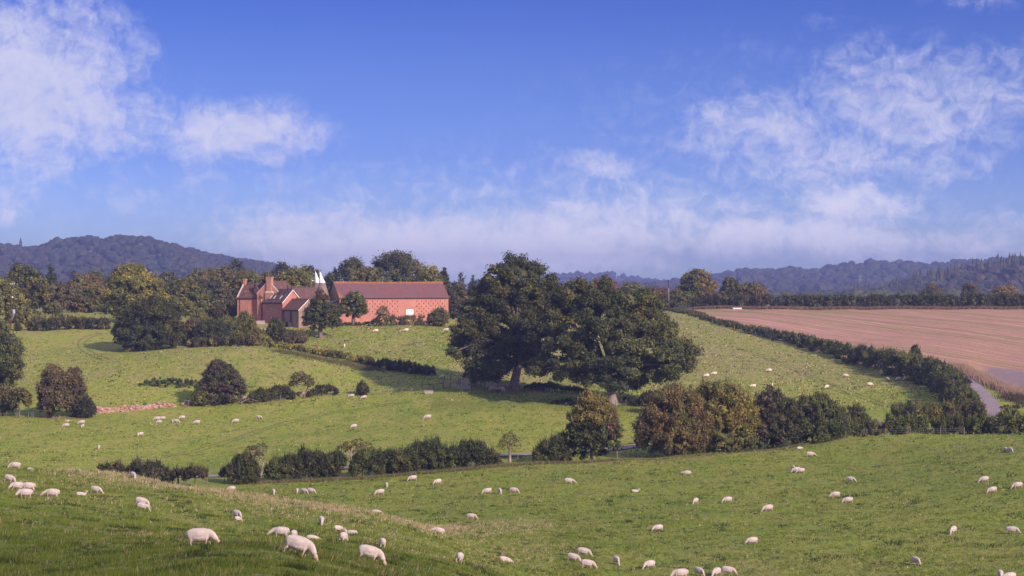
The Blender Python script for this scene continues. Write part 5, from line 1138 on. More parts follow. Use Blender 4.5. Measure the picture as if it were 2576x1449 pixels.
wt(880, 648, 102, 'dome', BLUG+OAKD, 'broad blue-green tree behind the left end of the barn', 680, 7500)
wt(922, 668, 92, 'dome', OLIVE+DULL, 'olive tree in front of the broad blue-green one, over the barn', 630, 5500)
wt(996, 628, 152, 'dome', OAKD+DULL+BLUG, 'highest domed tree of the wood, behind the middle of the barn', 680, 12000)
wt(1078, 667, 76, 'dome', OLIVE+YELG[:1], 'yellow-olive tree behind the right part of the barn', 620, 4800)
wt(1117, 668, 58, 'cone', BLUG+DARK, 'dark ragged conifer at the right end of the barn', 640, 4500, 'conifer')
wt(1146, 706, 60, 'dome', DULL+PURP[:1], 'pale lilac-brown tree right of the barn', 620, 3400)
wt(1160, 676, 44, 'cone', BLUG, 'slim dark conifer left of the tall broken oak', 860, 1900, 'conifer')
wt(1190, 688, 50, 'cone', BLUG, 'slim dark conifer close behind the tall broken oak', 860, 1900, 'conifer')
wt(1140, 752, 44, 'dome', DARK+BLUG, 'dark low evergreen at the foot of the barn right end', 590, 2200)
wt(978, 692, 30, 'tall', [(.13,.135,.12),(.10,.11,.095)], 'small silvery tree peeping over the barn ridge', 590, 1500)
wt(133, 762, 40, 'stand', OLIVE+GRNM, 'small bushy tree in the gap above the low brown hedge', 570, 2400)
wt(60, 775, 76, 'dome', OLIVE+GRNM, 'low olive bushes round the foot of the transformer pole', 556, 3400)
# beyond the oaks and the stubble
wt(1448, 700, 84, 'dome', OLIVE+RUSS[1:], 'tawny tree behind the gap between the two oaks', 700, 3800)
wt(1515, 694, 84, 'dome', RUSS+REDD[:1], 'reddish tree peeping over the broad oak', 720, 3400)
wt(1585, 712, 90, 'dome', OLIVE+GRNM, 'olive tree over the right shoulder of the broad oak', 690, 3800)
wt(1655, 724, 70, 'dome', REDD+RUSS, 'dark red-brown trees left of the tall bare pole', 705, 3200)
wt(1700, 728, 60, 'dome', GRNM+DULL+REDD[:1], 'grey-green saplings just right of the tall bare pole', 700, 2800)
def gold(q, c, rg): return np.array((.17, .125, .035))*rg.uniform(.7, 1.2) if (q[0] > 0 or q[2] < 6) and rg.random() < .7 else c
wt(1754, 676, 78, 'round', OLIVE+GRNM, 'golden autumn tree standing alone against the sky right of the pole', 705, 7500, colmap=gold, core=.6)
wt(1722, 735, 60, 'dome', GRNM+OLIVE, 'low grey-green bushes at the foot of the golden tree', 690, 2400)
wt(1790, 735, 60, 'dome', PURP+REDD[1:], 'low dark russet bush right of the golden tree', 700, 2400)
wt(1835, 694, 62, 'tall', OAKD+DULL, 'dark oval tree right of the golden tree', 705, 4600)
wt(1885, 712, 84, 'dome', RUSS+OLIVE[:1], 'rusty brown rounded tree at the right end of the hedge-side group', 705, 4400)
wt(2345, 712, 62, 'dome', RUSS+DULL, 'rusty tree over the top hedge, left of the right-hand pair', 850, 2600)
wt(2438, 706, 62, 'tall', RUSS+PURP, 'dark rust-coloured tree over the top hedge near the right edge', 850, 2800)
wt(2525, 716, 80, 'dome', GOLD+RUSS, 'golden brown tree over the top hedge at the right edge', 820, 3200)
# ---------------------------------------------------------------- right-hand hedges
dh = [(1688,668,780),(1720,640,785),(1760,610,793),(1800,582,804),(1850,562,814),(1900,547,822),(1950,535,830),(2000,524,839),(2050,509,848),(2100,495,858),(2150,481,868),(2200,468,877),(2250,455,884),(2300,444,892),(2345,432,906),(2380,420,922),(2398,409,942),(2414,397,964),(2431,386,988),(2444,378,1014)]
hedge('hedge', [(u, ('d', d), t) for u, d, t in dh[:11]], 'upper part of the long thick hedge between sheep hill and stubble', OAKD+GRNM+BLUG, 42000, card=.46, wid=4.2, seed=91, rough=.1, tcols=GRNM)
hedge('hedge', [(u, ('d', d), t) for u, d, t in dh[10:]], 'lower bulging part of the long thick hedge, down to the lane bend', OAKD+GRNM+BLUG, 44000, card=.40, wid=5.4, seed=92, rough=.16, tcols=GRNM+OLIVE[:1])
hedge('hedge', [(1740,('d',668),745),(1800,('d',666),744),(1900,('d',664),743),(2000,('d',662),742),(2130,('d',661),741)], 'long level hedge above the stubble, left half beyond the gateway', DARK+PURP+OAKD, 16000, card=.5, wid=3.0, seed=93, rough=.1)
hedge('hedge', [(2130,('d',661),741),(2280,('d',662),740),(2420,('d',664),740),(2580,('d',664),739),(2660,('d',664),739)], 'long level hedge above the stubble, right half reaching the edge', OAKD+DARK, 17000, card=.5, wid=3.0, seed=94, rough=.1)
hedge('hedge', [(1600,('d',672),756),(1650,('d',671),757),(1705,('d',670),758)], 'short dark hedge left of the gateway by the tall bare pole', DARK+PURP, 5000, card=.48, wid=3.0, seed=95, rough=.15)
hedge('scrub', [(1700,('d',668),788),(1725,('d',650),792),(1765,('d',624),796)], 'reddish scrub growing at the top end of the long thick hedge', REDD[1:]+PURP, 3000, card=.42, wid=2.5, seed=96, cat='scrub')
tree('bush', 2303, 893, 866, 32, 'bush', DARK+GRNM, 'lone small dark bush on the stubble edge by the hedge', 'bush', n=1700, card=.34, d=468, trunk=.08, stem='stem')
# ---------------------------------------------------------------- stone bank: individual rubble pieces
STM = []
for i in range(5):
    iv, ifc = ico(1); rg_ = np.random.default_rng(400+i); V = iv*rg_.uniform(.75, 1.2, (len(iv), 1)); V = np.round(V*2.2)/2.2*.5+V*.5
    for mt in (M_STONE, M_STONE2): STM.append(np_mesh('stone', V*np.array([.55, .42, .36]), ifc[:].copy(), 3, [mt]))
def stone_bank(pts, n, h, label, group=None):
    """pts (u, d): a tumbled bank of rubble, every piece its own stone"""
    A = [GD(u, d) for u, d in pts]; loc = A[0].copy(); root = thing('stone_bank', loc, label, 'stone wall', group)
    seg = [0]
    for i in range(len(A)-1): seg.append(seg[-1]+(A[i+1]-A[i]).length)
    rr = random.Random(n); core = MB()
    for i in range(n):
        s = rr.uniform(0, seg[-1]); x = np.interp(s, seg, [a.x for a in A]); y = np.interp(s, seg, [a.y for a in A]); e = min(s, seg[-1]-s); hh = h*min(1, .35+e/4)*(.72+.28*math.sin(s*.9+n)); t = rr.random()**.75
        side = (1-t)*.9+.12; x += rr.uniform(-.2, .2); y += rr.uniform(-1, .55)*side; z = float(gxy(x, y))+t*hh; sc = rr.uniform(.55, 1.15)
        o = link('stone', STM[rr.randrange(len(STM))], root, (x-loc.x, y-loc.y, z-loc.z)); o.rotation_euler = (rr.uniform(-.5, .5), rr.uniform(-.5, .5), rr.uniform(0, 6.3)); o.scale = (sc*rr.uniform(.8, 1.3), sc, sc*rr.uniform(.7, 1.1))
    V = []; m = int(seg[-1]/.6)+2; prof = [(-.95, -.3), (-.55, .35), (-.1, .8), (.35, .55), (.8, -.3)]
    for i in range(m):
        s = seg[-1]*i/(m-1); x = np.interp(s, seg, [a.x for a in A]); y = np.interp(s, seg, [a.y for a in A]); e = min(s, seg[-1]-s); hh = h*min(1, .2+e/4)
        for (py, pz) in prof: V.append((x-loc.x, y+py-loc.y, float(gxy(x, y+py))+pz*hh*rr.uniform(.75, 1)-loc.z if pz > 0 else float(gxy(x, y+py))-.2-loc.z))
    link('rubble_core', np_mesh('rubble_core', np.array(V), grid_faces(m, 5), 4, [M_STONE]), root)
    return root
stone_bank([(186,409),(215,410),(260,412),(310,414),(360,416),(400,417.5),(440,418.5)], 280, 1.25, 'long tumbled bank of reddish rubble stone running left from the big hawthorn')
stone_bank([(456,420),(480,421),(505,422)], 40, .9, 'short overgrown piece of stone bank behind the small rail hurdle')
stone_bank([(604,424),(620,424.5),(634,425)], 34, 1.3, 'short mossy remnant of stone bank right of the big hawthorn')
stone_bank([(738,428),(755,428.5),(775,429)], 40, 1.3, 'dark reddish remnant of stone bank under the leaning thorn tree')

# ---------------------------------------------------------------- posts, rails, gates, fences
def post_mb(p, h, r=.075, lean=(0, 0), n=6):
    m = MB(); m.tube([(p[0], p[1], p[2]-.4), (p[0]+lean[0], p[1]+lean[1], p[2]+h)], [r, r*.92], n); return m
def fence(pts, label, h=1.15, rails=(), wires=(.35, .7, 1.0), mat=None, r=.075, name='fence', group=None, brace=False, rmat=None, seed=1):
    """pts (u, d): one post at each point, rails or wires between"""
    A = [GD(u, d) for u, d in pts]; root = thing(name, A[0], label, 'fence', group); rr = random.Random(seed); tops = []
    for p in A:
        le = (rr.uniform(-.08, .08), rr.uniform(-.05, .05)); hh = h*rr.uniform(.92, 1.08); post_mb(p, hh, r*rr.uniform(.85, 1.2), le).build('post', mat or M_TIMB, root); tops.append(hh)
    for k in range(len(A)-1):
        a, b = A[k], A[k+1]
        for z in rails:
            m = MB(); m.tube([(a.x, a.y-.06, a.z+z), (b.x, b.y-.06, b.z+z)], .055, 5); m.build('rail', rmat or mat or M_TIMB, root)
        if wires:
            m = MB()
            for z in wires: m.tube([(a.x, a.y-.08, a.z+z), (b.x, b.y-.08, b.z+z)], .012, 3)
            w = m.build('wires', M_METAL, root); w['kind'] = 'stuff'
    if brace:
        a, b = A[0], A[1]; m = MB(); m.tube([(a.x+.1, a.y-.1, a.z+.1), (b.x, b.y-.1, b.z+h*.85)], .06, 5); m.build('brace', mat or M_TIMB, root)
    return root
def gate(u0, d0, u1, d1, label, h=1.25, bars=7, mat=None, group='field gates', name='gate', off0=.12, r=.03):
    a, b = GD(u0, d0), GD(u1, d1); mat = mat or M_METAL; t = thing(name, a, label, 'gate', group); L_ = lambda q, z: a.lerp(b, q)+Vector((0, 0, z))
    for q in (0.0, 1.0): m = MB(); m.tube([L_(q, off0), L_(q, off0+h)], r*1.2, 6); m.build('stile', mat, t)
    for i in range(bars): z = off0+.03+(h-.06)*(i/(bars-1))**.85; m = MB(); m.tube([L_(0, z), L_(1, z)], r, 5); m.build('bar', mat, t)
    for q in (.5,): m = MB(); m.tube([L_(q, off0), L_(q, off0+h)], r*.9, 5); m.build('upright', mat, t)
    m = MB(); m.tube([L_(.02, off0+.05), L_(.5, off0+h-.05)], r*.9, 5); m.build('brace', mat, t)
    return t
Z3 = lambda x, y: ((1160+x/8.05)*.8944, (1040+y/8.05)*.8944)      # enlarged-photo units of the pen area
def zp(x, y, dmin=400): u, v = Z3(x, y); return (u, dist_at(u, v, dmin))
# wire fence from the lone hawthorn towards the pens
fence([(932,429),(944,428.6),(962,428),(975,427.6),(990,427.2),(1010,426.8),(1036,426)], 'low post and wire fence running from the lone round hawthorn to the pens', 1.05, seed=2)
fence([zp(215,490), zp(470,490), zp(700,440), zp(850,460)], 'dark weathered post and rail fence behind the stone trough', 1.55, rails=(1.5,), wires=(.3,.6,.9,1.2), mat=M_RUST, r=.1, brace=False, seed=3)
fence([zp(400,240), zp(430,180), zp(570,250), zp(730,260)], 'short line of posts above the pens by the rounded hedge end', 1.3, seed=4, mat=M_RUST)
fence([zp(870,235), zp(1085,345), zp(1320,435)], 'top rail fence at the back corner of the sheep pens', 1.5, rails=(1.45,), wires=(.5,1.0), mat=M_RUST, r=.09, seed=5)
gate(*zp(1095,350), *zp(1300,385), 'galvanised seven-bar gate standing open at the back of the pens', 1.3)
gate(*zp(870,445), *zp(1320,452), 'long low galvanised gate lying across the front of the pens', .95, bars=6)
fence([zp(1335,440), zp(1440,410), zp(1550,400), zp(1645,420)], 'dark rail fence with short close rails right of the pen gates', 1.45, rails=(.4,.75,1.1,1.4), wires=(), mat=M_RUST, r=.09, seed=6)
gate(*zp(1660,430), *zp(1860,440), 'galvanised gate directly behind the sheep crowding the oak', 1.3)
hd = gate(*zp(1885,420), *zp(2110,440), 'dark upright-railed feed barrier against the trunk of the tall oak', 1.15, bars=2, mat=M_RUST, name='feed_barrier', group=None)
a_, b_ = GD(*zp(1885,420)), GD(*zp(2110,440))
for i in range(9): q = (i+.5)/9; p = a_.lerp(b_, q); m = MB(); m.tube([(p.x, p.y, p.z+.12), (p.x, p.y, p.z+1.27)], .03, 5); m.build('bar', M_RUST, hd)
gate(*zp(2240,550), *zp(2420,540), 'stacked metal hurdles leaning right of the leaning oak trunk', 1.55, bars=6, mat=M_RUST, name='hurdle', group=None, r=.045)
fence([(1352,421),(1362,420.5),(1375,420),(1390,419.5)], 'thin post fence going into the hedge between the oaks', 1.1, seed=8)
fence([(1549,399),(1575,399),(1612,397),(1650,396)], 'post and wire fence right of the broad oak trunk', 1.1, seed=9)
# far-left posts
fence([(2,402),(16,402.5),(40,403),(43,403),(72,403.5),(80,404),(84,404),(126,405)], 'row of old fence posts under the apple trees at the left edge', 1.15, wires=(.5,.95), seed=10, mat=M_TIMB)
fence([(464,417.5),(474,417.8),(488,418),(512,418.5),(536,419)], 'small pale rail hurdle at the foot of the big hawthorn', 1.35, rails=(1.3,), wires=(), mat=M_TIMB, seed=11, r=.06)
fence([(603,420),(608,420),(640,421),(655,421.3),(676,421.6),(706,422)], 'grey broken posts with a fallen branch by the domed hedge', 1.25, wires=(.5,1.0), mat=M_TIMB, seed=12, r=.09)
p0 = GD(606, 419.5); m = MB(); m.tube([p0+Vector((0, 0, .3)), p0+Vector((1.0, .1, 1.0)), p0+Vector((2.0, 0, 1.25)), p0+Vector((3.2, .1, .8)), p0+Vector((3.8, 0, .3))], [.08, .09, .07, .06, .03], 6); m.tube([p0+Vector((.9, .1, .95)), p0+Vector((1.6, 0, .6)), p0+Vector((2.6, 0, .75))], [.05, .045, .02], 5); o = m.build('fallen_branch', M_BARKP, None, p0); tag(o, 'bare grey fallen branch arching between two posts right of the big hawthorn', 'branch')
fence([(1303,305),(1286,304)], 'two pale posts beside the little pollarded crab apple', 1.2, wires=(.5,), mat=M_BARKP, seed=13)
fence([(1553,311),(1600,314),(1648,317),(1700,321)], 'pale post and wire fence between lane and field left of the rusty bush', 1.35, mat=M_BARKP, seed=14)
fence([(2045,318.5),(2075,320),(2100,321),(2126,322),(2180,322.5),(2226,322.6),(2290,322.5),(2366,322),(2425,321)], 'grey post and wire fence at the foot of the vine-topped hedge', 1.25, mat=M_TIMB, seed=15)
fence([(434,289),(447,289),(470,289.5),(520,290)], 'thin leaning posts between the little hawthorns by the lane', 1.15, mat=M_TIMB, seed=16)
fence([(1900,541),(1950,529),(2000,518.5),(2050,503),(2100,489.5),(2150,476),(2200,463.5),(2280,444)], 'post and wire fence against the field side of the long thick hedge', 1.2, mat=M_TIMB, seed=17)
gate(2168, 372, 2214, 371, 'pale field gate in the hedge gap before the lane bend', 1.2, mat=M_METAL)
gate(1710, 670, 1742, 669, 'thin metal gate in the gateway by the tall bare pole', 1.25, mat=M_METAL)
fence([(1000,532),(1035,532),(1070,532.5),(1105,533)], 'sparse pale posts in the brambles below the barn', 1.3, mat=M_BARKP, seed=18)

# poles
p = GD(1683, 675); t = thing('telegraph_pole', p, 'tall bare grey pole standing by the gateway above the stubble', 'pole')
m = MB(); m.tube([(p.x, p.y, p.z-1), (p.x-.15, p.y, p.z+7.5)], [.19, .16], 8); m.build('shaft', M_BARKP, t); m = MB(); m.tube([(p.x-.15, p.y, p.z+7.5), (p.x-.25, p.y, p.z+10.3)], [.16, .14], 8); m.build('pole_top', M_DARK, t)
p = GD(29, 535); t = thing('transformer_pole', p, 'dark red pole carrying a grey transformer and green cables near the left edge', 'pole')
H_ = (p.z*-1-(716-HV)*p.y/F)
m = MB(); m.tube([(p.x-.2, p.y, p.z-1), (p.x, p.y, p.z+H_)], [.19, .14], 8); m.build('shaft', mat_simple('creosoted_pole', (.13, .045, .04), (.08, .03, .03), 3), t)
m = MB(); m.box((p.x-.25, p.y-.25, p.z+H_*.33), (p.x+.35, p.y+.1, p.z+H_*.34)); m.box((p.x-.2, p.y-.15, p.z+H_), (p.x+.85, p.y+.05, p.z+H_+.12)); m.build('crossarm', M_METAL, t)
m = MB(); m.lathe((p.x+.62, p.y-.1, p.z+H_*.35), [(0, 0), (.36, 0), (.38, .1), (.38, .95), (.3, 1.05), (0, 1.1)], 14); tr = m.build('transformer', mat_simple('grey_enamel', (.40, .41, .46), (.34, .35, .4), 3, rough=.5), t)
m = MB(); m.hull([(p.x+.05, p.y-.2, p.z+H_*.22), (p.x+.15, p.y-.2, p.z+H_*.2), (p.x+.95, p.y-.2, p.z+H_*.335), (p.x+.8, p.y-.2, p.z+H_*.345)], [(p.x+.05, p.y, p.z+H_*.22), (p.x+.15, p.y, p.z+H_*.2), (p.x+.95, p.y, p.z+H_*.335), (p.x+.8, p.y, p.z+H_*.345)]); m.build('bracket', M_METAL, t)
M_CAB = mat_simple('green_cable', (.05, .20, .13), (.04, .15, .1), 3)
for (x0, z0, xm_, x1, z1) in ((.5, 1.0, .62, .2, .74), (.8, 1.0, .85, .35, .76), (.15, .72, .1, .6, .46)):
    m = MB(); m.tube([(p.x+x0+(x1-x0)*k/6+(xm_-x0)*math.sin(math.pi*k/6), p.y-.12, p.z+H_*(z0+(z1-z0)*k/6)) for k in range(7)], .035, 5); m.build('cable', M_CAB, t)
for x in (-.15, .3, .75):
    m = MB(); m.lathe((p.x+x, p.y-.05, p.z+H_+.12), [(.04, 0), (.1, .06), (.05, .12), (.1, .2), (.03, .3)], 8); m.build('insulator', M_WPAINT, t)
for x in (.18, .4):
    m = MB(); m.lathe((p.x+x, p.y-.15, p.z+H_*.70), [(.05, 0), (.12, .08), (.06, .2), (.12, .32), (.04, .45)], 8); m.build('fuse', M_WPAINT, t)
# fallen timber at the foot of the very dark round tree
p = G(340, 884, 470); t = thing('fallen_log', p, 'broken pinkish fallen log with forked limbs at the foot of the very dark tree', 'log')
m = MB(); m.tube([p+Vector((-1.9, 0, .25)), p+Vector((-.6, -.1, .55)), p+Vector((.4, 0, .35))], [.22, .3, .26], 8); m.build('trunk', M_BARKP, t)
m = MB(); m.tube([p+Vector((.35, -.1, -.1)), p+Vector((.55, -.1, .7)), p+Vector((1.2, 0, 1.15)), p+Vector((1.9, 0, 1.1))], [.3, .22, .14, .05], 7); m.build('limb', M_BARKP, t)
m = MB(); m.tube([p+Vector((-1.7, 0, .3)), p+Vector((-1.3, 0, .95)), p+Vector((-.7, 0, 1.15))], [.13, .1, .04], 6); m.build('limb', M_BARKP, t)
# distant lattice pylons
def pylon(u, v0, v1, d, label):
    z1 = -(v1-HV)*d/F; z0 = -(v0-HV)*d/F; x = (u-1288)/F*d; t = thing('pylon', (x, d, z0), label, 'pylon', 'distant pylons'); h = z1-z0; m = MB()
    W_ = lambda q: h*.13*(1-q)**1.2+h*.012
    for sx in (-1, 1):
        for sy in (-1, 1): m.tube([(x+sx*W_(k/6), d+sy*W_(k/6), z0+h*k/6) for k in range(7)], h*.007, 3)
    for k in range(6):
        a = W_(k/6); b = W_((k+1)/6); m.tube([(x-a, d, z0+h*k/6), (x+b, d, z0+h*(k+1)/6)], h*.005, 3); m.tube([(x+a, d, z0+h*k/6), (x-b, d, z0+h*(k+1)/6)], h*.005, 3)
    o = m.build('tower', M_METAL, t); o['kind'] = 'stuff'
    for q, w in ((.62, .2), (.76, .24), (.9, .17)): m = MB(); m.tube([(x-h*w, d, z0+h*q), (x+h*w, d, z0+h*q)], h*.008, 4); m.build('crossarm', M_METAL, t)
pylon(2006, 692, 672, 4150, 'tiny distant lattice pylon on the skyline of the right ridge')
pylon(2164, 722, 690, 3300, 'faint distant lattice pylon below the skyline, right of the other')
# dry seed heads and thistles on the near slope
M_STRAW = mat_simple('dry_stalks', (.40, .27, .18), (.26, .16, .11), 3)
def thistle(u, v, h, label):
    p = G(u, v); t = thing('dead_thistle', p, label, 'thistle', 'dead thistles on the near slope'); rr = random.Random(int(u)); m = MB()
    m.tube([p-Vector((0, 0, .1)), p+Vector((.03, 0, h*.5)), p+Vector((0, .03, h))], [.015, .012, .006], 5); m.build('stem', M_RUST, t)
    for k in range(6):
        a = rr.uniform(0, 6.28); q = p+Vector((0, 0, h*rr.uniform(.4, .9))); e = q+Vector((math.cos(a)*.14, math.sin(a)*.14, .12)); m = MB(); m.tube([q, e], [.008, .006], 4); m.lathe(e, [(.01, 0), (.035, .02), (.03, .06), (.005, .08)], 7); m.build('head', M_RUST, t)
thistle(501, 1293, .62, 'dead brown thistle below the pair of sheep on the near slope'); thistle(348, 1303, .3, 'short dead thistle under the sheep grazing right of the lying lamb') if False else None
thistle(266, 1262, .45, 'dead reddish thistle in front of the sheep right of the lying lamb')
# ---------------------------------------------------------------- sheep
def mat_fleece(name, c1, c2, dirt=.35):
    m, N = new_mat(name); pos = N('ShaderNodeTexCoord').outputs['Object']
    n = N.noise(pos, 5, 5, .65); n2 = N.noise(pos, 38, 3, .6)
    oi = N('ShaderNodeObjectInfo').outputs['Random']
    c = N.mix(N.mrange(n, .35, .7), c2, c1); c = N.mix(N.math('MULTIPLY', N.mrange(n, .55, .35), dirt), c, (.34, .26, .22))
    c = N.mix(N.math('MULTIPLY', oi, .3), c, (.48, .38, .33))
    b = N('ShaderNodeBump', {'Strength': .7, 'Distance': .02, 'Height': N.math('ADD', n2, n)})
    out(N, N('ShaderNodeBsdfPrincipled', {'Base Color': c, 'Roughness': .95, 'Normal': b.outputs[0], 'Specular IOR Level': .1, 'Sheen Weight': .15}).outputs[0]); return m
M_FLEECE = mat_fleece('shorn_fleece', (.56, .465, .455), (.43, .355, .34))
M_FACE = mat_fleece('pale_face', (.50, .37, .31), (.40, .27, .22), .2)
M_WOOL = mat_fleece('cream_wool', (.74, .64, .52), (.62, .50, .40))
M_BFACE = mat_fleece('brown_face', (.16, .095, .075), (.11, .065, .05), .1)
M_EYE = mat_simple('eye', (.02, .015, .015), (.02, .015, .015), 1, rough=.2, spec=.6)

def loft(mb, st, n=12, sq=2.3):
    """st: (pos, half width, half height) along a path"""
    P_ = [Vector(s[0]) for s in st]; rings = []
    for i, p in enumerate(P_):
        d = (P_[min(i+1, len(P_)-1)]-P_[max(i-1, 0)]).normalized(); side = Vector((0, 1, 0)); side = (side-d*side.dot(d)).normalized() if abs(d.y) < .9 else Vector((1, 0, 0)); up = d.cross(side); up = -up if up.z < 0 else up
        if abs(d.z) > .95: up = Vector((1, 0, 0))
        rr = []
        for k in range(n):
            a = 2*math.pi*k/n; c, s = math.cos(a), math.sin(a); c = math.copysign(abs(c)**(2/sq), c); s = math.copysign(abs(s)**(2/sq), s); rr.append(p+side*st[i][1]*c+up*st[i][2]*s)
        rings.append(rr)
    vs = [v for r in rings for v in r]; fs = []
    for i in range(len(rings)-1):
        for k in range(n): fs.append((i*n+k, i*n+(k+1) % n, (i+1)*n+(k+1) % n, (i+1)*n+k))
    fs.append(tuple(range(n))[::-1]); fs.append(tuple((len(rings)-1)*n+k for k in range(n))); mb.add(vs, fs)

def sheep_mesh(pose, mats, fat=1.0, turn=0.0, seed=0):
    mb = MB(); rr = random.Random(seed); lying = pose.startswith('lie'); dz = -.34 if lying else 0.0
    body = [((-.56, 0, .58+dz), .05, .07), ((-.53, 0, .59+dz), .13*fat, .15), ((-.44, 0, .605+dz), .185*fat, .205), ((-.25, 0, .59+dz), .215*fat, .235*fat), ((0, 0, .565+dz), .235*fat, .25*fat), ((.2, 0, .57+dz), .215*fat, .24*fat), ((.36, 0, .585+dz), .165*fat, .205), ((.46, 0, .585+dz), .125, .165)]
    ty = turn
    if pose in ('graze', 'lie_down'):
        if pose == 'graze': neck = [((.56, ty*.1, .50), .095, .125), ((.66, ty*.22, .38), .08, .10), ((.74, ty*.34, .265), .07, .085)]; hd = [((.76, ty*.38, .225), .075, .085), ((.81, ty*.46, .155), .072, .078), ((.865, ty*.53, .085), .055, .06), ((.905, ty*.57, .04), .042, .045), ((.925, ty*.59, .015), .02, .02)]
        else: neck = [((.56, ty*.1, .22), .09, .11), ((.68, ty*.2, .17), .075, .09), ((.76, ty*.3, .14), .07, .08)]; hd = [((.78, ty*.33, .13), .07, .08), ((.86, ty*.42, .105), .068, .075), ((.94, ty*.5, .07), .05, .055), ((.99, ty*.54, .05), .03, .035)]
    elif pose == 'reach':
        neck = [((.58, ty*.1, .53), .09, .12), ((.72, ty*.22, .44), .075, .092), ((.83, ty*.34, .35), .068, .08)]; hd = [((.86, ty*.38, .325), .072, .082), ((.93, ty*.46, .265), .07, .076), ((1.0, ty*.53, .20), .053, .056), ((1.05, ty*.57, .155), .038, .04), ((1.065, ty*.58, .14), .015, .015)]
    else:  # head up
        z = .34+dz if lying else 0.0; b = .585+dz
        neck = [((.54, ty*.05, b+.08), .095, .12), ((.60, ty*.12, b+.2), .078, .09), ((.64, ty*.2, b+.3), .07, .08)]; hd = [((.65, ty*.22, b+.34), .075, .08), ((.73, ty*.34, b+.35), .07, .078), ((.82, ty*.46, b+.31), .053, .06), ((.87, ty*.52, b+.275), .038, .042), ((.885, ty*.54, b+.26), .015, .015)]
    neck = [(p, w*1.22, h*1.22) for p, w, h in neck]; hd = [(p, w*1.16, h*1.2) for p, w, h in hd]; body = [(Vector(p)-Vector((0, 0, .03)), w, h*1.08) for p, w, h in body]
    loft(mb, body+neck); loft(mb, hd, 10)
    if not lying:
        for s in (-1, 1):
            j = rr.uniform(-.09, .09)
            loft(mb, [((.33, s*.11, .56), .075, .09), ((.34+j*.2, s*.12, .40), .055, .07), ((.345+j*.6, s*.115, .26), .034, .038), ((.34+j, s*.115, .12), .026, .028), ((.345+j, s*.115, .03), .032, .036), ((.35+j, s*.115, -.03), .032, .036)], 8, 2)
            j = rr.uniform(-.1, .1)
            loft(mb, [((-.36, s*.10, .58), .10, .15), ((-.335, s*.13, .44), .085, .13), ((-.37+j*.4, s*.135, .33), .05, .07), ((-.44+j*.7, s*.13, .245), .033, .04), ((-.42+j, s*.13, .12), .026, .028), ((-.405+j, s*.13, .03), .032, .036), ((-.40+j, s*.13, -.03), .032, .036)], 8, 2)
        loft(mb, [((-.12, 0, .36), .05, .04), ((-.22, 0, .33), .085, .055), ((-.3, 0, .36), .05, .04)], 8, 2)
        loft(mb, [((-.54, 0, .66), .035, .03), ((-.585, .01, .60), .034, .028), ((-.60, .015, .5), .028, .022), ((-.595, .015, .42), .018, .014)], 7, 2)
    else:
        for s in (-1, 1):
            loft(mb, [((.40, s*.13, .14), .07, .08), ((.54, s*.15, .06), .04, .045), ((.40, s*.17, .03), .028, .03)], 7, 2)
            loft(mb, [((-.30, s*.16, .18), .11, .13), ((-.18, s*.22, .09), .06, .07), ((-.36, s*.23, .035), .03, .03)], 7, 2)
        loft(mb, [((-.54, 0, .28), .035, .03), ((-.60, .01, .2), .03, .024), ((-.60, .01, .1), .018, .014)], 7, 2)
    # ears out to the sides of the poll
    h0, h1 = Vector(hd[0][0]), Vector(hd[1][0]); ax = (Vector(hd[2][0])-h0).normalized(); sv = Vector((-ax.y, ax.x, 0)); sv = sv.normalized() if sv.length > .1 else Vector((0, 1, 0)); sv = Vector((0, 1, 0)) if abs(ty) < .05 else sv
    up = ax.cross(sv); up = -up if up.dot(Vector((.6, 0, .8))) < 0 else up
    for s in (-1, 1):
        e0 = h0+sv*s*.06+up*.035; e1 = h0+sv*s*.13+up*.03-ax*.01; e2 = h0+sv*s*.185+up*.005
        loft(mb, [(e0, .02, .026), (e1, .028, .018), (e2, .008, .006)], 6, 2)
    me = bpy.data.meshes.new('sheep'); me.from_pydata(mb.v, [], mb.f); me.update()
    o = bpy.data.objects.new('tmp', me); C.objects.link(o); md = o.modifiers.new('r', 'REMESH'); md.mode = 'VOXEL'; md.voxel_size = .0185; md.use_smooth_shade = True
    sm = o.modifiers.new('s', 'CORRECTIVE_SMOOTH' if False else 'SMOOTH'); sm.factor = .5; sm.iterations = 2; dc = o.modifiers.new('d', 'DECIMATE'); dc.ratio = .33
    dg = bpy.context.evaluated_depsgraph_get(); m2 = bpy.data.meshes.new_from_object(o.evaluated_get(dg)); bpy.data.objects.remove(o); bpy.data.meshes.remove(me)
    nv = len(m2.vertices); co = np.empty(nv*3, np.float32); m2.vertices.foreach_get('co', co); co = co.reshape(-1, 3)
    # loose fleece unevenness
    nn = vnoise(co[:, 0]*1+co[:, 1]*.7, co[:, 2]+co[:, 1]*.5, .09, seed)*.006; co[:, 2] += nn
    m2.vertices.foreach_set('co', co.ravel())
    m2.materials.clear()
    for mt in mats: m2.materials.append(mt)
    m2.materials.append(M_EYE)
    npf = len(m2.polygons); ce = np.empty(npf*3, np.float32); m2.polygons.foreach_get('center', ce); ce = ce.reshape(-1, 3)
    H = np.array(hd[0][0]); axn = np.array(ax); q = (ce-H)@axn; dist = np.linalg.norm((ce-H)-np.outer(q, axn), axis=1)
    face = (q > -.05) & (dist < .22) & (q < .35); leg = (ce[:, 2] < (.30 if not lying else -1))
    m2.polygons.foreach_set('material_index', np.where(face | leg, 1, 0).astype(np.int32)); m2.update()
    # eyes
    bm = bmesh.new(); bm.from_mesh(m2); c1 = Vector(hd[1][0])
    for s in (-1, 1):
        r = bmesh.ops.create_icosphere(bm, subdivisions=1, radius=.013, matrix=Matrix.Translation(c1+sv*s*.066+up*.02-ax*.005))
        for v in r['verts']:
            for f in v.link_faces: f.material_index = 2
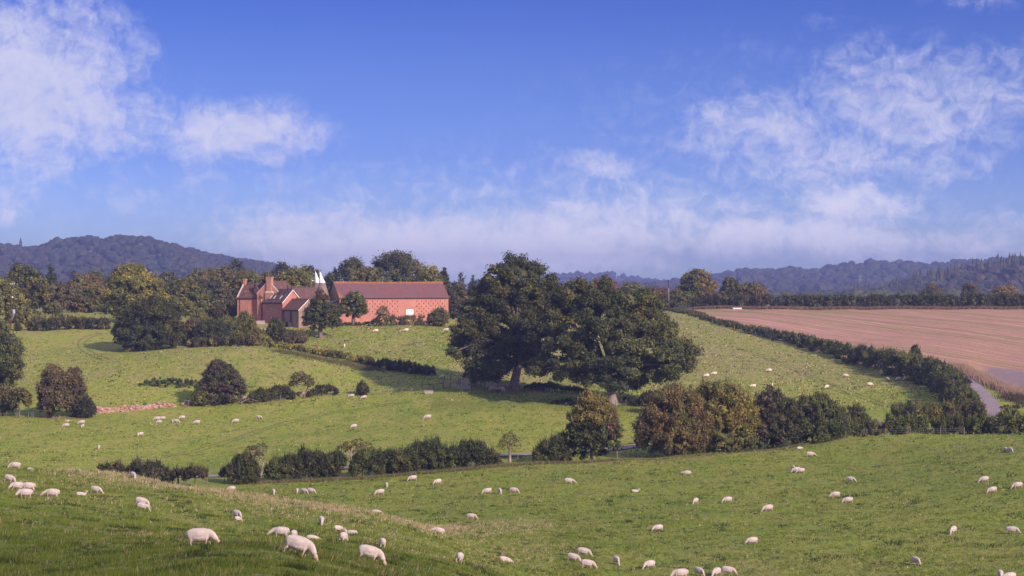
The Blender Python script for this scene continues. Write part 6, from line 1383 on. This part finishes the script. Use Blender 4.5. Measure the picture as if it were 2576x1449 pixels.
    bm.to_mesh(m2); bm.free(); m2.name = 'sheep'
    return m2
SH = {}
def sheep_of(pose, kind, turn, var):
    k = (pose, kind, turn, var)
    if k not in SH:
        SH[k] = sheep_mesh(pose, (M_FLEECE, M_FACE) if kind == 'w' else (M_WOOL, M_BFACE) if kind == 'b' else (M_WOOL, M_FACE), fat=1.10 if kind == 'w' else 1.22, turn=turn, seed=len(SH)+1)
    return SH[k]
GR = {'near': 'sheep on the near left slope', 'right': 'sheep in the right-hand field', 'mid': 'sheep in the middle field', 'hill': 'brown-faced sheep on the right hill', 'barn': 'sheep below the barn', 'oak': 'sheep crowding in the shade of the tall oak'}
SHEEP_LOG = []
def sheep(g, u, v, yaw, pose, label, s=1.0, kind='w', turn=0.0, dmin=45, d=None, cat='sheep'):
    p = GD(u, d) if d else G(u, v, dmin); SHEEP_LOG.append((label, round(p.y)))
    o = link('sheep', sheep_of(pose, kind, turn, len(SHEEP_LOG) % 3), None, p-Vector((0, 0, .065)))
    # feet follow the slope under the animal
    a = math.radians(yaw); f = Vector((math.cos(a), math.sin(a), 0)); l = Vector((-f.y, f.x, 0)); e = .4
    sz = lambda w: (float(gxy(p.x+w.x*e, p.y+w.y*e))-float(gxy(p.x-w.x*e, p.y-w.y*e)))/(2*e)
    F3 = Vector((f.x, f.y, sz(f))).normalized(); L3 = Vector((l.x, l.y, sz(l))).normalized(); U3 = F3.cross(L3).normalized(); L3 = U3.cross(F3)
    o.rotation_euler = Matrix((F3, L3, U3)).transposed().to_euler(); s = s*(.94 if g == 'near' else 1.0); o.scale = (s, s, s)
    tag(o, label, cat, GR[g]); return o
Rr, Ll, Aw, To = 0, 180, 90, -90
# near slope
N_ = 'near'
sheep(N_, 38, 1180, 180, 'graze', 'white sheep grazing on the grass crest at the left, beside a lying lamb', 1.05)
sheep(N_, 75, 1183, -20, 'lie_down', 'lamb lying down on the crest, only its back showing', .72)
sheep(N_, 22, 1214, -25, 'graze', 'sheep grazing right at the left edge, under the crest pair', 1.0)
sheep(N_, 43, 1233, 200, 'graze', 'sheep head down in front of another one, left of the overlapping pair', .95)
sheep(N_, 71, 1236, 185, 'graze', 'long sheep grazing left, right one of the overlapping pair', 1.0)
sheep(N_, 63, 1253, 195, 'graze', 'sheep grazing just below the overlapping pair at the left', 1.0)
sheep(N_, 131, 1252, 180, 'reach', 'sheep stretching its neck to the left, right of the left-hand bunch', 1.02)
sheep(N_, 203, 1246, 15, 'lie_up', 'lamb lying with its head up, near the sheep by the dead reddish thistle', .72)
sheep(N_, 240, 1241, -25, 'graze', 'sheep grazing behind the dead reddish thistle', .88, turn=.3)
sheep(N_, 333, 1205, -60, 'graze', 'lone sheep seen against the dark scrubby hedge on the crest', 1.0)
sheep(N_, 354, 1274, -15, 'graze', 'sheep behind a lamb of the same shape, middle of the near slope', .98)
sheep(N_, 357, 1284, -12, 'graze', 'lamb standing in front of an adult, middle of the near slope', .82)
sheep(N_, 594, 1304, -50, 'graze', 'sheep facing forward, partly hidden by its lamb', .95)
sheep(N_, 597, 1313, 60, 'graze', 'lamb with its rump to us, before the forward-facing sheep', .62, turn=-.6)
sheep(N_, 807, 1320, -80, 'graze', 'lone sheep grazing straight at us below the pale crest grass', .95)
sheep(N_, 505, 1375, -10, 'graze', 'largest sheep, grazing to the right on the shaded near slope', 1.08)
sheep(N_, 706, 1352, 175, 'reach', 'big sheep grazing left with another hidden behind its rump', 1.02)
sheep(N_, 738, 1356, 80, 'graze', 'sheep mostly hidden behind the rump of the left-grazing big one', .85)
sheep(N_, 785, 1356, 0, 'lie_down', 'sheep lying flat in the grass right of the big pair', .75)
sheep(N_, 745, 1397, -18, 'graze', 'big sheep grazing to the right just below the big left-grazing pair', 1.05)
sheep(N_, 849, 1338, 40, 'graze', 'lamb seen from behind, top of the little family group', .7, turn=-.5)
sheep(N_, 884, 1344, 176, 'lie_up', 'lamb lying stretched out with its head raised to the left', .85)
sheep(N_, 863, 1365, 75, 'graze', 'sheep with its rump to us in front of the lying lamb', .98)
sheep(N_, 959, 1380, 105, 'graze', 'sheep grazing away from us, right of the family group', .98)
sheep(N_, 925, 1413, -15, 'graze', 'big sheep grazing to the right, lowest of the near four', 1.05)
sheep(N_, 1153, 1416, 80, 'graze', 'sheep with its rump to us near the bottom, clear of the others', 1.0)
sheep(N_, 583, 1235, 190, 'graze', 'sheep half sunk behind the crest where the dry grass begins', .95)
sheep(N_, 946, 1290, -10, 'lie_down', 'sheep lying on the pale crest grass', 1.0)
sheep(N_, 1186, 1307, -20, 'graze', 'sheep grazing right at the lower end of the pale crest', 1.0)
sheep(N_, 1102, 1344, 185, 'reach', 'sheep reaching left below the crest, apart from the rest', .95)
sheep(N_, 1269, 1412, 15, 'lie_down', 'sheep lying down near the bottom, right of the rump-turned one', .98)
# right-hand field
g = 'right'
sheep(g, 688, 1244, -80, 'graze', 'sheep facing us, left of the row of three below the lane', .95)
sheep(g, 748, 1241, -85, 'graze', 'left one of the row of three below the lane, facing us', .9)
sheep(g, 765, 1242, -40, 'graze', 'middle one of the row of three below the lane', .95)
sheep(g, 782, 1241, -25, 'graze', 'right one of the row of three below the lane', .95)
sheep(g, 957, 1245, 195, 'graze', 'sheep grazing left, just below the small one facing us', 1.0)
sheep(g, 973, 1226, -85, 'graze', 'small sheep facing us near the foot of the long hedge', .85)
sheep(g, 1039, 1210, 195, 'graze', 'sheep grazing left closest to the foot of the long dark hedge', 1.0)
sheep(g, 1102, 1219, 215, 'graze', 'sheep grazing towards lower left, right of the one closest to the hedge', 1.0)
sheep(g, 1227, 1243, 190, 'graze', 'left one of three spread sheep in the middle of the field', 1.0)
sheep(g, 1258, 1243, -80, 'graze', 'middle one of three spread sheep, seen head on', 1.0)
sheep(g, 1292, 1241, -25, 'graze', 'right one of three spread sheep, grazing right', 1.0)
sheep(g, 1431, 1217, -8, 'reach', 'sheep reaching right below the short upright hedge', 1.0)
sheep(g, 1597, 1238, 10, 'lie_up', 'sheep lying with head raised in the middle of the field', .8)
sheep(g, 1728, 1191, 170, 'lie_down', 'sheep lying low in the grass under the rusty bush', 1.0)
sheep(g, 1996, 1184, -75, 'graze', 'uppermost of the tight knot of three, facing us', .95)
sheep(g, 2004, 1189, 190, 'graze', 'left front sheep of the tight knot of three', 1.0)
sheep(g, 2015, 1191, 190, 'graze', 'right front sheep of the tight knot of three', .95)
sheep(g, 2011, 1129, 20, 'lie_down', 'sheep lying on the field edge under the great dark bushes', .8)
sheep(g, 2038, 1150, -8, 'reach', 'sheep reaching right, between the edge-lying one and the tight knot', 1.0)
sheep(g, 2140, 1214, -35, 'graze', 'lone sheep grazing to lower right, above the two left-grazing ones', 1.0)
sheep(g, 2102, 1252, 185, 'graze', 'upper one of two sheep grazing left side by side', 1.0)
sheep(g, 2134, 1267, 183, 'graze', 'lower one of two sheep grazing left side by side', 1.0)
sheep(g, 1750, 1267, 240, 'graze', 'small sheep turned half towards us in mid field', .95)
sheep(g, 1831, 1265, 195, 'graze', 'sheep grazing left, above the larger left-grazing one', 1.0)
sheep(g, 1933, 1287, 195, 'graze', 'larger sheep grazing left in the middle of the right field', 1.05)
sheep(g, 2477, 1213, 185, 'graze', 'upper one of three sheep near the right edge', 1.0)
sheep(g, 2498, 1240, 190, 'graze', 'lower one of three sheep near the right edge', .95)
sheep(g, 2561, 1229, 183, 'graze', 'rightmost of three sheep, right at the edge', 1.05)
sheep(g, 2531, 1138, -85, 'graze', 'left one of two sheep standing in the shade under the hedge', .95)
sheep(g, 2543, 1138, -80, 'graze', 'right one of two sheep standing in the shade under the hedge', .95)
sheep(g, 1656, 1337, 200, 'graze', 'lone sheep above the five near the bottom', .95)
sheep(g, 1893, 1370, 200, 'graze', 'lone sheep reaching left in the lower right field', 1.0, turn=-.2)
sheep(g, 2399, 1343, 235, 'graze', 'sheep facing lower left in the darker grass, left of a right-facing one', 1.02)
sheep(g, 2546, 1344, -25, 'graze', 'sheep facing right in the darker grass at the right edge', 1.0)
sheep(g, 2304, 1421, -70, 'graze', 'sheep facing us near the bottom of the right field', 1.0)
sheep(g, 1550, 1421, -75, 'graze', 'sheep facing us near the bottom, right of the three together', 1.0)
sheep(g, 1467, 1399, -18, 'graze', 'highest of the three sheep together near the bottom', 1.05)
sheep(g, 1440, 1414, -25, 'graze', 'left one of the three sheep together near the bottom', 1.02)
sheep(g, 1477, 1430, -10, 'graze', 'lowest of the three sheep together near the bottom', 1.05)
sheep(g, 1635, 1431, 215, 'graze', 'sheep stretching to lower left at the bottom middle', 1.0)
sheep(g, 1712, 1458, 185, 'graze', 'big sheep cut off by the bottom edge, left of three', 1.2)
sheep(g, 1758, 1449, -60, 'graze', 'left one of three sheep at the bottom edge', 1.0)
sheep(g, 1803, 1452, 235, 'graze', 'middle one of three sheep at the bottom edge, head under its chest', 1.05)
sheep(g, 1831, 1447, -18, 'graze', 'right one of three sheep at the bottom edge', 1.0)
sheep(g, 2518, 1458, -100, 'graze', 'left one of two sheep cut off at the bottom right', 1.05)
sheep(g, 2541, 1464, 200, 'graze', 'right one of two sheep cut off at the bottom right', 1.05)
# middle field
g = 'mid'
sheep(g, 170, 1060, 170, 'lie_up', 'lamb lying under the brown pair of trees', .75)
sheep(g, 206, 1068, 190, 'graze', 'sheep grazing left, largest of the four under the brown pair', 1.05)
sheep(g, 167, 1075, 190, 'graze', 'lower left one of the four sheep under the brown pair', 1.0)
sheep(g, 208, 1076, -100, 'graze', 'lower right one of the four sheep under the brown pair', .85)
sheep(g, 396, 1058, 190, 'graze', 'left one of the touching pair below the stone bank', 1.05)
sheep(g, 409, 1057, 190, 'graze', 'right one of the touching pair below the stone bank', .98)
sheep(g, 401, 1065, 200, 'graze', 'small sheep just under the touching pair', .85)
sheep(g, 433, 1064, -70, 'graze', 'left one of the second pair below the stone bank', .9)
sheep(g, 443, 1064, -20, 'graze', 'right one of the second pair, head down to the right', 1.0)
sheep(g, 459, 1055, 195, 'graze', 'sheep grazing left above the second pair', 1.0)
sheep(g, 496, 1067, 190, 'graze', 'sheep alone between the second pair and the big hawthorn', 1.05)
sheep(g, 594, 1064, 195, 'graze', 'sheep grazing left below the fallen branch', 1.05)
sheep(g, 651, 1054, -25, 'graze', 'sheep grazing right below the thick domed hedge', 1.0)
sheep(g, 347, 1098, -80, 'graze', 'left one of two side by side in the open middle field', .95)
sheep(g, 355, 1097, 240, 'graze', 'right one of two side by side in the open middle field', 1.0)
sheep(g, 249, 1130, -85, 'graze', 'lone sheep facing us low in the middle field at the left', .95)
sheep(g, 885, 1000, 190, 'graze', 'sheep left below the lone round hawthorn', 1.0)
sheep(g, 916, 1004, 195, 'graze', 'sheep right below the lone round hawthorn', 1.0)
sheep(g, 1077, 1055, 190, 'graze', 'lone sheep grazing left in the bright middle field below the pens', 1.15)
sheep(g, 891, 1077, 215, 'graze', 'sheep standing just above the spreading crab apple', 1.0)
# hill
g = 'hill'
for (u, v, y, l) in [(1778,949,200,'left one of the two brown-faced sheep nearest the broad oak'),(1797,944,195,'right one of the two brown-faced sheep nearest the broad oak'),(1935,936,185,'lone brown-faced sheep highest on the hill'),
    (1895,976,200,'brown-faced sheep above the golden bush'),(1941,974,260,'brown-faced sheep above the purplish bush, facing us'),(2080,978,230,'brown-faced sheep low on the hill, right of centre'),
    (2127,950,-20,'brown-faced sheep grazing right, halfway up the hill'),(2188,972,-5,'pale long sheep facing right, below the row of three'),(2233,958,-70,'left one of the row of three by the long hedge'),
    (2260,958,205,'middle one of the row of three by the long hedge'),(2277,958,225,'right one of the row of three, closest to the hedge')]:
    sheep(g, u, v, y, 'graze', l, 1.05, 'b' if 'pale' not in l else 'c', dmin=400)
sheep(g, 1648, 986, -90, 'up', 'brown-faced sheep head showing over the wide dark hedge bush', 1.0, 'b', dmin=400)
sheep(g, 1113, 953, 220, 'graze', 'dark-faced sheep behind the short line of posts above the pens', 1.1, 'b', dmin=440)
# barn
g = 'barn'
sheep(g, 946, 836, 195, 'graze', 'left one of three cream sheep on the bank below the barn', 1.1, 'b', dmin=500)
sheep(g, 1022, 835, 195, 'graze', 'middle one of three cream sheep on the bank below the barn', 1.1, 'b', dmin=500)
sheep(g, 1123, 834, 190, 'graze', 'right one of three cream sheep on the bank below the barn', 1.15, 'c', dmin=500)
sheep(g, 866, 874, -85, 'graze', 'lone cream sheep facing us above the dipping hedge', 1.05, 'c', dmin=480)
# under the oak
g = 'oak'
for (x, y, yaw, l, pose) in [(1790,480,-120,'leftmost of the sheep crowding under the oak, rump half turned','graze'),(1840,470,-70,'second of the sheep crowding under the oak','up'),(1915,480,-80,'third of the sheep crowding under the oak, brownish','up'),(1965,478,-95,'fourth of the sheep crowding under the oak','up'),(2040,490,-60,'last of the sheep crowding under the oak, closest to its trunk','graze')]:
    u, v = Z3(x, y); sheep(g, u, v, yaw, pose, l, 1.2, 'c' if x != 1915 else 'b', dmin=400)
# ---------------------------------------------------------------- grass: real tufts where the photograph shows them
def mat_blade():
    m, N = new_mat('grass_blades'); att = N('ShaderNodeAttribute', attribute_name='tint').outputs[0]
    d = N('ShaderNodeBsdfPrincipled', {'Base Color': att, 'Roughness': .7, 'Specular IOR Level': .15}); t = N('ShaderNodeBsdfTranslucent', {0: att})
    out(N, N('ShaderNodeMixShader', {0: .3, 1: d.outputs[0], 2: t.outputs[0]}).outputs[0]); return m
M_BLADE = mat_blade()
def tufts(name, u0, u1, d0, d1, n, h, w, label, keep, col, seed, nb=5, spread=.12, power=1.0):
    rg = np.random.default_rng(seed)
    # thinner with distance, as the eye needs less there
    t = rg.random(n); d = d0*(d1/d0)**(t**power); u = rg.uniform(u0, u1, n); x = (u-1288)/F*d
    k = keep(u, d, x, rg); u, d, x = u[k], d[k], x[k]; z = gz(u, d); n = len(u)
    c = col(u, d, x, rg); sz = (h*rg.uniform(.5, 1.4, n)*(1+.9*np.clip(vnoise(x, d, 2.3, seed)+.7*vnoise(x, d, 1.1, seed+3), -.55, 1.2)))
    B = np.repeat(np.stack([x, d, z], 1), nb, 0); N_ = n*nb; a = rg.uniform(0, 2*math.pi, N_); r = rg.uniform(0, spread, N_)*np.repeat(sz/h, nb)
    B[:, 0] += np.cos(a)*r; B[:, 1] += np.sin(a)*r; S = np.repeat(sz, nb)*rg.uniform(.6, 1.2, N_); b = rg.uniform(0, 2*math.pi, N_); ww = w*rg.uniform(.6, 1.4, N_)*np.repeat(np.clip(d/110, .6, 2.2), nb)
    sd_ = np.stack([np.cos(b), np.sin(b), np.zeros(N_)], 1)*ww[:, None]*.5; tip = B+np.stack([np.cos(a)*S*.45+S*.12, np.sin(a)*S*.45, S], 1)
    V = np.stack([B-sd_-np.array([0, 0, .03]), B+sd_-np.array([0, 0, .03]), tip], 1).reshape(-1, 3)
    tc = np.repeat(np.repeat(c, nb, 0)*rg.uniform(.75, 1.25, (N_, 1)), 3, 0)
    me = np_mesh(name, V, np.arange(3*N_).reshape(-1, 3), 3, [M_BLADE], tint=np.clip(tc, 0, 1)); o = link(name, me); tag(o, label, 'grass', kind='stuff'); return o
G1 = np.array((.125, .175, .024)); G2 = np.array((.20, .235, .038)); G3 = np.array((.06, .085, .016)); ST = np.array((.42, .34, .18)); ST2 = np.array((.48, .36, .24))
def pick(x, d, rg, dry):
    n = vnoise(x, d, 1.9, 71)*.5+.5; c = G1*(1-n)[:, None]+G2*n[:, None]; dk = (vnoise(x, d*.6, 1.2, 72) > .45)[:, None]; c = np.where(dk, G3, c)
    s = (rg.random(len(x)) < dry)[:, None]; return np.where(s, np.where((rg.random(len(x)) < .5)[:, None], ST, ST2), c)
def crestdry(u, d):
    q = d-lerp_tab(CREST, u); return np.exp(-((q+6)/11)**2)*np.clip((1550-u)/500, 0, 1)*np.clip((u-60)/200, 0, 1)
def keep1(u, d, x, rg): return (d < lerp_tab(CREST, u)+4) & (u < 1500) & (HV-gz(u, d)/d*F < 1500)
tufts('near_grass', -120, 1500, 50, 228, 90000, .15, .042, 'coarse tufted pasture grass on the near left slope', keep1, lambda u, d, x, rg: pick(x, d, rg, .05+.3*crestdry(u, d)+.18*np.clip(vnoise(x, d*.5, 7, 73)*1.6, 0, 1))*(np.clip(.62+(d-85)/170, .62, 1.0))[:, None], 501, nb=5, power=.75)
def keep2(u, d, x, rg): return ((d > lerp_tab(CREST, u)+4) | (u > 1400)) & (d > 165) & (HV-gz(u, d)/d*F < 1500) & (d < lerp_tab([(300,284),(900,291),(1500,297),(2100,318),(2576,318)], u))
tufts('field_grass', 600, 2680, 165, 320, 80000, .14, .06, 'green tufted pasture grass in the right-hand sheep field', keep2, lambda u, d, x, rg: pick(x, d, rg, .04), 502, nb=3, spread=.16)
def keep3(u, d, x, rg): return (crestdry(u, d) > rg.uniform(.15, 1, len(u)))
tufts('dry_grass', 80, 1500, 180, 236, 17000, .24, .03, 'pale dry seed-head grass along the crest of the near slope', keep3, lambda u, d, x, rg: np.where((rg.random(len(u)) < .6)[:, None], ST2, ST)*rg.uniform(.8, 1.2, (len(u), 1)), 503, nb=4)
def keep4(u, d, x, rg): return rg.random(len(u)) < .5+.5*vnoise(x, d, 6, 9)
tufts('mid_grass', -60, 1700, 300, 425, 45000, .16, .10, 'bright grass tufts in the middle field', keep4, lambda u, d, x, rg: pick(x, d, rg, .05)*1.2, 504, nb=2, spread=.2)
def keep6(u, d, x, rg): return (d > 418+4*(u > 900)) & (d < lerp_tab([(0,528),(300,478),(600,474),(700,478),(900,462),(1120,446)], u)) & ~((np.abs(u-130) < 90) & (d < 425))
tufts('upper_grass', -40, 1120, 418, 530, 16000, .2, .13, 'yellow-green grass tufts on the swelling upper left field', keep6, lambda u, d, x, rg: pick(x, d, rg, .12)*1.25, 506, nb=2, spread=.25)
def keep7(u, d, x, rg): return d < 531
tufts('barn_grass', 700, 1180, 462, 532, 8000, .2, .14, 'grass tufts on the bank between the dipping hedge and the barn', keep7, lambda u, d, x, rg: pick(x, d, rg, .15)*1.2, 507, nb=2, spread=.25)
def keep5(u, d, x, rg): return (d < lerp_tab([(1300,560),(1688,660),(1900,540),(2100,488),(2300,438),(2450,395)], u)) & (d > 395+10*(u < 1700)) & (u < 2440)
tufts('hill_grass', 1120, 2440, 400, 620, 36000, .2, .14, 'yellowish grass tufts over the sheep hill on the right', keep5, lambda u, d, x, rg: pick(x, d, rg, .22)*1.22, 505, nb=2, spread=.25)
# reeds and pale verge grass beside the bend of the lane
def strip(pts, n, h, w, wd, label, cols, seed, name='verge_grass'):
    rg = np.random.default_rng(seed); A = np.array([GD(u, d)[:] for u, d in pts]); t = rg.uniform(0, len(A)-1, n); i = t.astype(int); f = (t-i)[:, None]; p = A[i]*(1-f)+A[np.minimum(i+1, len(A)-1)]*f
    p[:, :2] += rg.normal(size=(n, 2))*wd; p[:, 2] = gxy(p[:, 0], p[:, 1]); nb = 4; B = np.repeat(p, nb, 0); N_ = n*nb; S = h*rg.uniform(.5, 1.3, N_); a = rg.uniform(0, 6.28, N_); b = rg.uniform(0, 6.28, N_)
    B[:, 0] += np.cos(a)*.2; B[:, 1] += np.sin(a)*.2; s_ = np.stack([np.cos(b), np.sin(b), b*0], 1)*w*.5; tip = B+np.stack([np.cos(a)*S*.3, np.sin(a)*S*.3, S], 1)
    V = np.stack([B-s_, B+s_, tip], 1).reshape(-1, 3); c = np.array(cols)[rg.integers(0, len(cols), N_)]*rg.uniform(.8, 1.2, (N_, 1))
    o = link(name, np_mesh(name, V, np.arange(3*N_).reshape(-1, 3), 3, [M_BLADE], tint=np.repeat(c, 3, 0))); tag(o, label, 'grass', kind='stuff')
strip([(2405,462),(2442,453),(2476,444),(2508,434),(2538,424),(2562,415),(2590,406)], 5200, 1.3, .16, .9, 'tall pinkish dry grass on the bank above the lane bend', [(.42,.28,.21),(.34,.22,.16),(.48,.34,.25)], 511)
strip([(2640,392),(2600,398),(2572,405),(2550,411)], 1100, 1.0, .16, 1.5, 'brown weeds at the foot of the dry grass bank', [(.12,.08,.05),(.1,.09,.04)], 512)
strip([(1745,664),(1850,659),(2000,656),(2130,656),(2300,657),(2450,659),(2640,660)], 5200, 1.0, .18, .5, 'thin dry stalks along the foot of the level top hedge', [(.30,.19,.14),(.22,.15,.10)], 513)
strip([(1555,298),(1640,302),(1750,308),(1850,311),(1950,314),(2050,317),(2120,320)], 2200, .35, .08, .4, 'dry brown grass along the brink of the right field', [(.28,.22,.11),(.18,.2,.05)], 514)
strip([(620,290),(740,291.5),(880,292.5),(1000,293),(1130,294),(1250,296),(1400,298),(1550,299)], 3400, .4, .09, .7, 'rough grass and dead stalks at the foot of the lane hedges', [(.20,.13,.08),(.14,.16,.04),(.15,.17,.04),(.26,.2,.12)], 515)
strip([(700,470),(760,468),(860,462),(950,455)], 1800, .5, .12, 1.2, 'rough grass under the dipping hedge', [(.2,.16,.08),(.13,.14,.04)], 516)
